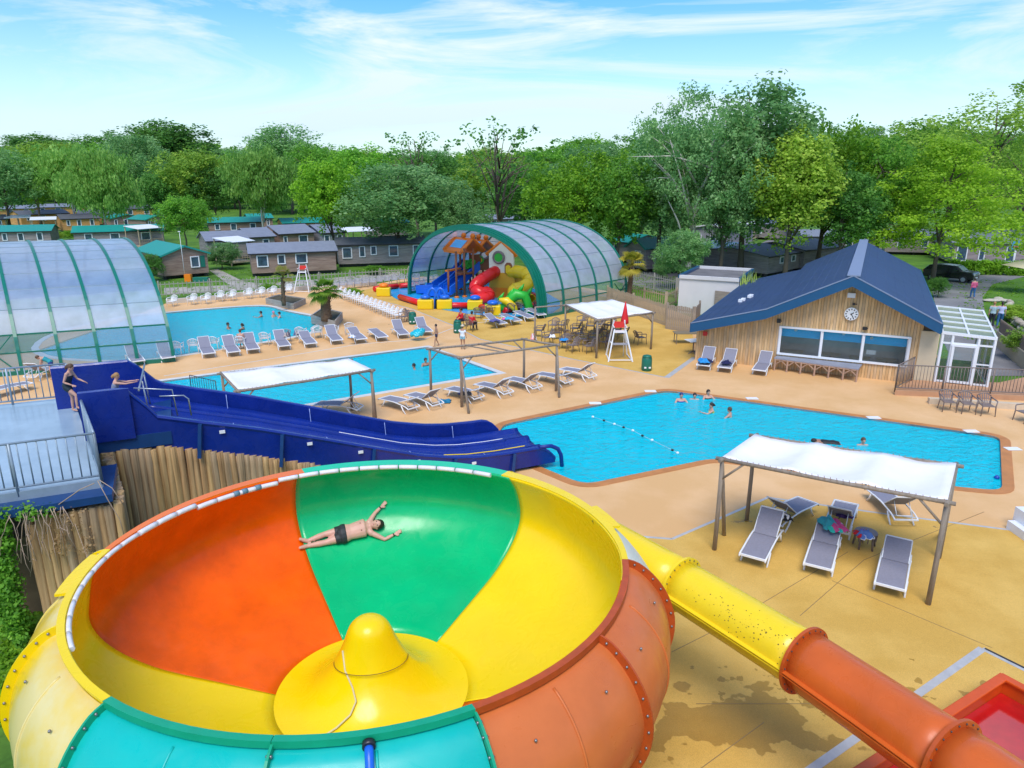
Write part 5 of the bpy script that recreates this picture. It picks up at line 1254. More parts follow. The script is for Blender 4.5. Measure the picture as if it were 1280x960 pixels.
MB().poly3([CH(10.06, -.05, 0), CH(10.8, -.05, 0), CH(10.8, -.05, 2.5), CH(10.06, -.05, 2.5)], .12).build('rendered_pier', mat('cream_render', (.60, .50, .34), .8, var=.04), ch)
# window interior: blue backdrop panel set near the glass to catch light, tan wall
MB().poly3([CH(4.0, .2, 1.62), CH(9.7, .2, 1.62), CH(9.7, .2, 2.14), CH(4.0, .2, 2.14)], .03).build('window_backdrop_band', mat('bright_blue_backdrop', (.015, .50, .95), .6), ch)
MB().poly3([CH(2.0, 1.45, .0), CH(10.5, 1.45, .0), CH(10.5, 1.45, 1.9), CH(2.0, 1.45, 1.9)], .05).build('inner_wall', mat('tan_inner_wall', (.60, .52, .45), .7, var=.3, scale=.8), ch)
for (u, w_, z) in ((4.75, .3, 1.98), (6.9, .3, 2.0), (8.1, .3, 1.92)): MB().ball(CH(u, .13, z), .08, 10, 8, (1, .4, .8)).build('ceiling_lamp', mat('lamp_shade', (.7, .8, .75), .5), ch)
for (u, w_) in ((4.7, .9), (6.4, 1.1), (7.7, .9), (8.9, 1.1)): 
    MB().box(tuple(CH(u, w_, .74)), (.9, .7, .04), -.46).build('indoor_table', mat('indoor_table_top', (.45, .38, .25), .5), ch); MB().cyl(tuple(CH(u, w_, 0)), .05, .74, 8).build('indoor_table_leg', M_TAUPE, ch)
wn = MB(); fr = MB()
b = MB()
for (a, c) in (((W0, Z0), (W1, Z0)), ((W0, Z1), (W1, Z1))): b.bar(CH(a[0]-.05, -.05, a[1]), CH(c[0]+.05, -.05, c[1]), .14, .09)
W_ = [W0, 5.95, 7.75, W1]
for x in W_: b.bar(CH(x, -.047, Z0), CH(x, -.047, Z1), .10 if x in (W0, W1) else .07, .12)
win = b.build('window_frame', FRW, ch)
for a, c in zip(W_, W_[1:]): MB().poly3([CH(a, -.02, Z0), CH(c, -.02, Z0), CH(c, -.02, Z1), CH(a, -.02, Z1)], .01).build('window_pane', M_GLASS, win)
MB().poly3([CH(7.95, .02, 1.15), CH(8.35, .02, 1.15), CH(8.35, .02, 1.36), CH(7.95, .02, 1.36)], .005).build('paper_notice', M_WHITE, win)
# clock
cc = CH(7.1, -.09, 3.02); nrmF = -Wv
clk = thing('wall_clock', 'round white wall clock with black marks under the clubhouse gable', 'clock', tuple(cc))
b = MB(); ex, ez = Uv, V(0, 0, 1)
b.tube([cc, cc+nrmF*.07], [.29, .29], 32); b.build('clock_face', mat('clock_white', (.8, .8, .8), .4), clk)
b = MB(); b.tube([cc+nrmF*.05+(ex*cos(a*pi/16)+ez*sin(a*pi/16))*.29 for a in range(32)], .02, 6, closed=True); b.build('clock_rim', mat('clock_rim', (.55, .55, .55), .4), clk)
for k in range(12):
    a = k*pi/6; e = ex*sin(a)+ez*cos(a); MB().bar(cc+nrmF*.08+e*.19, cc+nrmF*.08+e*.26, .04, .01, up=nrmF).build('hour_mark', M_DARK, clk)
for (ang, l, w_) in ((radians(52), .13, .035), (radians(148), .2, .025)):
    e = ex*sin(ang)+ez*cos(ang); MB().bar(cc+nrmF*.09-e*.04, cc+nrmF*.09+e*l, w_, .01, up=nrmF).build('clock_hand', M_DARK, clk)
# fittings on the wall
def fit(u, z, size, m, name, label, cat):
    c = CH(u, -.16, z); t = thing(name, label, cat, tuple(c)); MB().box(tuple(c), size, -.46).build('casing', m, t); MB().bar(c, c+Wv*.12, .05).build('bracket', m, t)
    MB().bar(c, c+Uv*.14, .04).build('arm', m, t)
fit(3.95, 2.42, (.18, .14, .18), M_DARK, 'security_camera', 'small black spotlight on the planks left of the wide window', 'lamp')
fit(7.75, 2.4, (.2, .14, .14), M_DARK, 'security_camera', 'small black spotlight on the planks above the wide window', 'lamp')
fit(7.0, 3.9, (.34, .14, .22), FRW, 'gable_lamp', 'pale box lamp under the gable peak', 'lamp')
fit(7.15, 3.5, (.12, .1, .1), M_DARK, 'alarm_horn', 'small dark device just above the wall clock', 'alarm')
fit(.45, 1.45, (.2, .1, .22), mat('red_box', (.6, .02, .02), .4), 'alarm_box', 'small red box near the left corner of the clubhouse wall', 'alarm')
# white flat roofed annex behind
an = thing('annex', 'white rendered flat roofed annex with blue trim behind the clubhouse roof', 'building', tuple(CH(-4.6, 14.4, 0)))
WR = mat('white_render', (.66, .64, .62), .8, var=.04, scale=1)
MB().prism([CH(-4.5, 14.4, 0), CH(-.35, 14.4, 0), CH(-.35, 20.5, 0), CH(-4.5, 20.5, 0)], -.3, 2.2).build('wall', WR, an)
for (a, c) in (((-4.5, 14.4), (-.35, 14.4)), ((-.35, 14.4), (-.35, 20.5)), ((-.35, 20.5), (-4.5, 20.5)), ((-4.5, 20.5), (-4.5, 14.4))):
    MB().bar(CH(*a, 2.32), CH(*c, 2.32), .22, .24).build('parapet', FASC if a[0] == -.35 and c[0] == -.35 or a[0] == -4.5 and c[0] == -4.5 else WR, an)
MB().prism([CH(-4.4, 14.5, 0), CH(-.45, 14.5, 0), CH(-.45, 20.4, 0), CH(-4.4, 20.4, 0)], 2.2, 2.24).build('flat_roof', mat('grey_felt', (.16, .15, .15), .9, var=.25, scale=1), an)
MB().poly3([CH(-.5, 14.3, 0), CH(.6, 13.6, 0), CH(.6, 13.6, 1.5), CH(-1.9, 14.3, 1.5), CH(-1.9, 14.3, 0)], .08).build('timber_lean_to', mat('grey_cladding', (.30, .25, .2), .85, var=.25, scale=2, stretch=(1, 1, 8)), an)
t = thing('ornamental_grass', 'tuft of tall yellow green grass on the clubhouse roof edge by the annex', 'plant', tuple(CH(.1, 14.5, 2.0)))
b = MB(); rr = random.Random(4)
for i in range(60):
    a = rr.uniform(0, 6.3); c = CH(.3+rr.uniform(-.5, .5), 14.6+rr.uniform(-1, 1), 2.05); tip = c+V(cos(a)*.35, sin(a)*.35, rr.uniform(.6, 1.1)); s = V(-sin(a), cos(a), 0)*.03
    b.add([c-s, c+s, tip], [(0, 1, 2)])
b.build('blades', mat('grass_blade', (.30, .42, .05), .6), t)
# glazed porch
po = thing('glazed_porch', 'white framed glass porch at the right end of the clubhouse', 'porch', tuple(CH(10.9, 0, 0)))
GP = seethrough('porch_roof_glass', (.8, .86, .7), .45, (.55, .60, .42), .1)
MB().poly3([CH(10.86, -.1, 2.5), CH(12.9, -.1, 2.42), CH(12.9, 5.2, 2.75), CH(10.86, 5.2, 2.83)], .02).build('roof_pane', GP, po)
b = MB()
for w_ in (-.1, 1.0, 2.0, 3.0, 4.1, 5.2): z = 2.46+.34*(w_+.1)/5.3; b.bar(CH(10.86, w_, z+.04), CH(12.95, w_, z-.05), .12, .12)
for u in (10.88, 11.9, 12.92): b.bar(CH(u, -.1, 2.5-.04*(u-10.88)), CH(u, 5.2, 2.84-.04*(u-10.88)), .08, .09)
b.build('roof_bar', FRW, po)
b = MB()
for (u, w_) in ((10.9, -.1), (11.3, -.1), (12.3, -.1), (12.9, -.1), (12.9, 1.8), (12.9, 3.5), (12.9, 5.2), (10.9, 5.2)): b.bar(CH(u, w_, .2), CH(u, w_, 2.5), .10)
for z in (.28, 2.05): b.bar(CH(10.9, -.1, z), CH(12.9, -.1, z), .08).bar(CH(12.9, -.1, z), CH(12.9, 5.2, z), .08)
b.bar(CH(12.3, -.1, 1.2), CH(12.9, -.1, 1.2), .06)
b.build('frame', FRW, po)
d_ = MB()
for (u, z0, z1) in ((11.36, .3, 1.95), (12.24, .3, 1.95)): d_.bar(CH(u, -.16, z0), CH(u, -.16, z1), .11)
d_.bar(CH(11.32, -.16, 1.98), CH(12.28, -.16, 1.98), .1).bar(CH(11.32, -.16, .32), CH(12.28, -.16, .32), .1)
dr = d_.build('door', FRW, po)
MB().poly3([CH(11.4, -.15, .35), CH(12.2, -.15, .35), CH(12.2, -.15, 1.95), CH(11.4, -.15, 1.95)], .01).build('door_pane', M_GLASS, dr)
for (u0, u1) in ((10.9, 11.3), (12.3, 12.9)): MB().poly3([CH(u0, -.1, .3), CH(u1, -.1, .3), CH(u1, -.1, 2.45), CH(u0, -.1, 2.45)], .01).build('side_pane', M_GLASS, po)
MB().poly3([CH(12.9, -.1, .3), CH(12.9, 5.2, .3), CH(12.9, 5.2, 2.45), CH(12.9, -.1, 2.45)], .01).build('side_pane', M_GLASS, po)
MB().prism([CH(10.9, -.05, 0), CH(12.85, -.05, 0), CH(12.85, 5.1, 0), CH(10.9, 5.1, 0)], .14, .19).build('green_carpet', mat('green_carpet', (.09, .22, .04), .9, var=.2), po)
# terrace and railing
TZ = .22; T0, T1, T2 = G(1118, 494), G(1300, 502), G(1300, 462)
MB().prism([T0, T1, T2+V(2, 0, 0), CH(13.5, 1, 0), CH(10.9, 0, 0), CH(9.9, -.3, 0)], -.05, TZ).build('terrace', mat('terracotta_resin', (.48, .26, .14), .8, var=.1, scale=2, world=True), kind='structure')
q0, q1 = G(1160, 504), G(1300, 513)
MB().slab(q0, q1, .24, .25).build('low_step_wall', mat('beige_concrete', (.60, .48, .34), .8, var=.08, world=True), label='low beige step wall in front of the terrace railing', cat='wall')
tr_ = thing('terrace_railing', 'brown metal bar railing along the terrace before the glazed porch', 'railing', T0+V(0, 0, TZ))
M_BRR = mat('brown_railing_paint', (.20, .16, .14), .5)
railing(tr_, T0+V(.05, .12, 0), T1+V(0, .12, 0), TZ, 1.12, M_BRR, .135, 1.7, .012, .025)
railing(tr_, T0+V(.05, .12, 0), CH(9.95, -.45, 0), TZ, 1.12, M_BRR, .135, 2, .012, .025)
rw = thing('ramp_wall', 'cream ramp wall with slatted brown fence on top at the right edge', 'wall', G(1245, 450))
a_, b__ = G(1246, 425, 0), G(1300, 470, 0); MB().slab(a_-V(0, 0, .3), b__-V(0, 0, .3), .85, .2).build('wall_body', mat('cream_wall', (.56, .48, .33), .8), rw)
b = MB(); L = (b__-a_).length; n = int(L/.12)
for i in range(n): p = a_.lerp(b__, (i+.5)/n)+V(0, 0, .55); MB().box(tuple(p+V(0, 0, .35)), (.09, .03, .7), .9).build('slat', mat('slat_brown', (.26, .20, .16), .8), rw)
# ================================================================ TELESCOPIC GLAZED SHELTERS
GREEN = mat('dark_green_aluminium', (.003, .16, .105), .35, var=.06)
POLY = seethrough('milky_polycarbonate', (.80, .89, 1), .72, (.70, .78, .93), .25)
PURL = mat('grey_purlin', (.22, .30, .36), .5)
POLYC = seethrough('clear_polycarbonate', (.85, .93, .95), .28, (.6, .74, .84), .05)
POLYI = seethrough('grey_polycarbonate', (.6, .66, .66), .62, (.30, .33, .32), .15)
ARC = {}
def arc(W, h, e, t):
    """angle whose arc-length fraction along the arch is t"""
    k = (round(W, 3), h, e)
    if k not in ARC:
        n = 400; L = [0]; p = None
        for i in range(n+1):
            a = pi*(i/n); q = (W*(.5-.5*cos(a)), h*max(0, sin(a))**e)
            if p: L.append(L[-1]+math.hypot(q[0]-p[0], q[1]-p[1]))
            p = q
        ARC[k] = [l/L[-1] for l in L]
    L = ARC[k]; t = min(1, max(0, t)); lo = 0; hi = len(L)-1
    while hi-lo > 1:
        m = (lo+hi)//2
        if L[m] <= t: lo = m
        else: hi = m
    f = (t-L[lo])/max(1e-9, L[hi]-L[lo]); return pi*(lo+f)/(len(L)-1)
def arch_pt(P0, A, h, e, t, B=0, s=1.0):
    """point on the arch: P0 near foot, A span vector, h height, t 0..1"""
    th = arc(A.length, h, e, t); c = cos(th); sn = sin(th); z = abs(sn)**e; x = .5-.5*c
    x = .5+(x-.5)*s
    return P0+A*x+V(0, 0, h*z*s)
def shelter(root, P0, A, B, n, h, e, ribs=2, tpan=14, clear=.09, front_extra=0, poly=POLY, shrink=.0, braces=True):
    """n bays along B; each bay has a rib, panels between purlins"""
    cA = A.normalized(); bl = B/n
    def rib(o, s, w_, name='rib'):
        pts = [arch_pt(o, A, h, e, k/40, s=s) for k in range(41)]; b = MB()
        for a, c in zip(pts, pts[1:]): pass
        vs = []; bn = B.normalized()
        cen = o+A*.5
        for p in pts:
            out = (p-cen); out.z *= 1.2; out.normalize()
            for dn, do in ((-w_/2, -.07), (w_/2, -.07), (w_/2, .07), (-w_/2, .07)): vs.append(p+bn*dn+out*do)
        fs = [(i*4+k, (i+1)*4+k, (i+1)*4+(k+1) % 4, i*4+(k+1) % 4) for i in range(40) for k in range(4)]
        b.add(vs, fs); return b.build(name, GREEN, root)
    for i in range(n+1):
        rib(P0+bl*i, 1.0-shrink*i, .15)
    for i in range(n):
        o = P0+bl*i; s0 = 1-shrink*i; s1 = 1-shrink*(i+1)
        ts = [0, clear*.55, clear]+[clear+(1-2*clear)*k/tpan for k in range(1, tpan)]+[1-clear, 1-clear*.55, 1]
        for k, (t0, t1) in enumerate(zip(ts, ts[1:])):
            m = POLYC if (t1 <= clear+1e-6 or t0 >= 1-clear-1e-6) else poly
            vs = []; q = 4
            for j in range(q+1):
                t = lerp(t0, t1, j/q); vs += [arch_pt(o+bl*.04, A, h, e, t, s=s0), arch_pt(o+bl*.96, A, h, e, t, s=s0)]
            MB().add(vs, [(2*j, 2*j+1, 2*j+3, 2*j+2) for j in range(q)], True).build('glazing_panel', m, root)
        for t in ts[1:-1]:
            b = MB(); big = t in (clear, 1-clear) or abs(t-ts[1]) < 1e-6; r = .035 if big else .016
            b.bar(arch_pt(o, A, h, e, t, s=s0), arch_pt(o+bl, A, h, e, t, s=s0), r*2)
            b.build('purlin', GREEN if big else PURL, root)
        for t in (0, 1): MB().bar(arch_pt(o, A, h, e, t, s=s0)+V(0, 0, .1), arch_pt(o+bl, A, h, e, t, s=s0)+V(0, 0, .1), .12, .2).build('base_rail', GREEN, root)
sh2 = thing('pool_shelter', 'large green framed arched shelter with milky panels covering the colourful play structure', 'pool enclosure', (2.2, 47.5, 0))
P0 = V(2.3, 47.55, 0); A2 = V(-10.6, 10.25, 0); B2 = V(6.5, 6.8, 0)
shelter(sh2, P0, A2, B2, 5, 5.8, .75, clear=.08, tpan=15)
for k in range(1, 4):                                # nested front arches
    o = P0-B2.normalized()*.13*k; pts = []
    vs = []; bn = B2.normalized(); s = 1-.014*k; cen = o+A2*.5
    for j in range(41):
        p = arch_pt(o, A2, 5.8, .75, j/40, s=s); out = p-cen; out.normalize()
        for dn, do in ((-.07, -.1), (.07, -.1), (.07, .1), (-.07, .1)): vs.append(p+bn*dn+out*do)
    MB().add(vs, [(i*4+q, (i+1)*4+q, (i+1)*4+(q+1) % 4, i*4+(q+1) % 4) for i in range(40) for q in range(4)]).build('front_rib', GREEN, sh2)
for (t_) in (0, 1):
    e0 = arch_pt(P0+B2*.82, A2, 5.8, .75, .0 if t_ == 0 else 1); 
b = MB(); a = P0+B2*.83; c = P0+B2*1.0; b.bar(a+V(0, 0, .1), c+V(0, 0, 1.5), .05).bar(c+V(0, 0, .1), a+V(0, 0, 1.5), .05); b.build('cross_brace', GREEN, sh2)
sh1 = thing('pool_shelter', 'long green framed arched shelter with milky panels at the left edge over the lagoon', 'pool enclosure', (-17.5, 35.6, 0))
P1_ = V(-17.51, 35.6, 0); A1 = V(-11.47, 15.74, 0); B1 = V(-15.4, -6.3, 0)
shelter(sh1, P1_, A1, B1, 10, 5.58, .94, clear=.08, tpan=15)
b = MB()
for k in (4, 5, 6):
    a = P1_+B1*(k/10); c = P1_+B1*((k+1)/10); b.bar(a+V(-.1, -.05, .1), c+V(-.1, -.05, 2.0), .05).bar(c+V(-.1, -.05, .1), a+V(-.1, -.05, 2.0), .05)
b.build('cross_brace', GREEN, sh1)
# ================================================================ WATER PLAY STRUCTURE
BASIN = mat('blue_play_floor', (.01, .36, .72), .25, var=.1, scale=1, world=True)
MB().prism(paddle, None, .02).build('play_basin', BASIN, kind='structure')
REDP = mat('red_play_plastic', (.70, .012, .012), .3); YEP = mat('yellow_play_plastic', (.82, .56, .01), .3); BLP = mat('blue_play_plastic', (.01, .13, .62), .3); ORP = mat('orange_play_plastic', (.85, .22, .01), .35)
BRP = mat('brown_post', (.25, .085, .03), .5); GRP = mat('green_play_plastic', (.02, .42, .03), .4); CRP = mat('cream_panel', (.78, .74, .56), .6)
ed = [(468, 368), (482, 366.5), (500, 374), (533, 385), (556, 385.5), (590, 384.5), (610, 390), (637, 392.5), (668, 388), (680, 383)]
bd = thing('play_border', 'red tube border with yellow corner blocks and blue balls edging the play basin', 'play border', G(560, 386))
for (a, c) in (((468, 365), (497, 361)), ((500, 375), (529, 384)), ((548, 386), (588, 386)), ((600, 387.5), (615, 391.5)), ((630, 392), (648, 389)), ((660, 388), (672, 384)), ((500, 361), (530, 358)), ((664, 372), (676, 376))):
    A, B = G(*a), G(*c); MB().tube([A+V(0, 0, .25), B+V(0, 0, .25)], .22, 10).build('border_tube', REDP, bd)
for (x, y) in ((480, 370), (532, 386), (556, 386), (594, 387), (616, 394)):
    c = G(x, y); MB().box(tuple(c+V(0, 0, .35)), (1.1, .7, .7)).build('corner_block', YEP, bd, bevel=.08)
    MB().ball(c+V(0, .1, .85), .33, 10, 8, (1.2, 1.2, .6)).build('ball_cap', BLP if x != 480 else ORP, bd)
ar = thing('spray_arch', 'pair of blue, yellow and white spray arches at the front of the play basin', 'play arch', G(545, 386))
for (x, y, m) in ((541, 386, BLP), (551, 386, mat('white_play_plastic', (.75, .75, .78), .4))):
    c = G(x, y); MB().tube([c+V(-.45, 0, 0), c+V(-.42, 0, .8), c+V(-.2, 0, 1.35), c+V(0, 0, 1.5), c+V(.2, 0, 1.35), c+V(.42, 0, .8), c+V(.45, 0, 0)], .10, 8).build('arch_tube', BLP, ar)
    MB().box(tuple(c+V(0, 0, .35)), (.8, .15, .7)).build('arch_panel', YEP if x < 545 else m, ar)
pl = thing('play_structure', 'multicoloured water play tower with slides under the open shelter', 'playground', G(600, 372))
def at_z(x, y, Y): return at(x, y, Y)
TF = G(605, 372); 
def pp(x, y, dz=0): return G(x, y, .02)+V(0, 0, dz)
for (x, y, h) in ((561, 371, 2.2), (571, 372, 3.6), (581, 371, 3.8), (592, 369, 3.7), (576, 362, 3.6), (588, 361, 3.6), (604, 362, 3.2), (596, 366, 2.6)):
    c = pp(x, y); MB().cyl(tuple(c), .09, h, 8).build('post', BRP, pl); MB().cyl(tuple(c), .24, .12, 10, .14).build('post_foot', ORP, pl)
dk = [pp(571, 372), pp(593, 369), pp(589, 361), pp(575, 362)]
MB().prism(dk, 1.75, 1.87).build('tower_deck', BRP, pl)
MB().bar(pp(559, 371, 2.05), pp(575, 367, 2.05), .3, .12).build('beam', ORP, pl)
# roofs with blue window panels
def gable(c, w_, d, h, z, m, ang=0):
    M_ = Matrix.Translation(c+V(0, 0, z)) @ Matrix.Rotation(ang, 4, 'Z'); b = MB()
    for s in (-1, 1):
        b.add([M_ @ V(s*w_, -d, 0), M_ @ V(0, -d, h), M_ @ V(0, d, h), M_ @ V(s*w_, d, 0), M_ @ V(s*w_, -d, -.16), M_ @ V(0, -d, h-.16), M_ @ V(0, d, h-.16), M_ @ V(s*w_, d, -.16)], [(0, 1, 2, 3), (7, 6, 5, 4), (0, 4, 5, 1), (3, 2, 6, 7), (0, 3, 7, 4)])
    o = b.build('tower_roof', m, pl)
    for s in (-1, 1):
        b = MB(); f = lambda a, e: M_ @ V(s*w_*(1-a), -d+2*d*e, h*a+.03); b.add([f(.25, .18), f(.25, .82), f(.8, .82), f(.8, .18)], [(0, 1, 2, 3)]); b.build('roof_window', mat('sky_blue_panel', (.10, .5, .85), .3), pl)
    for e in (-d, d): MB().tube([M_ @ V(-w_, e, 0), M_ @ V(0, e, h), M_ @ V(w_, e, 0)], .14, 6).build('roof_edge', ORP, pl)
    for q in (-1, 0, 1): MB().ball(M_ @ V(0, q*d, h+.18), .22, 8, 6).build('ridge_knob', ORP, pl)
gable(pp(581, 367), 1.15, 1.2, 1.0, 3.5, ORP, .7); gable(pp(599, 362), 1.1, 1.0, .9, 3.3, ORP, .7)
for (x, y, z, m) in ((590, 366, 2.4, GRP), (600, 364, 2.6, YEP), (596, 364, 2.0, M_WHITE), (584, 366, 2.3, GRP), (606, 364, 3.0, M_WHITE)):
    c = pp(x, y, z); b = MB(); b.tube([c+V(.3*cos(a*pi/8), 0, .3*sin(a*pi/8)) for a in range(16)], .09, 6, closed=True); b.build('wheel_ring', GRP if m is not M_WHITE else M_TAUPE, pl); MB().tube([c+V(0, -.03, 0), c+V(0, .03, 0)], .25, 12).build('porthole', m, pl)
b = MB(); b.box(tuple(pp(600, 364, 2.4)), (1.8, .15, 1.3), .4); b.build('side_panel', BRP, pl)
# house facade
hc = pp(627, 372); hx = V(.93, -.36, 0); 
def hp(u, z, w_=0):
    z = z if z < 1.9 else 1.9+(z-1.9)*.76
    return hc+hx*u+V(.36, .93, 0)*w_+V(0, 0, z)
MB().poly3([hp(-1.0, 1.9), hp(1.05, 1.9), hp(1.05, 3.9), hp(.02, 5.0), hp(-1.0, 3.9)], .25).build('house_front', CRP, pl)
MB().tube([hp(-1.25, 3.75), hp(.02, 5.15), hp(1.3, 3.75)], .17, 6).build('house_roof_edge', ORP, pl)
MB().poly3([hp(-1.2, 3.75), hp(.02, 5.1), hp(.02, 5.1, 1.6), hp(-1.2, 3.75, 1.6)], .1).build('house_roof', ORP, pl); MB().poly3([hp(.02, 5.1), hp(1.25, 3.75), hp(1.25, 3.75, 1.6), hp(.02, 5.1, 1.6)], .1).build('house_roof', ORP, pl)
MB().poly3([hp(-1.0, .75), hp(1.25, .75), hp(1.1, 2.0), hp(-1.0, 2.0)], .3).build('house_panel', mat('amber_panel', (.75, .36, .02), .4), pl); MB().box(tuple(hp(.1, .4, .7)), (2.4, 1.7, .8), -.37).build('house_base', ORP, pl)
MB().box(tuple(hp(.1, 1.4, .8)), (2.1, 1.3, 1.3), -.37).build('house_base', mat('amber_panel', (.75, .36, .02), .4), pl)
c = hp(-.15, 3.55, -.2); MB().tube([c+hx*.42*cos(a*pi/8)+V(0, 0, .42*sin(a*pi/8)) for a in range(16)], .11, 6, closed=True).build('porthole_ring', M_TAUPE, pl); MB().tube([c, c+V(-.02, -.06, 0)], .33, 14).build('porthole', GRP, pl)
MB().poly3([hp(.35, 1.95, -.17), hp(.95, 1.95, -.17), hp(.95, 2.8, -.17), hp(.8, 3.05, -.17), hp(.5, 3.05, -.17), hp(.35, 2.8, -.17)], .08).build('house_door', BRP, pl)
MB().poly3([hp(.45, 2.0, -.23), hp(.85, 2.0, -.23), hp(.85, 2.7, -.23), hp(.65, 2.85, -.23), hp(.45, 2.7, -.23)], .05).build('door_light', YEP, pl)
MB().tube([hp(-.3, 5.35, 0), hp(-.4, 5.6, 0), hp(-.1, 5.8, 0)], .13, 6).build('moon_ornament', mat('pale_gold', (.7, .55, .2), .4), pl)
# slides: blue open chute, red spiral, yellow spiral
b = MB(); s0, s1 = pp(585, 361, 1.9), pp(556, 366, .95); s2 = pp(532, 369, .35)
def chute(pts, w_, m, name):
    b = MB()
    for a, c in zip(pts, pts[1:]):
        d = (c-a).normalized(); sd = d.cross(V(0, 0, 1)).normalized()
        b.add([a-sd*w_, a+sd*w_, c+sd*w_, c-sd*w_], [(0, 1, 2, 3)])
        for s in (-1, 1): b.add([a+sd*w_*s, a+sd*w_*s+V(0, 0, .55), c+sd*w_*s+V(0, 0, .55), c+sd*w_*s], [(0, 1, 2, 3)])
    o = b.build(name, m, pl); q = o.modifiers.new('thickness', 'SOLIDIFY'); q.thickness = .12; return o
chute([pp(588, 362, 2.0), pp(577, 364, 1.5), pp(562, 366, .9), pp(548, 368, .35), pp(527, 366, .15)], .75, BLP, 'wide_slide')
chute([pp(592, 365, 2.0), pp(582, 367, 1.5), pp(569, 369, .8), pp(556, 371, .3), pp(535, 369.5, .15)], .7, BLP, 'wide_slide')
def spiral(P, r, m, name, open_end=True):
    pts = []
    n = len(P)-1
    for i in range(n*6+1):
        x = i/6; k = min(int(x), n-1); f = x-k; p = [P[max(0, min(n, k+q))] for q in (-1, 0, 1, 2)]
        pts.append(.5*((2*p[1])+(p[2]-p[0])*f+(2*p[0]-5*p[1]+4*p[2]-p[3])*f*f+(3*p[1]-p[0]-3*p[2]+p[3])*f**3))
    o = MB().tube(pts, r, 16, cap=False).build(name, m, pl); q = o.modifiers.new('thickness', 'SOLIDIFY'); q.thickness = .06
    for i in range(4, len(pts)-2, 5):
        d = (pts[i+1]-pts[i-1]).normalized(); MB().tube([pts[i]-d*.05, pts[i]+d*.05], r*1.07, 16, cap=False).build('slide_band', m, o)
Yh = hc.y
def ap(x, y, dY=0): return at(x, y, Yh+dY)
spiral([ap(620, 339, .2), ap(610, 345, -.8), ap(598, 353, -1.6), ap(594, 360, -1.9), ap(600, 366, -2.3), ap(609, 366, -2.0), ap(611, 371, -2.3), ap(603, 374, -2.8), ap(589, 376, -3.0)], .46, REDP, 'red_spiral_slide')
spiral([ap(638, 340, .0), ap(650, 340, -.6), ap(660, 345, -1.2), ap(661, 353, -1.8), ap(652, 360, -2.4), ap(643, 363, -2.6), ap(645, 370, -3.0), ap(656, 373, -3.6), ap(663, 376, -4.2)], .50, YEP, 'yellow_spiral_slide')
# green creature
cr_ = thing('play_creature', 'green and yellow leaf shaped play creature at the front of the basin', 'play figure', G(642, 391))
c = G(640, 391)
MB().tube([c+V(-1.9, .1, .6), c+V(-1.3, 0, .25), c+V(-.6, 0, .4), c+V(-.2, 0, .9), c+V(.3, 0, 1.3), c+V(.9, 0, 1.2), c+V(1.2, 0, .4), c+V(1.2, 0, 0)], [.05, .22, .3, .34, .42, .36, .3, .25], 10).build('body', GRP, cr_)
MB().tube([c+V(-.9, -.3, 1.0), c+V(-.4, -.3, .9), c+V(.1, -.35, .5), c+V(.4, -.3, 0)], [.1, .3, .25, .12], 8).build('belly', YEP, cr_)
for (x, z) in ((-.9, 1.2), (-.2, 1.5), (.5, 1.8), (1.1, 1.6)): MB().tube([c+V(x, 0, z-.3), c+V(x+.2, 0, z), c+V(x+.35, 0, z+.25)], [.2, .12, .02], 6).build('spike', GRP, cr_)
# ================================================================ FENCES
PICK = mat('picket_wood', (.42, .33, .22), .85, var=.2, scale=2)
pk = {}
def fence(label, pts, z, h, step, wdt, m, rail_z=(.15, .85), post=True, name='picket_fence', part='picket'):
    P = [G(x, y, z) for x, y in pts]; t = thing(name, label, 'fence', tuple(P[0])); key = (h, wdt, m.name)
    if key not in pk: pk[key] = MB().box((0, 0, h/2), (wdt, .025, h)).mesh(part, m)
    for a, c in zip(P, P[1:]):
        L = (c-a).length; n = max(1, int(L/step)); d = c-a; rz = atan2(d.y, d.x)
        for i in range(n):
            p = a+d*((i+.5)/n); share(pk[key], part, t, tuple(p-P[0]), (0, 0, rz), (1, 1, R.uniform(.97, 1.03)))
        nrm_ = V(-d.y, d.x, 0).normalized()*.03
        for q in rail_z: MB().bar(a+nrm_+V(0, 0, h*q), c+nrm_+V(0, 0, h*q), .05, .06).build('rail', m, t)
        if post:
            k = max(1, round(L/3.2))
            for i in range(k+1): p = a+d*(i/k)+nrm_*2; MB().bar(p, p+V(0, 0, h+.12), .10).build('post', m, t)
    return t
PM = mat('grey_fence_metal', (.36, .33, .28), .6)
fence('long thin picket fence behind the lagoon and its white armchairs', [(200, 371), (264, 367), (322, 364), (400, 358), (512, 350)], -.1, 1.15, .30, .05, PM)
fence('timber slat fence of broad pickets behind the brown armchairs', [(758, 381), (790, 392), (831, 407)], 0, 1.35, .16, .10, PICK, name='slat_fence')
fence('grey brown close board fence at the left corner of the clubhouse', [(832, 411), (866, 417), (874, 408)], 0, 1.55, .135, .11, mat('grey_plank', (.36, .29, .22), .85, var=.25, scale=2), name='board_fence', part='board')
fence('thin fence beside the drive behind the shelter', [(790, 358), (845, 372), (850, 362)], -.25, 1.5, .28, .04, PM)
fence('low ranch fence along the drive left of the annex', [(778, 372), (832, 385), (846, 379)], -.1, 1.1, .25, .05, PICK)
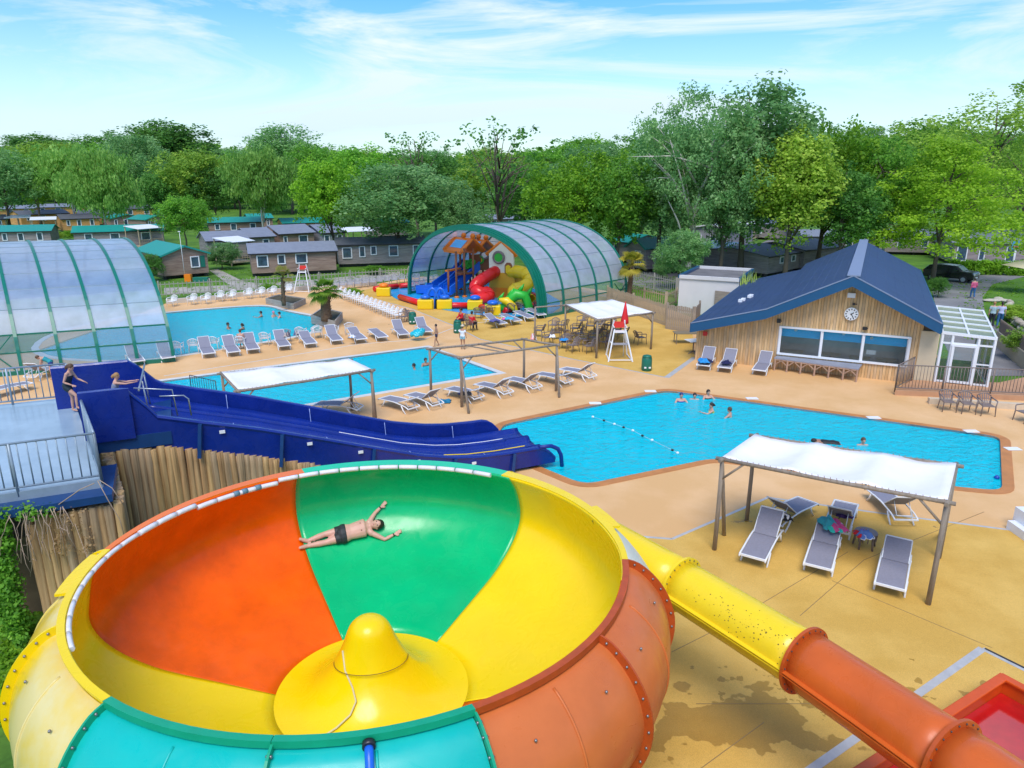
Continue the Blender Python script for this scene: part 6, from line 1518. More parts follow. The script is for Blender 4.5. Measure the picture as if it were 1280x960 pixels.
# ================================================================ MOBILE HOMES
import numpy as np
def siding(name, c, c2):
    if name in MC: return MC[name]
    m = mat(name, c, .85, var=.18, scale=1.2, stretch=(.6, .6, 5), col2=c2); t = m.node_tree; b = t.nodes['Principled BSDF']
    tc_ = N(t, 'ShaderNodeTexCoord'); wv = N(t, 'ShaderNodeTexWave', bands_direction='Z', wave_profile='SAW'); wv.inputs['Scale'].default_value = 1.15
    t.links.new(tc_.outputs['Object'], wv.inputs[0]); bp_ = N(t, 'ShaderNodeBump'); bp_.inputs['Strength'].default_value = .9; bp_.inputs['Distance'].default_value = .03
    t.links.new(wv.outputs[0], bp_.inputs['Height']); t.links.new(bp_.outputs[0], b.inputs['Normal']); return m
S_GREY = siding('grey_siding', (.27, .225, .22), (.40, .335, .32)); S_BROWN = siding('brown_siding', (.29, .18, .14), (.43, .29, .23)); S_WOOD = siding('orange_wood_siding', (.66, .30, .085), (.80, .42, .15)); S_BLUE = siding('bluegrey_siding', (.30, .30, .35), (.42, .42, .48))
R_GREY = mat('grey_tile_roof', (.20, .22, .27), .6, var=.1, scale=2, bump=.5, bscale=12); R_GREEN = mat('green_sheet_roof', (.01, .27, .22), .5, var=.06, bump=.3, bscale=10); R_DARK = mat('dark_tile_roof', (.10, .105, .125), .6, var=.12, scale=2, bump=.5, bscale=12); R_WHITE = mat('white_awning', (.72, .74, .78), .6)
WINF = mat('white_upvc', (.74, .75, .78), .4); WGL = mat('dark_window_glass', (.05, .09, .13), .08, var=.5, scale=1.5, spec=.8)
GRW = mat('green_shutter', (.005, .16, .11), .6)
def home(A, B, depth, hgt, roof, rm, wm, wins, label, rise=.55, z=-.3, ovh=.25, door=None, shutter=False, name='mobile_home', cat='mobile home', skirt=.35):
    A = G(*A, z) if len(A) == 2 else Vector(A); B = G(*B, z) if len(B) == 2 else Vector(B)
    u = (B-A).normalized(); L = (B-A).length; w_ = V(-u.y, u.x, 0)
    if w_.y < 0: w_ = -w_
    t = thing(name, label, cat, tuple(A)); P = lambda a, d, zz: A+u*a+w_*d+V(0, 0, zz)
    if roof == 'along':                                # ridge runs with the long front
        MB().prism([P(0, 0, 0), P(L, 0, 0), P(L, depth, 0), P(0, depth, 0)], z+skirt, z+hgt).build('wall', wm, t)
        b = MB()
        for s in (0, L): b.poly3([P(s, 0, hgt), P(s, depth, hgt), P(s, depth/2, hgt+rise)], .06)
        b.build('gable', wm, t)
        b = MB(); e = .04
        b.poly3([P(-ovh, -ovh, hgt-.08), P(L+ovh, -ovh, hgt-.08), P(L+ovh, depth/2, hgt+rise+e), P(-ovh, depth/2, hgt+rise+e)], .07)
        b.poly3([P(-ovh, depth/2+.02, hgt+rise+e), P(L+ovh, depth/2+.02, hgt+rise+e), P(L+ovh, depth+ovh, hgt-.08), P(-ovh, depth+ovh, hgt-.08)], .07)
        b.build('roof', rm, t); MB().bar(P(-ovh, -ovh, hgt-.13), P(L+ovh, -ovh, hgt-.13), .05, .12).build('gutter', M_DARK if rm is not R_WHITE else WINF, t)
    else:                                              # gable end faces the camera
        b = MB().prism([P(0, 0, 0), P(L, 0, 0), P(L, depth, 0), P(0, depth, 0)], z+skirt, z+hgt); b.poly3([P(0, .03, hgt), P(L, .03, hgt), P(L/2, .03, hgt+rise)], .06); b.build('wall', wm, t)
        b = MB()
        b.poly3([P(-ovh, -ovh, hgt-.1), P(L/2, -ovh, hgt+rise), P(L/2, depth+ovh, hgt+rise), P(-ovh, depth+ovh, hgt-.1)], .08)
        b.poly3([P(L/2+.02, -ovh, hgt+rise), P(L+ovh, -ovh, hgt-.1), P(L+ovh, depth+ovh, hgt-.1), P(L/2+.02, depth+ovh, hgt+rise)], .08)
        b.build('roof', rm, t)
        b = MB(); b.bar(P(-ovh, -ovh-.03, hgt-.12), P(L/2, -ovh-.03, hgt+rise-.02), .05, .16).bar(P(L/2, -ovh-.03, hgt+rise-.02), P(L+ovh, -ovh-.03, hgt-.12), .05, .16); b.build('barge_board', rm if rm is R_GREEN else WINF, t)
    b = MB()
    for k in range(max(2, int(L/2.5))+1):
        a = L*k/max(2, int(L/2.5)); a = min(max(a, .2), L-.2); b.box(tuple(P(a, .3, skirt/2)), (.3, .3, skirt))
    b.box(tuple(P(L/2, depth/2, skirt/2)), (L*.9, depth*.8, skirt*.9), atan2(u.y, u.x)); b.build('plinth', M_DARK, t)
    for (x0, x1, z0, z1) in wins:
        x0 *= L; x1 *= L; b = MB(); q = -.04
        b.bar(P(x0, q, z0), P(x1, q, z0), .10, .09).bar(P(x0, q, z1), P(x1, q, z1), .10, .09).bar(P(x0, q, z0-.04), P(x0, q, z1+.04), .09, .10).bar(P(x1, q, z0-.04), P(x1, q, z1+.04), .09, .10)
        f = b.build('window', WINF, t); MB().poly3([P(x0, -.02, z0), P(x1, -.02, z0), P(x1, -.02, z1), P(x0, -.02, z1)], .02).build('pane', WGL, f)
        if shutter: MB().poly3([P(x1+.12, -.03, z0-.05), P(x1+.55, -.03, z0-.05), P(x1+.55, -.03, z1+.05), P(x1+.12, -.03, z1+.05)], .05).build('shutter', GRW, t)
    if door:
        x0 = door*L; MB().poly3([P(x0, -.03, .35), P(x0+.8, -.03, .35), P(x0+.8, -.03, 2.3), P(x0, -.03, 2.3)], .05).build('door', WINF, t)
        MB().poly3([P(x0+.1, -.07, .9), P(x0+.7, -.07, .9), P(x0+.7, -.07, 2.15), P(x0+.1, -.07, 2.15)], .02).build('door_pane', WGL, t)
    return t
def veranda(A, B, depth, h, label, z=-.3, rm=R_WHITE, rail=True):
    """deck with posts, rail and a flat awning"""
    A = G(*A, z); B = G(*B, z); u = (B-A).normalized(); L = (B-A).length; w_ = V(-u.y, u.x, 0); w_ = w_ if w_.y > 0 else -w_
    P = lambda a, d, zz: A+u*a+w_*d+V(0, 0, zz); t = thing('veranda', label, 'veranda', tuple(A))
    MB().poly3([P(-.2, -.3, h), P(L+.2, -.3, h), P(L+.2, depth, h+.35), P(-.2, depth, h+.35)], .06).build('awning', rm, t)
    MB().prism([P(0, 0, 0), P(L, 0, 0), P(L, depth, 0), P(0, depth, 0)], z+.3, z+.42).build('deck', PICK, t)
    k = max(1, round(L/2))
    for i in range(k+1):
        for d in (0, depth): MB().bar(P(L*i/k, d, 0), P(L*i/k, d, h+(.35 if d else 0)), .1).build('post', PICK, t)
    if rail:
        for q in (.8, 1.25): MB().bar(P(0, -.03, q), P(L, -.03, q), .05, .08).build('rail', PICK, t)
        b = MB(); n = int(L/.3)
        for i in range(n): b.bar(P(L*(i+.5)/n, -.01, .42), P(L*(i+.5)/n, -.01, 1.25), .04)
        b.build('balusters', PICK, t, kind='stuff')
    return t
w3 = [(.07, .19, 1.0, 2.05), (.31, .39, 1.2, 2.05), (.52, .65, 1.2, 2.1)]
home((206, 350), (262, 345), 8, 2.35, 'across', R_GREEN, S_BROWN, [(.62, .80, 1.0, 2.0)], 'weathered brown cabin with bright green roof and shutter next to the left shelter', .75, shutter=True)
home((316, 346.5), (421, 341.5), 4.2, 2.35, 'along', R_GREY, S_BROWN, w3, 'long purplish brown cabin with three white windows behind the lagoon lifeguard chair', .7)
home((424, 334.5), (532, 331), 4.2, 2.5, 'along', R_DARK, S_GREY, [(.05, .15, 1.0, 2.1), (.24, .30, 1.1, 2.2), (.37, .43, 1.3, 2.2), (.58, .68, 1.1, 2.2), (.86, .92, 1.1, 2.2)], 'long grey cabin with five white windows left of the arched play shelter', .5)
home((262, 327), (312, 324), 5, 2.4, 'along', R_GREY, S_GREY, [(.2, .35, 1.1, 2.1)], 'grey cabin half hidden by the dark shrub beside the gravel path', .8)
veranda((290, 333), (318, 330), 3, 2.6, 'white awning on timber posts between the grey cabins beside the path')
home((316, 322), (345, 320), 6, 2.5, 'along', R_GREY, S_GREY, [(.5, .75, 1.2, 2.1)], 'small grey cabin just behind the long purplish brown one, left', .8)
home((352, 318), (394, 315), 6, 2.6, 'along', R_GREY, S_BROWN, [(.1, .2, 1.2, 2.2), (.55, .8, 1.0, 2.2)], 'grey roofed cabin with a wide window behind the long purplish brown one', .8)
veranda((330, 317), (360, 315), 3, 2.7, 'white awning deck behind the long purplish brown cabin', rail=False)
home((404, 315), (433, 313), 6, 2.5, 'along', R_GREY, S_BLUE, [(.1, .3, .8, 2.1), (.65, .85, .9, 2.1)], 'blue grey cabin with two tall windows behind the pale birch trunk', .8)
veranda((436, 315), (470, 313), 3, 2.6, 'white awning veranda between birch trunk and grey green tree')
# green roofed and wooden rows farther off
FAR = [((262, 297), (331, 295), 'along', R_GREEN, S_BROWN, 'brown cabin with long green roof behind the small round tree'), ((356, 298), (408, 296), 'along', R_GREEN, S_WOOD, 'orange wood cabin with green roof behind the weeping birches'), ((313, 290), (342, 289), 'along', R_GREEN, S_BROWN, 'far green roofed cabin partly behind the tall weeping birch'),
       ((-2, 312), (66, 310), 'along', R_GREEN, S_GREY, 'green roofed cabin right behind the top of the left shelter, leftmost'), ((95, 313), (206, 309), 'along', R_GREEN, S_GREY, 'long green roofed cabin right behind the top of the left shelter'), ((184, 292), (212, 290), 'across', R_GREEN, S_BROWN, 'dark red brown cabin with green roof left of the small round tree'),
       ((80, 291), (126, 289), 'along', R_DARK, S_WOOD, 'orange timber cabin with dark low roof left of the slender birch'), ((140, 290), (182, 288), 'across', R_GREEN, S_BROWN, 'cabin with green gable roof and veranda under the slender birch'), ((28, 284), (88, 281), 'along', R_DARK, S_WOOD, 'timber cabin with dark blue roof and awnings at the far left'),
       ((-12, 275), (46, 273), 'along', R_GREY, S_WOOD, 'orange timber cabin with grey roof at the far left edge'), ((44, 272), (110, 270), 'along', R_GREY, S_WOOD, 'distant orange timber cabin row seen between the willows'), ((137, 275), (196, 273), 'along', R_DARK, S_WOOD, 'distant orange timber cabin with small window behind the slender birch'),
       ((100, 283), (150, 282), 'along', R_DARK, S_WOOD, 'orange timber cabin glimpsed between the two weeping birches'), ((196, 283), (246, 282), 'along', R_GREEN, S_WOOD, 'distant timber cabin behind the small round tree'), ((-20, 292), (9, 291), 'along', R_DARK, S_WOOD, 'orange timber cabin cut by the left edge'), ((470, 298), (512, 296), 'along', R_GREEN, S_GREY, 'distant cabin with green roof left of the arched shelter top'), ((590, 292), (650, 290), 'along', R_GREY, S_GREY, 'distant grey cabin glimpsed above the arched shelter')]
for (A, B, rf, rm, wm, lb) in FAR: home(A, B, 5, 2.4, rf, rm, wm, [(.12, .2, 1.2, 2.1), (.4, .5, 1.1, 2.1), (.75, .85, 1.1, 2.1)], lb, .6)
veranda((10, 291), (40, 290), 3, 2.5, 'blue white awning on dark posts at the far left', rm=R_WHITE); veranda((42, 293), (72, 292), 3, 2.4, 'second blue white awning beside the low orange timber cabin', rm=R_WHITE)
veranda((176, 312), (205, 309), 2.5, 2.7, 'white awning next to the top of the left shelter')
# behind the shelter on the right
home((760, 326), (784, 329), 6, 2.4, 'along', R_GREEN, S_GREY, [(.3, .55, .9, 2.1)], 'grey cabin with green roof just right of the shelter behind the tree', .6)
home((783, 337), (806, 341), 6, 2.5, 'across', R_GREEN, S_GREY, [(.45, .55, .8, 2.1), (.65, .75, .8, 2.1)], 'grey gabled cabin with narrow windows between the trees', .9)
home((806, 339), (832, 343), 6, 2.5, 'along', R_GREEN, S_GREY, [(.12, .3, .6, 2.1), (.5, .8, .6, 2.2)], 'green roofed grey cabin with tall windows and small deck', .6)
home((862, 318), (911, 322), 6, 3.4, 'across', R_GREY, S_BLUE, [(.15, .27, 1.7, 2.5), (.5, .65, 1.6, 2.5)], 'blue grey cabin with two square windows behind the white poplar trunk', .5)
veranda((862, 334), (894, 338), 4, 2.3, 'cream awning deck with crossed timber rails beside the parked dark car')
home((940, 299), (972, 301), 6, 2.5, 'along', R_GREY, S_GREY, [(.2, .35, 1, 2.1)], 'distant grey cabin with deck beyond the grassy clearing', .6)
veranda((918, 300), (942, 301), 3, 2.4, 'distant white awning deck beyond the grassy clearing')
home((1003, 322), (1062, 322), 6, 2.6, 'along', R_GREY, S_BLUE, [(.2, .27, 1.2, 2.0), (.8, .9, 1, 2.1)], 'blue grey cabin with one small window behind the ivy covered tree', .5)
home((1050, 324), (1100, 324), 6, 2.4, 'along', R_GREY, S_GREY, [(.1, .25, 1.0, 2.2)], 'grey cabin with pale roof edge behind the clubhouse ridge', .5)
home((958, 347), (1005, 338), 8, 2.1, 'along', R_DARK, S_GREY, [(.3, .4, 1.2, 1.8), (.6, .7, 1.2, 1.8)], 'low dark roofed cabin directly behind the white annex', .5)
home((1003, 340), (1050, 334), 7, 2.3, 'along', R_DARK, S_GREY, [], 'dark roofed cabin behind the blue clubhouse roof', .5)
home((1188, 331), (1300, 334), 8, 2.5, 'along', R_GREY, S_GREY, [(.05, .16, .5, 2.1), (.3, .36, .6, 2.1), (.6, .7, .5, 2.1)], 'wide grey cabin with bluish roof behind the clipped hedge', 1.1)
home((1268, 306), (1330, 308), 8, 2.6, 'along', R_GREY, S_BROWN, [(.1, .3, 1, 2)], 'distant cabin at the right edge behind the airy tree', .5)
home((1105, 318), (1180, 320), 6, 2.5, 'along', R_GREY, S_GREY, [(.2, .3, 1, 2), (.6, .7, 1, 2)], 'shaded grey cabin hidden behind the cedar', .5)
home((655, 318), (735, 321), 6, 2.5, 'along', R_GREY, S_GREY, [(.2, .3, 1, 2), (.6, .7, 1, 2)], 'grey cabin hidden behind the arched shelter roof', .5)
# umbrella of the right edge, sign, hedge, rocks
t = thing('garden_parasol', 'cream square parasol cut by the right edge beside the path', 'parasol', G(1282, 366, -.28)); c = G(1282, 366, -.28)
MB().cyl(tuple(c), .05, 2.6, 8).build('pole', WINF, t); MB().add([c+V(x*1.5, y*1.5, 2.2) for x, y in ((-1, -1), (1, -1), (1, 1), (-1, 1))]+[c+V(0, 0, 2.9)], [(0, 1, 4), (1, 2, 4), (2, 3, 4), (3, 0, 4), (3, 2, 1, 0)]).build('canopy', mat('cream_parasol', (.62, .54, .38), .8), t)
t = thing('garden_sign', 'small blue sign on a post in the hedge at the right', 'sign', G(1263, 343, -.3)); c = G(1263, 343, -.3)
MB().cyl(tuple(c), .05, 3.2, 8).build('post', WINF, t); MB().box(tuple(c+V(0, -.05, 2.9)), (.9, .06, .8)).build('sign_board', mat('sign_blue', (.05, .3, .6), .5), t)
MB().box(tuple(c+V(0, -.09, 2.75)), (.6, .02, .2)).build('sign_stripe', mat('sign_red', (.6, .1, .15), .5), t)
# antenna mast
t = thing('mast', 'thin white lamp mast in front of the green roofed cabin', 'lamp post', G(232, 352, -.3)); c = G(232, 352, -.3)
MB().tube([c, c+V(0, 0, 4.6)], [.022, .02], 8).build('pole', WINF, t); MB().box(tuple(c+V(0, 0, 4.62)), (.2, .12, .07)).build('lamp_head', WINF, t)
t = thing('orange_box', 'small orange box and green crate under the green roofed cabin window', 'box', G(236, 351, -.3)); c = G(236, 352, -.3)
MB().box(tuple(c+V(0, 0, .35)), (.6, .4, .7)).build('box_body', ORP, t); MB().box(tuple(c+V(1.2, 0, .2)), (1.4, .5, .4)).build('crate', GRW, t)
# ================================================================ CARS
def car(px, py, ang, label, L=4.5, Hc=1.6, col=(.015, .016, .02), z=-.285):
    c = G(px, py, z); t = thing('parked_car', label, 'car', tuple(c), ang); m = mat('car_paint_%s' % label.split()[0], col, .25, .3, coat=.5)
    prof = [(-L/2, .35), (-L/2, .8), (-L/2+.1, 1.0), (-L*.28, 1.06), (-L*.14, Hc*.97), (L*.18, Hc), (L*.40, Hc*.93), (L/2-.05, 1.05), (L/2, .6), (L/2, .35)]
    b = MB(); n = len(prof); W = .88; vs = []
    for s in (-1, 1):
        for (x, zz) in prof: vs.append((x, s*W*(1 if zz < 1.1 else .80), zz))
    fs = [(i, (i+1) % n, n+(i+1) % n, n+i) for i in range(n)]; fs += [tuple(range(n))[::-1], tuple(range(n, 2*n))]
    b.add(vs, fs); b.build('body', m, t, local=True, bevel=.06)
    b = MB()
    for s in (-1, 1):
        b.add([(-L*.13, s*W*.84, 1.12), (L*.38, s*W*.84, 1.12), (L*.34, s*W*.80, Hc-.12), (-L*.11, s*W*.80, Hc-.12)], [(0, 1, 2, 3)])
    b.build('side_window', WGL, t, local=True)
    MB().add([(-L*.275, -.7, 1.1), (-L*.275, .7, 1.1), (-L*.16, .64, Hc-.08), (-L*.16, -.64, Hc-.08)], [(0, 3, 2, 1)]).build('windscreen', mat('pale_windscreen', (.3, .38, .42), .1, spec=.8), t, local=True)
    for x in (-L*.31, L*.31):
        for s in (-1, 1):
            w_ = MB().tube([(x, s*(W+.01), .33), (x, s*(W-.2), .33)], .34, 16).build('wheel', M_DARK, t, local=True); MB().tube([(x, s*(W+.02), .33), (x, s*(W-.05), .33)], .2, 10).build('rim', M_METAL, w_, local=True)
    for s in (-1, 1):
        MB().box((-L/2-.005, s*.62, .82), (.06, .36, .16)).build('headlight', mat('headlight_glass', (.6, .62, .65), .1), t, local=True); MB().box((L/2, s*.7, .9), (.06, .2, .2)).build('tail_light', REDP, t, local=True)
        MB().box((-L*.18, s*.95, 1.12), (.15, .16, .12)).build('mirror', m, t, local=True)
    MB().box((-L/2-.02, 0, .5), (.04, .5, .12)).build('number_plate', WINF, t, local=True); MB().box((-L/2-.01, 0, .78), (.04, .7, .14)).build('grille', M_METAL, t, local=True)
car(1187, 351, 2.3, 'black estate car parked facing the path right of the clubhouse', 4.3, 1.55)
car(956, 322, 2.6, 'dark purple car parked on the camp road behind the annex', 4.3, 1.55, (.03, .025, .05))
car(902, 331, .3, 'dark blue car mostly hidden behind the awning deck', 4.2, 1.5, (.02, .025, .05))
# ================================================================ TREES
def attr_mesh(name, verts, faces, tint, m):
    me = bpy.data.meshes.new(name); nf = len(faces); k = faces.shape[1]
    me.vertices.add(len(verts)); me.vertices.foreach_set('co', verts.astype(np.float32).ravel())
    me.loops.add(nf*k); me.loops.foreach_set('vertex_index', faces.astype(np.int32).ravel())
    me.polygons.add(nf); me.polygons.foreach_set('loop_start', np.arange(0, nf*k, k, dtype=np.int32))
    a = me.attributes.new('tint', 'FLOAT', 'POINT'); a.data.foreach_set('value', tint.astype(np.float32))
    me.materials.append(m); me.update(); me.validate(); return me
def leaves(rng, centers, radii, per, size, hang=0., flat=1.0, tints=None):
    """leaf quads scattered in clumps (unit: tree height 1)"""
    n = len(centers)*per; c = np.repeat(centers, per, 0); r = np.repeat(radii, per)
    d = rng.normal(size=(n, 3)); d /= np.linalg.norm(d, axis=1)[:, None]; rr = rng.random(n)**.45
    off = d*(r*rr)[:, None]; off[:, 2] *= flat
    if hang: off[:, 2] -= hang*rng.random(n)*r*2.2
    p = c+off; a = rng.normal(size=(n, 3)); a[:, 2] *= .6; a /= np.linalg.norm(a, axis=1)[:, None]
    nn = d*.9+rng.normal(size=(n, 3))*.6+np.array([0, 0, .5]); nn /= np.linalg.norm(nn, axis=1)[:, None]
    u = np.cross(nn, a); u /= np.maximum(1e-6, np.linalg.norm(u, axis=1))[:, None]; v = np.cross(nn, u)
    if hang: v = v*.3+np.array([0, 0, -1.]); v /= np.linalg.norm(v, axis=1)[:, None]
    s = size*(.6+.8*rng.random(n))[:, None]; el = 1.9 if hang else 1.25
    q = np.stack([p-u*s*.5, p+v*s*.5*el-u*s*.1, p+u*s*.5, p-v*s*.5*el+u*s*.1], 1).reshape(-1, 3)
    t = np.repeat(tints if tints is not None else rng.random(len(centers)), per)*.65+.35*rng.random(n)
    return q, np.arange(n*4).reshape(-1, 4), np.repeat(t, 4)
BARK = mat('grey_brown_bark', (.13, .10, .075), .95, var=.3, scale=3, stretch=(3, 3, .6), bump=.8, bscale=8)
BARKW = mat('pale_birch_bark', (.50, .47, .40), .8, var=.35, scale=3, stretch=(1, 1, 2.5), bump=.3)
LM = dict(dark=leafmat('leaf_dark_green', (0.070, 0.200, 0.040), (0.143, 0.338, 0.052), (0.246, 0.426, 0.067)), mid=leafmat('leaf_mid_green', (0.100, 0.280, 0.030), (0.221, 0.481, 0.046), (0.347, 0.582, 0.056)), lime=leafmat('leaf_lime_green', (.10, .27, .016), (.27, .50, .03), (.38, .60, .05)), silver=leafmat('leaf_silver_green', (0.110, 0.280, 0.080), (0.260, 0.455, 0.156), (0.414, 0.582, 0.269)), willow=leafmat('leaf_willow_green', (0.180, 0.400, 0.060), (0.338, 0.572, 0.117), (0.426, 0.616, 0.146)), gold=leafmat('leaf_golden_green', (0.180, 0.320, 0.030), (0.442, 0.598, 0.078), (0.582, 0.650, 0.112)), cedar=leafmat('leaf_cedar_green', (0.160, 0.340, 0.024), (0.442, 0.676, 0.039), (0.538, 0.700, 0.056)), olive=leafmat('leaf_olive_green', (0.160, 0.320, 0.040), (0.351, 0.533, 0.065), (0.448, 0.526, 0.090)))
def crown_mesh(kind, seed, per=40, size=.0165):
    rng = np.random.default_rng(seed); m, shape = kind
    if shape == 'round': n = 330; c0, rad = np.array([0, 0, .60]), np.array([.34, .34, .40])
    elif shape == 'tall': n = 380; c0, rad = np.array([0, 0, .58]), np.array([.22, .22, .43])
    elif shape == 'wide': n = 380; c0, rad = np.array([0, 0, .62]), np.array([.46, .46, .37])
    elif shape == 'hang': n = 300; c0, rad = np.array([0, 0, .60]), np.array([.30, .30, .38])
    elif shape == 'airy': n = 420; c0, rad = np.array([0, 0, .62]), np.array([.45, .40, .38])
    elif shape == 'sparse': n = 60; c0, rad = np.array([0, 0, .72]), np.array([.40, .40, .28])
    if shape == 'cedar':
        cs = []; rs = []
        for L in range(13):
            z = .31+.67*L/13; R_ = .50*(1-(L/13.5)**1.5)+.03
            for k in range(int(8+R_*44)):
                a = rng.random()*6.283; q = R_*(.25+.75*rng.random()); cs.append((q*np.cos(a), q*np.sin(a), z-.07*q+.02*rng.normal())); rs.append(.05+.03*rng.random())
        cs = np.array(cs); rs = np.array(rs)
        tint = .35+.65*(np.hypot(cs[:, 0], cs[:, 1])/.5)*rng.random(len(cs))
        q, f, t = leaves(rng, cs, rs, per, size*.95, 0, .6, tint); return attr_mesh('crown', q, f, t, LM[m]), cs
    # several lobes make the outline uneven
    nl = 9; lob = rng.normal(size=(nl, 3)); lob /= np.linalg.norm(lob, axis=1)[:, None]; lob[:, 2] = np.abs(lob[:, 2])*.9-.25
    lobc = c0+lob*rad*.62; lobr = rad.mean()*(.38+.3*rng.random(nl))
    cs = []; rs = []
    while len(cs) < n:
        if shape in ('airy', 'sparse') or rng.random() < .4: d = rng.normal(size=3); d /= np.linalg.norm(d); p = c0+d*rad*(rng.random()**.28)*(.85+.2*np.sin(5*d[0]+seed)*np.cos(4*d[1]))
        else: k = rng.integers(nl); d = rng.normal(size=3); d /= np.linalg.norm(d); p = lobc[k]+d*lobr[k]*(.6+.4*rng.random())
        if p[2] < (.34 if shape == 'hang' else .14): continue
        cs.append(p); rs.append((.040+.035*rng.random())*(1 if shape != 'airy' else .72)*(1 if shape != 'sparse' else .8))
    cs = np.array(cs); rs = np.array(rs); tint = rng.random(n)
    q, f, t = leaves(rng, cs, rs, per if shape != 'sparse' else 14, size*(1.0 if shape != 'airy' else .8), .6 if shape == 'hang' else 0, 1, tint)
    return attr_mesh('crown', q, f, t, LM[m]), cs
def trunk_mesh(cs, seed, m, r=.018, nlimb=9, top=.8, lean=0.):
    rng = random.Random(seed); b = MB(); pts = [V(lean*(k/7)**1.5+rng.uniform(-.006, .006)*k, rng.uniform(-.006, .006)*k, top*k/7) for k in range(8)]
    b.tube(pts, [r*(1.25 if k == 0 else 1)*(1-.75*k/7) for k in range(8)], 9)
    for i in range(nlimb):
        c = Vector(cs[rng.randrange(len(cs))]); k = rng.uniform(.25, .85); s = pts[int(k*7)]; mid_ = s.lerp(c, .5)+V(0, 0, .03)
        
        if c.z < s.z+.04: continue
        b.tube([s, mid_, c], [r*.42, r*.28, r*.08], 6)
        for q in range(2):
            c2 = Vector(cs[rng.randrange(len(cs))]); 
            if (c2-mid_).length < .25: b.tube([mid_, mid_.lerp(c2, .5)+V(0, 0, .01), c2], [r*.22, r*.14, r*.05], 5)
    return b.mesh('trunk', m)
TK = {}
def variants(key, kind, n, bark=BARK, **kw):
    TK[key] = []
    for i in range(n):
        sd = abs(hash((kind[0], kind[1]))) % 1 + i*17+len(TK)*101+3; per = kw.get('per', 40); me, cs = crown_mesh(kind, sd, per, kw.get('size', .0165))
        TK[key].append((me, trunk_mesh(cs, sd, bark, kw.get('r', .018), kw.get('nlimb', 10), kw.get('top', .8), kw.get('lean', 0))))
variants('dark', ('dark', 'round'), 2); variants('mid', ('mid', 'round'), 2); variants('lime', ('lime', 'round'), 2); variants('silver', ('silver', 'round'), 2, per=50, size=.0145)
variants('poplar', ('silver', 'tall'), 2, per=60, size=.0125); variants('darkpop', ('dark', 'tall'), 1, per=55, size=.013); variants('birch', ('willow', 'hang'), 2, BARKW, per=64, size=.0155, r=.011); variants('olive', ('olive', 'round'), 1)
variants('ivy', ('gold', 'tall'), 1, per=55, size=.0135); variants('cedar', ('cedar', 'cedar'), 1, per=90, size=.012, top=.93); variants('airy', ('olive', 'airy'), 1, per=30, nlimb=26, size=.012); variants('sparse', ('dark', 'sparse'), 2, nlimb=34, r=.015, top=.85)
variants('white', ('silver', 'airy'), 1, BARKW, per=40, nlimb=9, r=.016, lean=.12, size=.013); variants('wide', ('lime', 'wide'), 1, per=44)
TN = 0
def tree(px, base, top, width, key, label, v=0, group=None, z=-.3, rz=None):
    """px: column of the trunk, base/top rows, width of the crown in pixels"""
    global TN
    c = G(px, base, z); d = ray(px, top); Y = c.y; ht = H+d.z/d.y*Y-z; me, tk = TK[key][v % len(TK[key])]
    wm = {'round': .80, 'tall': .56, 'wide': 1.05}.get('round')
    bb = [vv[0] for vv in me.get('bb', [])] if False else None
    W = width/F*depth(c)
    ext = EXT.setdefault(me.name, ext_of(me)); sx = W/ext[0]; hz_ = ht/ext[1]
    t = thing('tree', label, 'tree', tuple(c), R.uniform(0, 6.28) if rz is None else rz, group)
    TN += 1
    share(tk, 'trunk', t, sc=(hz_*.9, hz_*.9, hz_) if key != 'white' else (hz_, hz_, hz_)); share(me, 'crown', t, sc=(sx, sx, hz_)); return t
EXT = {}
def ext_of(me):
    a = np.empty(len(me.vertices)*3, np.float32); me.vertices.foreach_get('co', a); a = a.reshape(-1, 3)
    return (2*np.percentile(np.abs(a[:, 0]), 98.5), np.percentile(a[:, 2], 99.8))
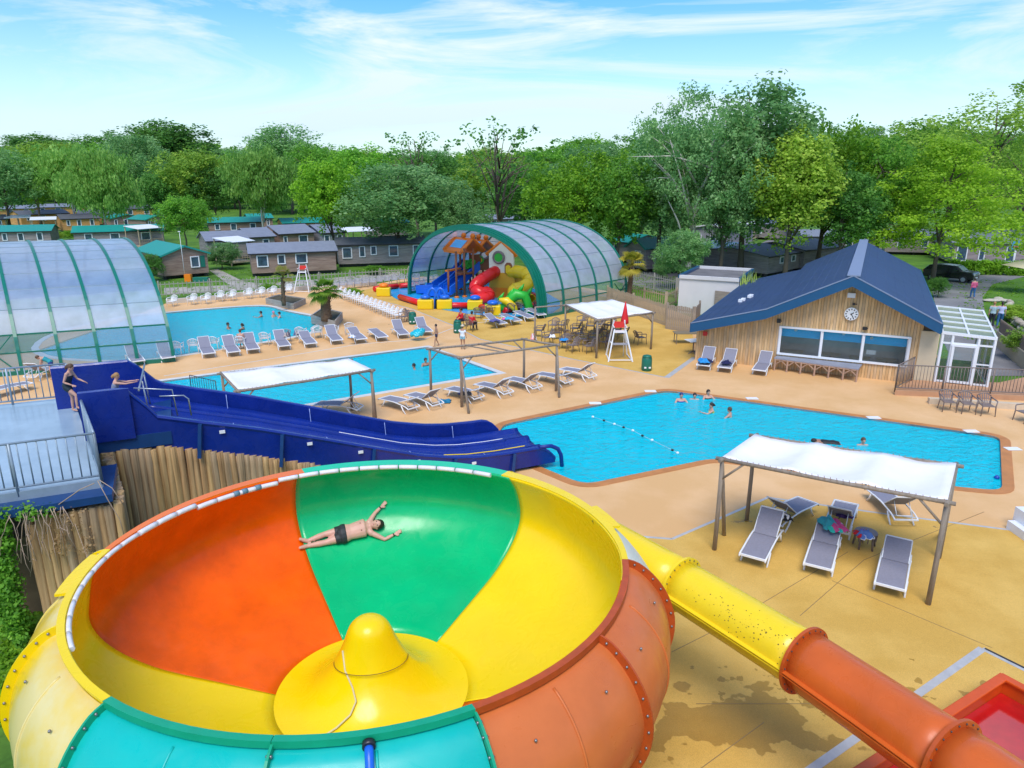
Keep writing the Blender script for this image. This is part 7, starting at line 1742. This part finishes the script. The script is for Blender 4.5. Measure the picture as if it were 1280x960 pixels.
TR = [
 (14, 290, 186, 80, 'silver', 'silver green tree at the left edge behind the timber cabins'), (52, 283, 196, 46, 'lime', 'yellow green bushy tree between silver tree and first willow'), (96, 288, 182, 84, 'birch', 'wide weeping birch, first from the left'), (136, 306, 186, 84, 'birch', 'slender weeping birch with pale trunk between the cabins'),
 (176, 270, 168, 70, 'silver', 'silver green tree behind the slender birch'), (216, 262, 152, 120, 'darkpop', 'tall dark poplar rising above the left treeline'), (198, 288, 215, 50, 'dark', 'dark tree behind the green roofed cabin'), (235, 318, 244, 64, 'mid', 'small round bright green tree beside the green roofed cabin'), (250, 285, 187, 90, 'olive', 'broad tree with rusty olive crown tips'),
 (272, 286, 205, 60, 'dark', 'dark tree right of the rusty olive one'), (330, 298, 184, 76, 'birch', 'large weeping birch right of the olive tree'), (302, 280, 192, 60, 'mid', 'mid green tree between olive tree and large birch'), (366, 268, 157, 86, 'poplar', 'tall ragged poplar above the centre left treeline'), (420, 330, 195, 88, 'lime', 'light green tree with pale straight trunk beside the grey cabins'),
 (395, 285, 178, 66, 'willow' if False else 'mid', 'green tree behind the pale trunked one'), (455, 288, 182, 90, 'mid', 'broad mid green tree behind the grey cabins'), (500, 330, 205, 122, 'silver', 'broad grey green tree leaning over the long grey cabin'), (522, 300, 163, 84, 'sparse', 'half bare tree with ragged dark leaves above the shelter left'), (545, 296, 192, 100, 'dark', 'dark green tree left behind the shelter'),
 (622, 325, 151, 118, 'sparse', 'tall half bare tree with visible grey limbs behind the shelter'), (606, 300, 205, 96, 'olive', 'soft olive tree below the half bare crown'), (655, 310, 200, 90, 'dark', 'dark tree between half bare tree and lime tree'), (582, 330, 236, 60, 'silver', 'low grey green tree just behind the shelter arch'), (722, 338, 190, 128, 'wide', 'broad bright lime tree right behind the shelter'),
 (770, 345, 196, 92, 'mid', 'green tree with dark lower crown right of the lime tree'), (800, 320, 176, 84, 'lime', 'lime green tree before the tall poplars'), (822, 342, 150, 96, 'poplar', 'tall silver green poplar left of the pale leaning trunk'), (858, 350, 108, 150, 'white', 'tallest poplar with pale leaning trunk'), (925, 345, 104, 132, 'poplar', 'very tall poplar right of the pale leaning trunk'), (900, 350, 190, 90, 'silver', 'silver tree with two dark trunks behind the annex'),
 (848, 362, 288, 52, 'silver', 'small silver willow bush tree by the drive'), (980, 352, 160, 96, 'ivy', 'golden ivy clad tree behind the annex'), (1020, 340, 152, 100, 'lime', 'bright lime tree right of the ivy clad one'), (1046, 352, 205, 88, 'dark', 'dark tree with forked trunk behind the clubhouse ridge'), (1092, 345, 172, 96, 'mid', 'vivid green tree between forked tree and cedar'),
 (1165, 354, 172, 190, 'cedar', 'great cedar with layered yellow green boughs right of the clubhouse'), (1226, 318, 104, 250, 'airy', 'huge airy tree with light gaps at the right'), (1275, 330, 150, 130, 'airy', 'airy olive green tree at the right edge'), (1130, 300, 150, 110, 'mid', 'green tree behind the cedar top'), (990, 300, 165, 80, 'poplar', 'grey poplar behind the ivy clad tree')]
for i, a in enumerate(TR): tree(*a[:6], v=i)
# rows of woodland trees behind, each its own, only differing by place
KN = dict(dark='dark green', mid='mid green', silver='silver green', olive='olive', darkpop='tall dark', lime='light green')
gk = ['dark', 'mid', 'silver', 'mid', 'olive', 'darkpop', 'lime', 'mid']; rr = random.Random(11)
for j, (y0, top0, x0, x1, n) in enumerate(((262, 196, -30, 840, 17), (254, 184, -20, 1300, 20), (247, 178, -30, 1310, 20))):
    for i in range(n):
        x = lerp(x0, x1, (i+.5)/n)+rr.uniform(-14, 14); k = gk[(i*3+j) % 8]; base = y0+rr.uniform(-2, 3)
        tp = top0+rr.uniform(-10, 14)+(6 if 430 < x < 700 else 0)-(18 if x > 800 else 0)
        tree(x, base, tp, rr.uniform(72, 105), k, '%s woodland tree, %s row beyond the cabins, in the %s of the picture' % (KN[k], ('front', 'middle', 'back')[j], 'left part' if x < 430 else 'middle part' if x < 850 else 'right part'), v=i, group='woodland trees beyond the cabins')
# far wood that reads as one mass
rng = np.random.default_rng(5); qs = []; fs = []; ts = []; o = 0
cs = []
for i in range(1500): x = rng.uniform(-330, 330); y = rng.uniform(260, 420); cs.append((x, y, rng.uniform(2, 17)*(1+.15*np.sin(x*.05))))
q, f, t = leaves(rng, np.array(cs), np.full(1500, 4.6), 60, 1.6, 0, .8)
me = attr_mesh('far_wood', q, f, t, LM['mid']); o = bpy.data.objects.new('far_wood', me); COL.objects.link(o); o['kind'] = 'stuff'; o['label'] = 'distant wood closing the horizon behind the tree belt'; o['category'] = 'wood'
# shrubs
def shrub(px, base, top, width, key, label, cat='shrub', z=-.3):
    t = tree(px, base, top, width, key, label, z=z); t.name = 'shrub'; t['category'] = cat
    for c in list(t.children):
        if c.name.startswith('trunk'): c.name = 'stem'
        else: c.name = 'foliage'; c.location = (0, 0, -.12*c.scale[2])
shrub(278, 337, 298, 36, 'silver', 'dark grey green shrub at the end of the gravel path'); shrub(190, 352, 312, 30, 'dark', 'tall shrub between the left shelter and the green roofed cabin'); shrub(64, 304, 284, 26, 'gold' if False else 'ivy', 'yellow flowering bush above the left shelter'); shrub(470, 343, 330, 26, 'mid', 'low green bush before the long grey cabin')
shrub(1172, 372, 343, 26, 'dark', 'dark green shrub at the right eave of the clubhouse'); shrub(1268, 402, 378, 40, 'ivy', 'yellow flowering bed behind the stone edging'); shrub(1282, 452, 405, 50, 'olive', 'reddish brown bush at the right edge by the ramp wall'); shrub(372, 300, 282, 24, 'dark', 'dark purple bush beyond the purplish cabin')
shrub(828, 350, 318, 20, 'silver', 'pale shrub by the green roofed cabin deck'); shrub(88, 300, 286, 20, 'lime', 'green bush above the left shelter')
for (x, y) in ((440, 372), (336, 366)): shrub(x, y, y-14, 22, 'lime', 'low palm-like green plant left of the lifeguard chair' if x < 400 else 'low green plant at the start of the diagonal chair row')
# hedge
rng = np.random.default_rng(9); a = G(1188, 343, -.3); b_ = G(1310, 346, -.3); cs = []
for i in range(420):
    p = a.lerp(b_, rng.random()); cs.append((p.x, p.y+rng.uniform(0, 1.0), -.3+rng.uniform(.1, 1.35)))
q, f, t = leaves(rng, np.array(cs), np.full(420, .28), 40, .13); me = attr_mesh('hedge', q, f, t, LM['lime']); h_ = thing('hedge', 'bright clipped green hedge before the wide grey cabin at the right', 'hedge', tuple(a)); o = share(me, 'foliage', h_, tuple(-a)); 
# ivy on the palisade and platform edge
iv = thing('ivy', 'green ivy climbing the left end of the log palisade', 'ivy', (-10.8, 12.6, -.3)); cs = []
for i in range(170): z = rng.uniform(-.3, 2.75); cs.append((-10.36+rng.uniform(-.42, .2)*(.6+.15*z), 12.88+rng.uniform(-.15, .15), z))
for i in range(14): u = rng.random(); p = V(-10.5, 12.7, 0).lerp(V(-8.3, 13.6, 0), u*.6+.0); cs.append((p.x, p.y-.0, 2.72+rng.uniform(-.08, .1)))
q, f, t = leaves(rng, np.array(cs), np.full(len(cs), .17), 44, .06); me = attr_mesh('ivy_leaves', q, f, t, LM['mid']); share(me, 'ivy_leaves', iv, (10.8, -12.6, .3))
b = MB(); rr = random.Random(3)
for i in range(22):
    u = rr.random()*.6; p = V(-10.0, 12.85, 0).lerp(V(-8.4, 13.55, 0), u); z = 2.75; pts = []; dx = rr.uniform(-.25, .35)
    for k in range(6): pts.append(V(p.x+dx*k*.3+rr.uniform(-.04, .04), p.y-.06-.03*k, z-k*rr.uniform(.1, .28)))
    b.tube(pts, [.010, .009, .008, .007, .006, .004], 4)
for pts in ([(122, 601), (135, 625), (150, 650), (156, 672)], [(124, 600), (140, 610), (155, 632)], [(118, 604), (100, 612), (60, 640), (50, 655)]): b.tube([at(x, y, 13.2) for x, y in pts], .010, 4)
b.build('bare_stems', mat('dry_stem', (.38, .28, .2), .8), iv)
cs = [];
for i in range(30): u = .3+.45*rng.random(); p = V(-9.9, 12.95, 0).lerp(V(-8.42, 13.5, 0), u); cs.append((p.x, p.y, rng.uniform(1.6, 2.65)))
q, f, t = leaves(rng, np.array(cs), np.full(len(cs), .13), 9, .045); me = attr_mesh('dry_ivy', q, f, t, leafmat('dry_ivy_leaf', (.35, .22, .10), (.55, .38, .2))); share(me, 'dry_leaves', iv, (10.8, -12.6, .3))
# dry stone edging and rocks near the path
st = thing('stone_edging', 'curved dry stone edging of pale rounded stones beside the path at the right', 'stone edging', G(1260, 395, -.3)); rr = random.Random(8)
STM = [mat('pale_stone_%s' % n, c, .9, var=.2, scale=5, bump=.6) for n, c in (('a', (.42, .36, .27)), ('b', (.33, .28, .22)), ('c', (.50, .45, .36)))]
SM = [MB().ball((0, 0, 0), 1, 7, 5, (1, .75, .6)).mesh('stone', m) for m in STM]
pth = [(1262, 383), (1258, 392), (1264, 402), (1275, 412), (1290, 424), (1310, 440)]
for (a, c) in zip(pth, pth[1:]):
    A, B = G(*a, -.3), G(*c, -.3); n = max(2, int((B-A).length/.38))
    for i in range(n):
        for lv in (0, 1):
            p = A.lerp(B, (i+.5*lv)/n); share(rr.choice(SM), 'stone', st, tuple(p+V(rr.uniform(-.08, .08), rr.uniform(-.08, .08), .15+.26*lv)-st.location), (0, 0, rr.uniform(0, 6)), (rr.uniform(.2, .3),)*3)
for i, (x, y) in enumerate(((1240, 377), (1248, 375), (1254, 377), (951, 322), (976, 322))):
    s_ = thing('rock', ('first', 'second', 'third')[i]+' flat pale rock on the lawn beside the walking pair' if i < 3 else ('left' if i == 3 else 'right')+' white boulder at the edge of the camp road', 'rock', G(x, y, -.28)); share(SM[2], 'stone', s_, (0, 0, .1), (0, 0, i), (.8, .5, .22))
# tufts of longer grass on the lawns
rng = np.random.default_rng(2); P = []
for (x0, y0, x1, y1) in ((205, 372, 520, 350), (1195, 425, 1290, 350), (780, 372, 850, 345), (262, 352, 520, 335), (0, 900, 40, 700)):
    for i in range(420):
        g = G(rng.uniform(x0, x1), rng.uniform(min(y0, y1), max(y0, y1)), -.28); P.append((g.x, g.y, -.27))
q, f, t = leaves(rng, np.array(P), np.full(len(P), .22), 5, .10, 0, .25); me = attr_mesh('grass_tufts', q, f, t, LM['lime']); o = bpy.data.objects.new('grass_tufts', me); COL.objects.link(o); o['kind'] = 'stuff'; o['label'] = 'short tufts of grass scattered over the lawns'; o['category'] = 'grass'
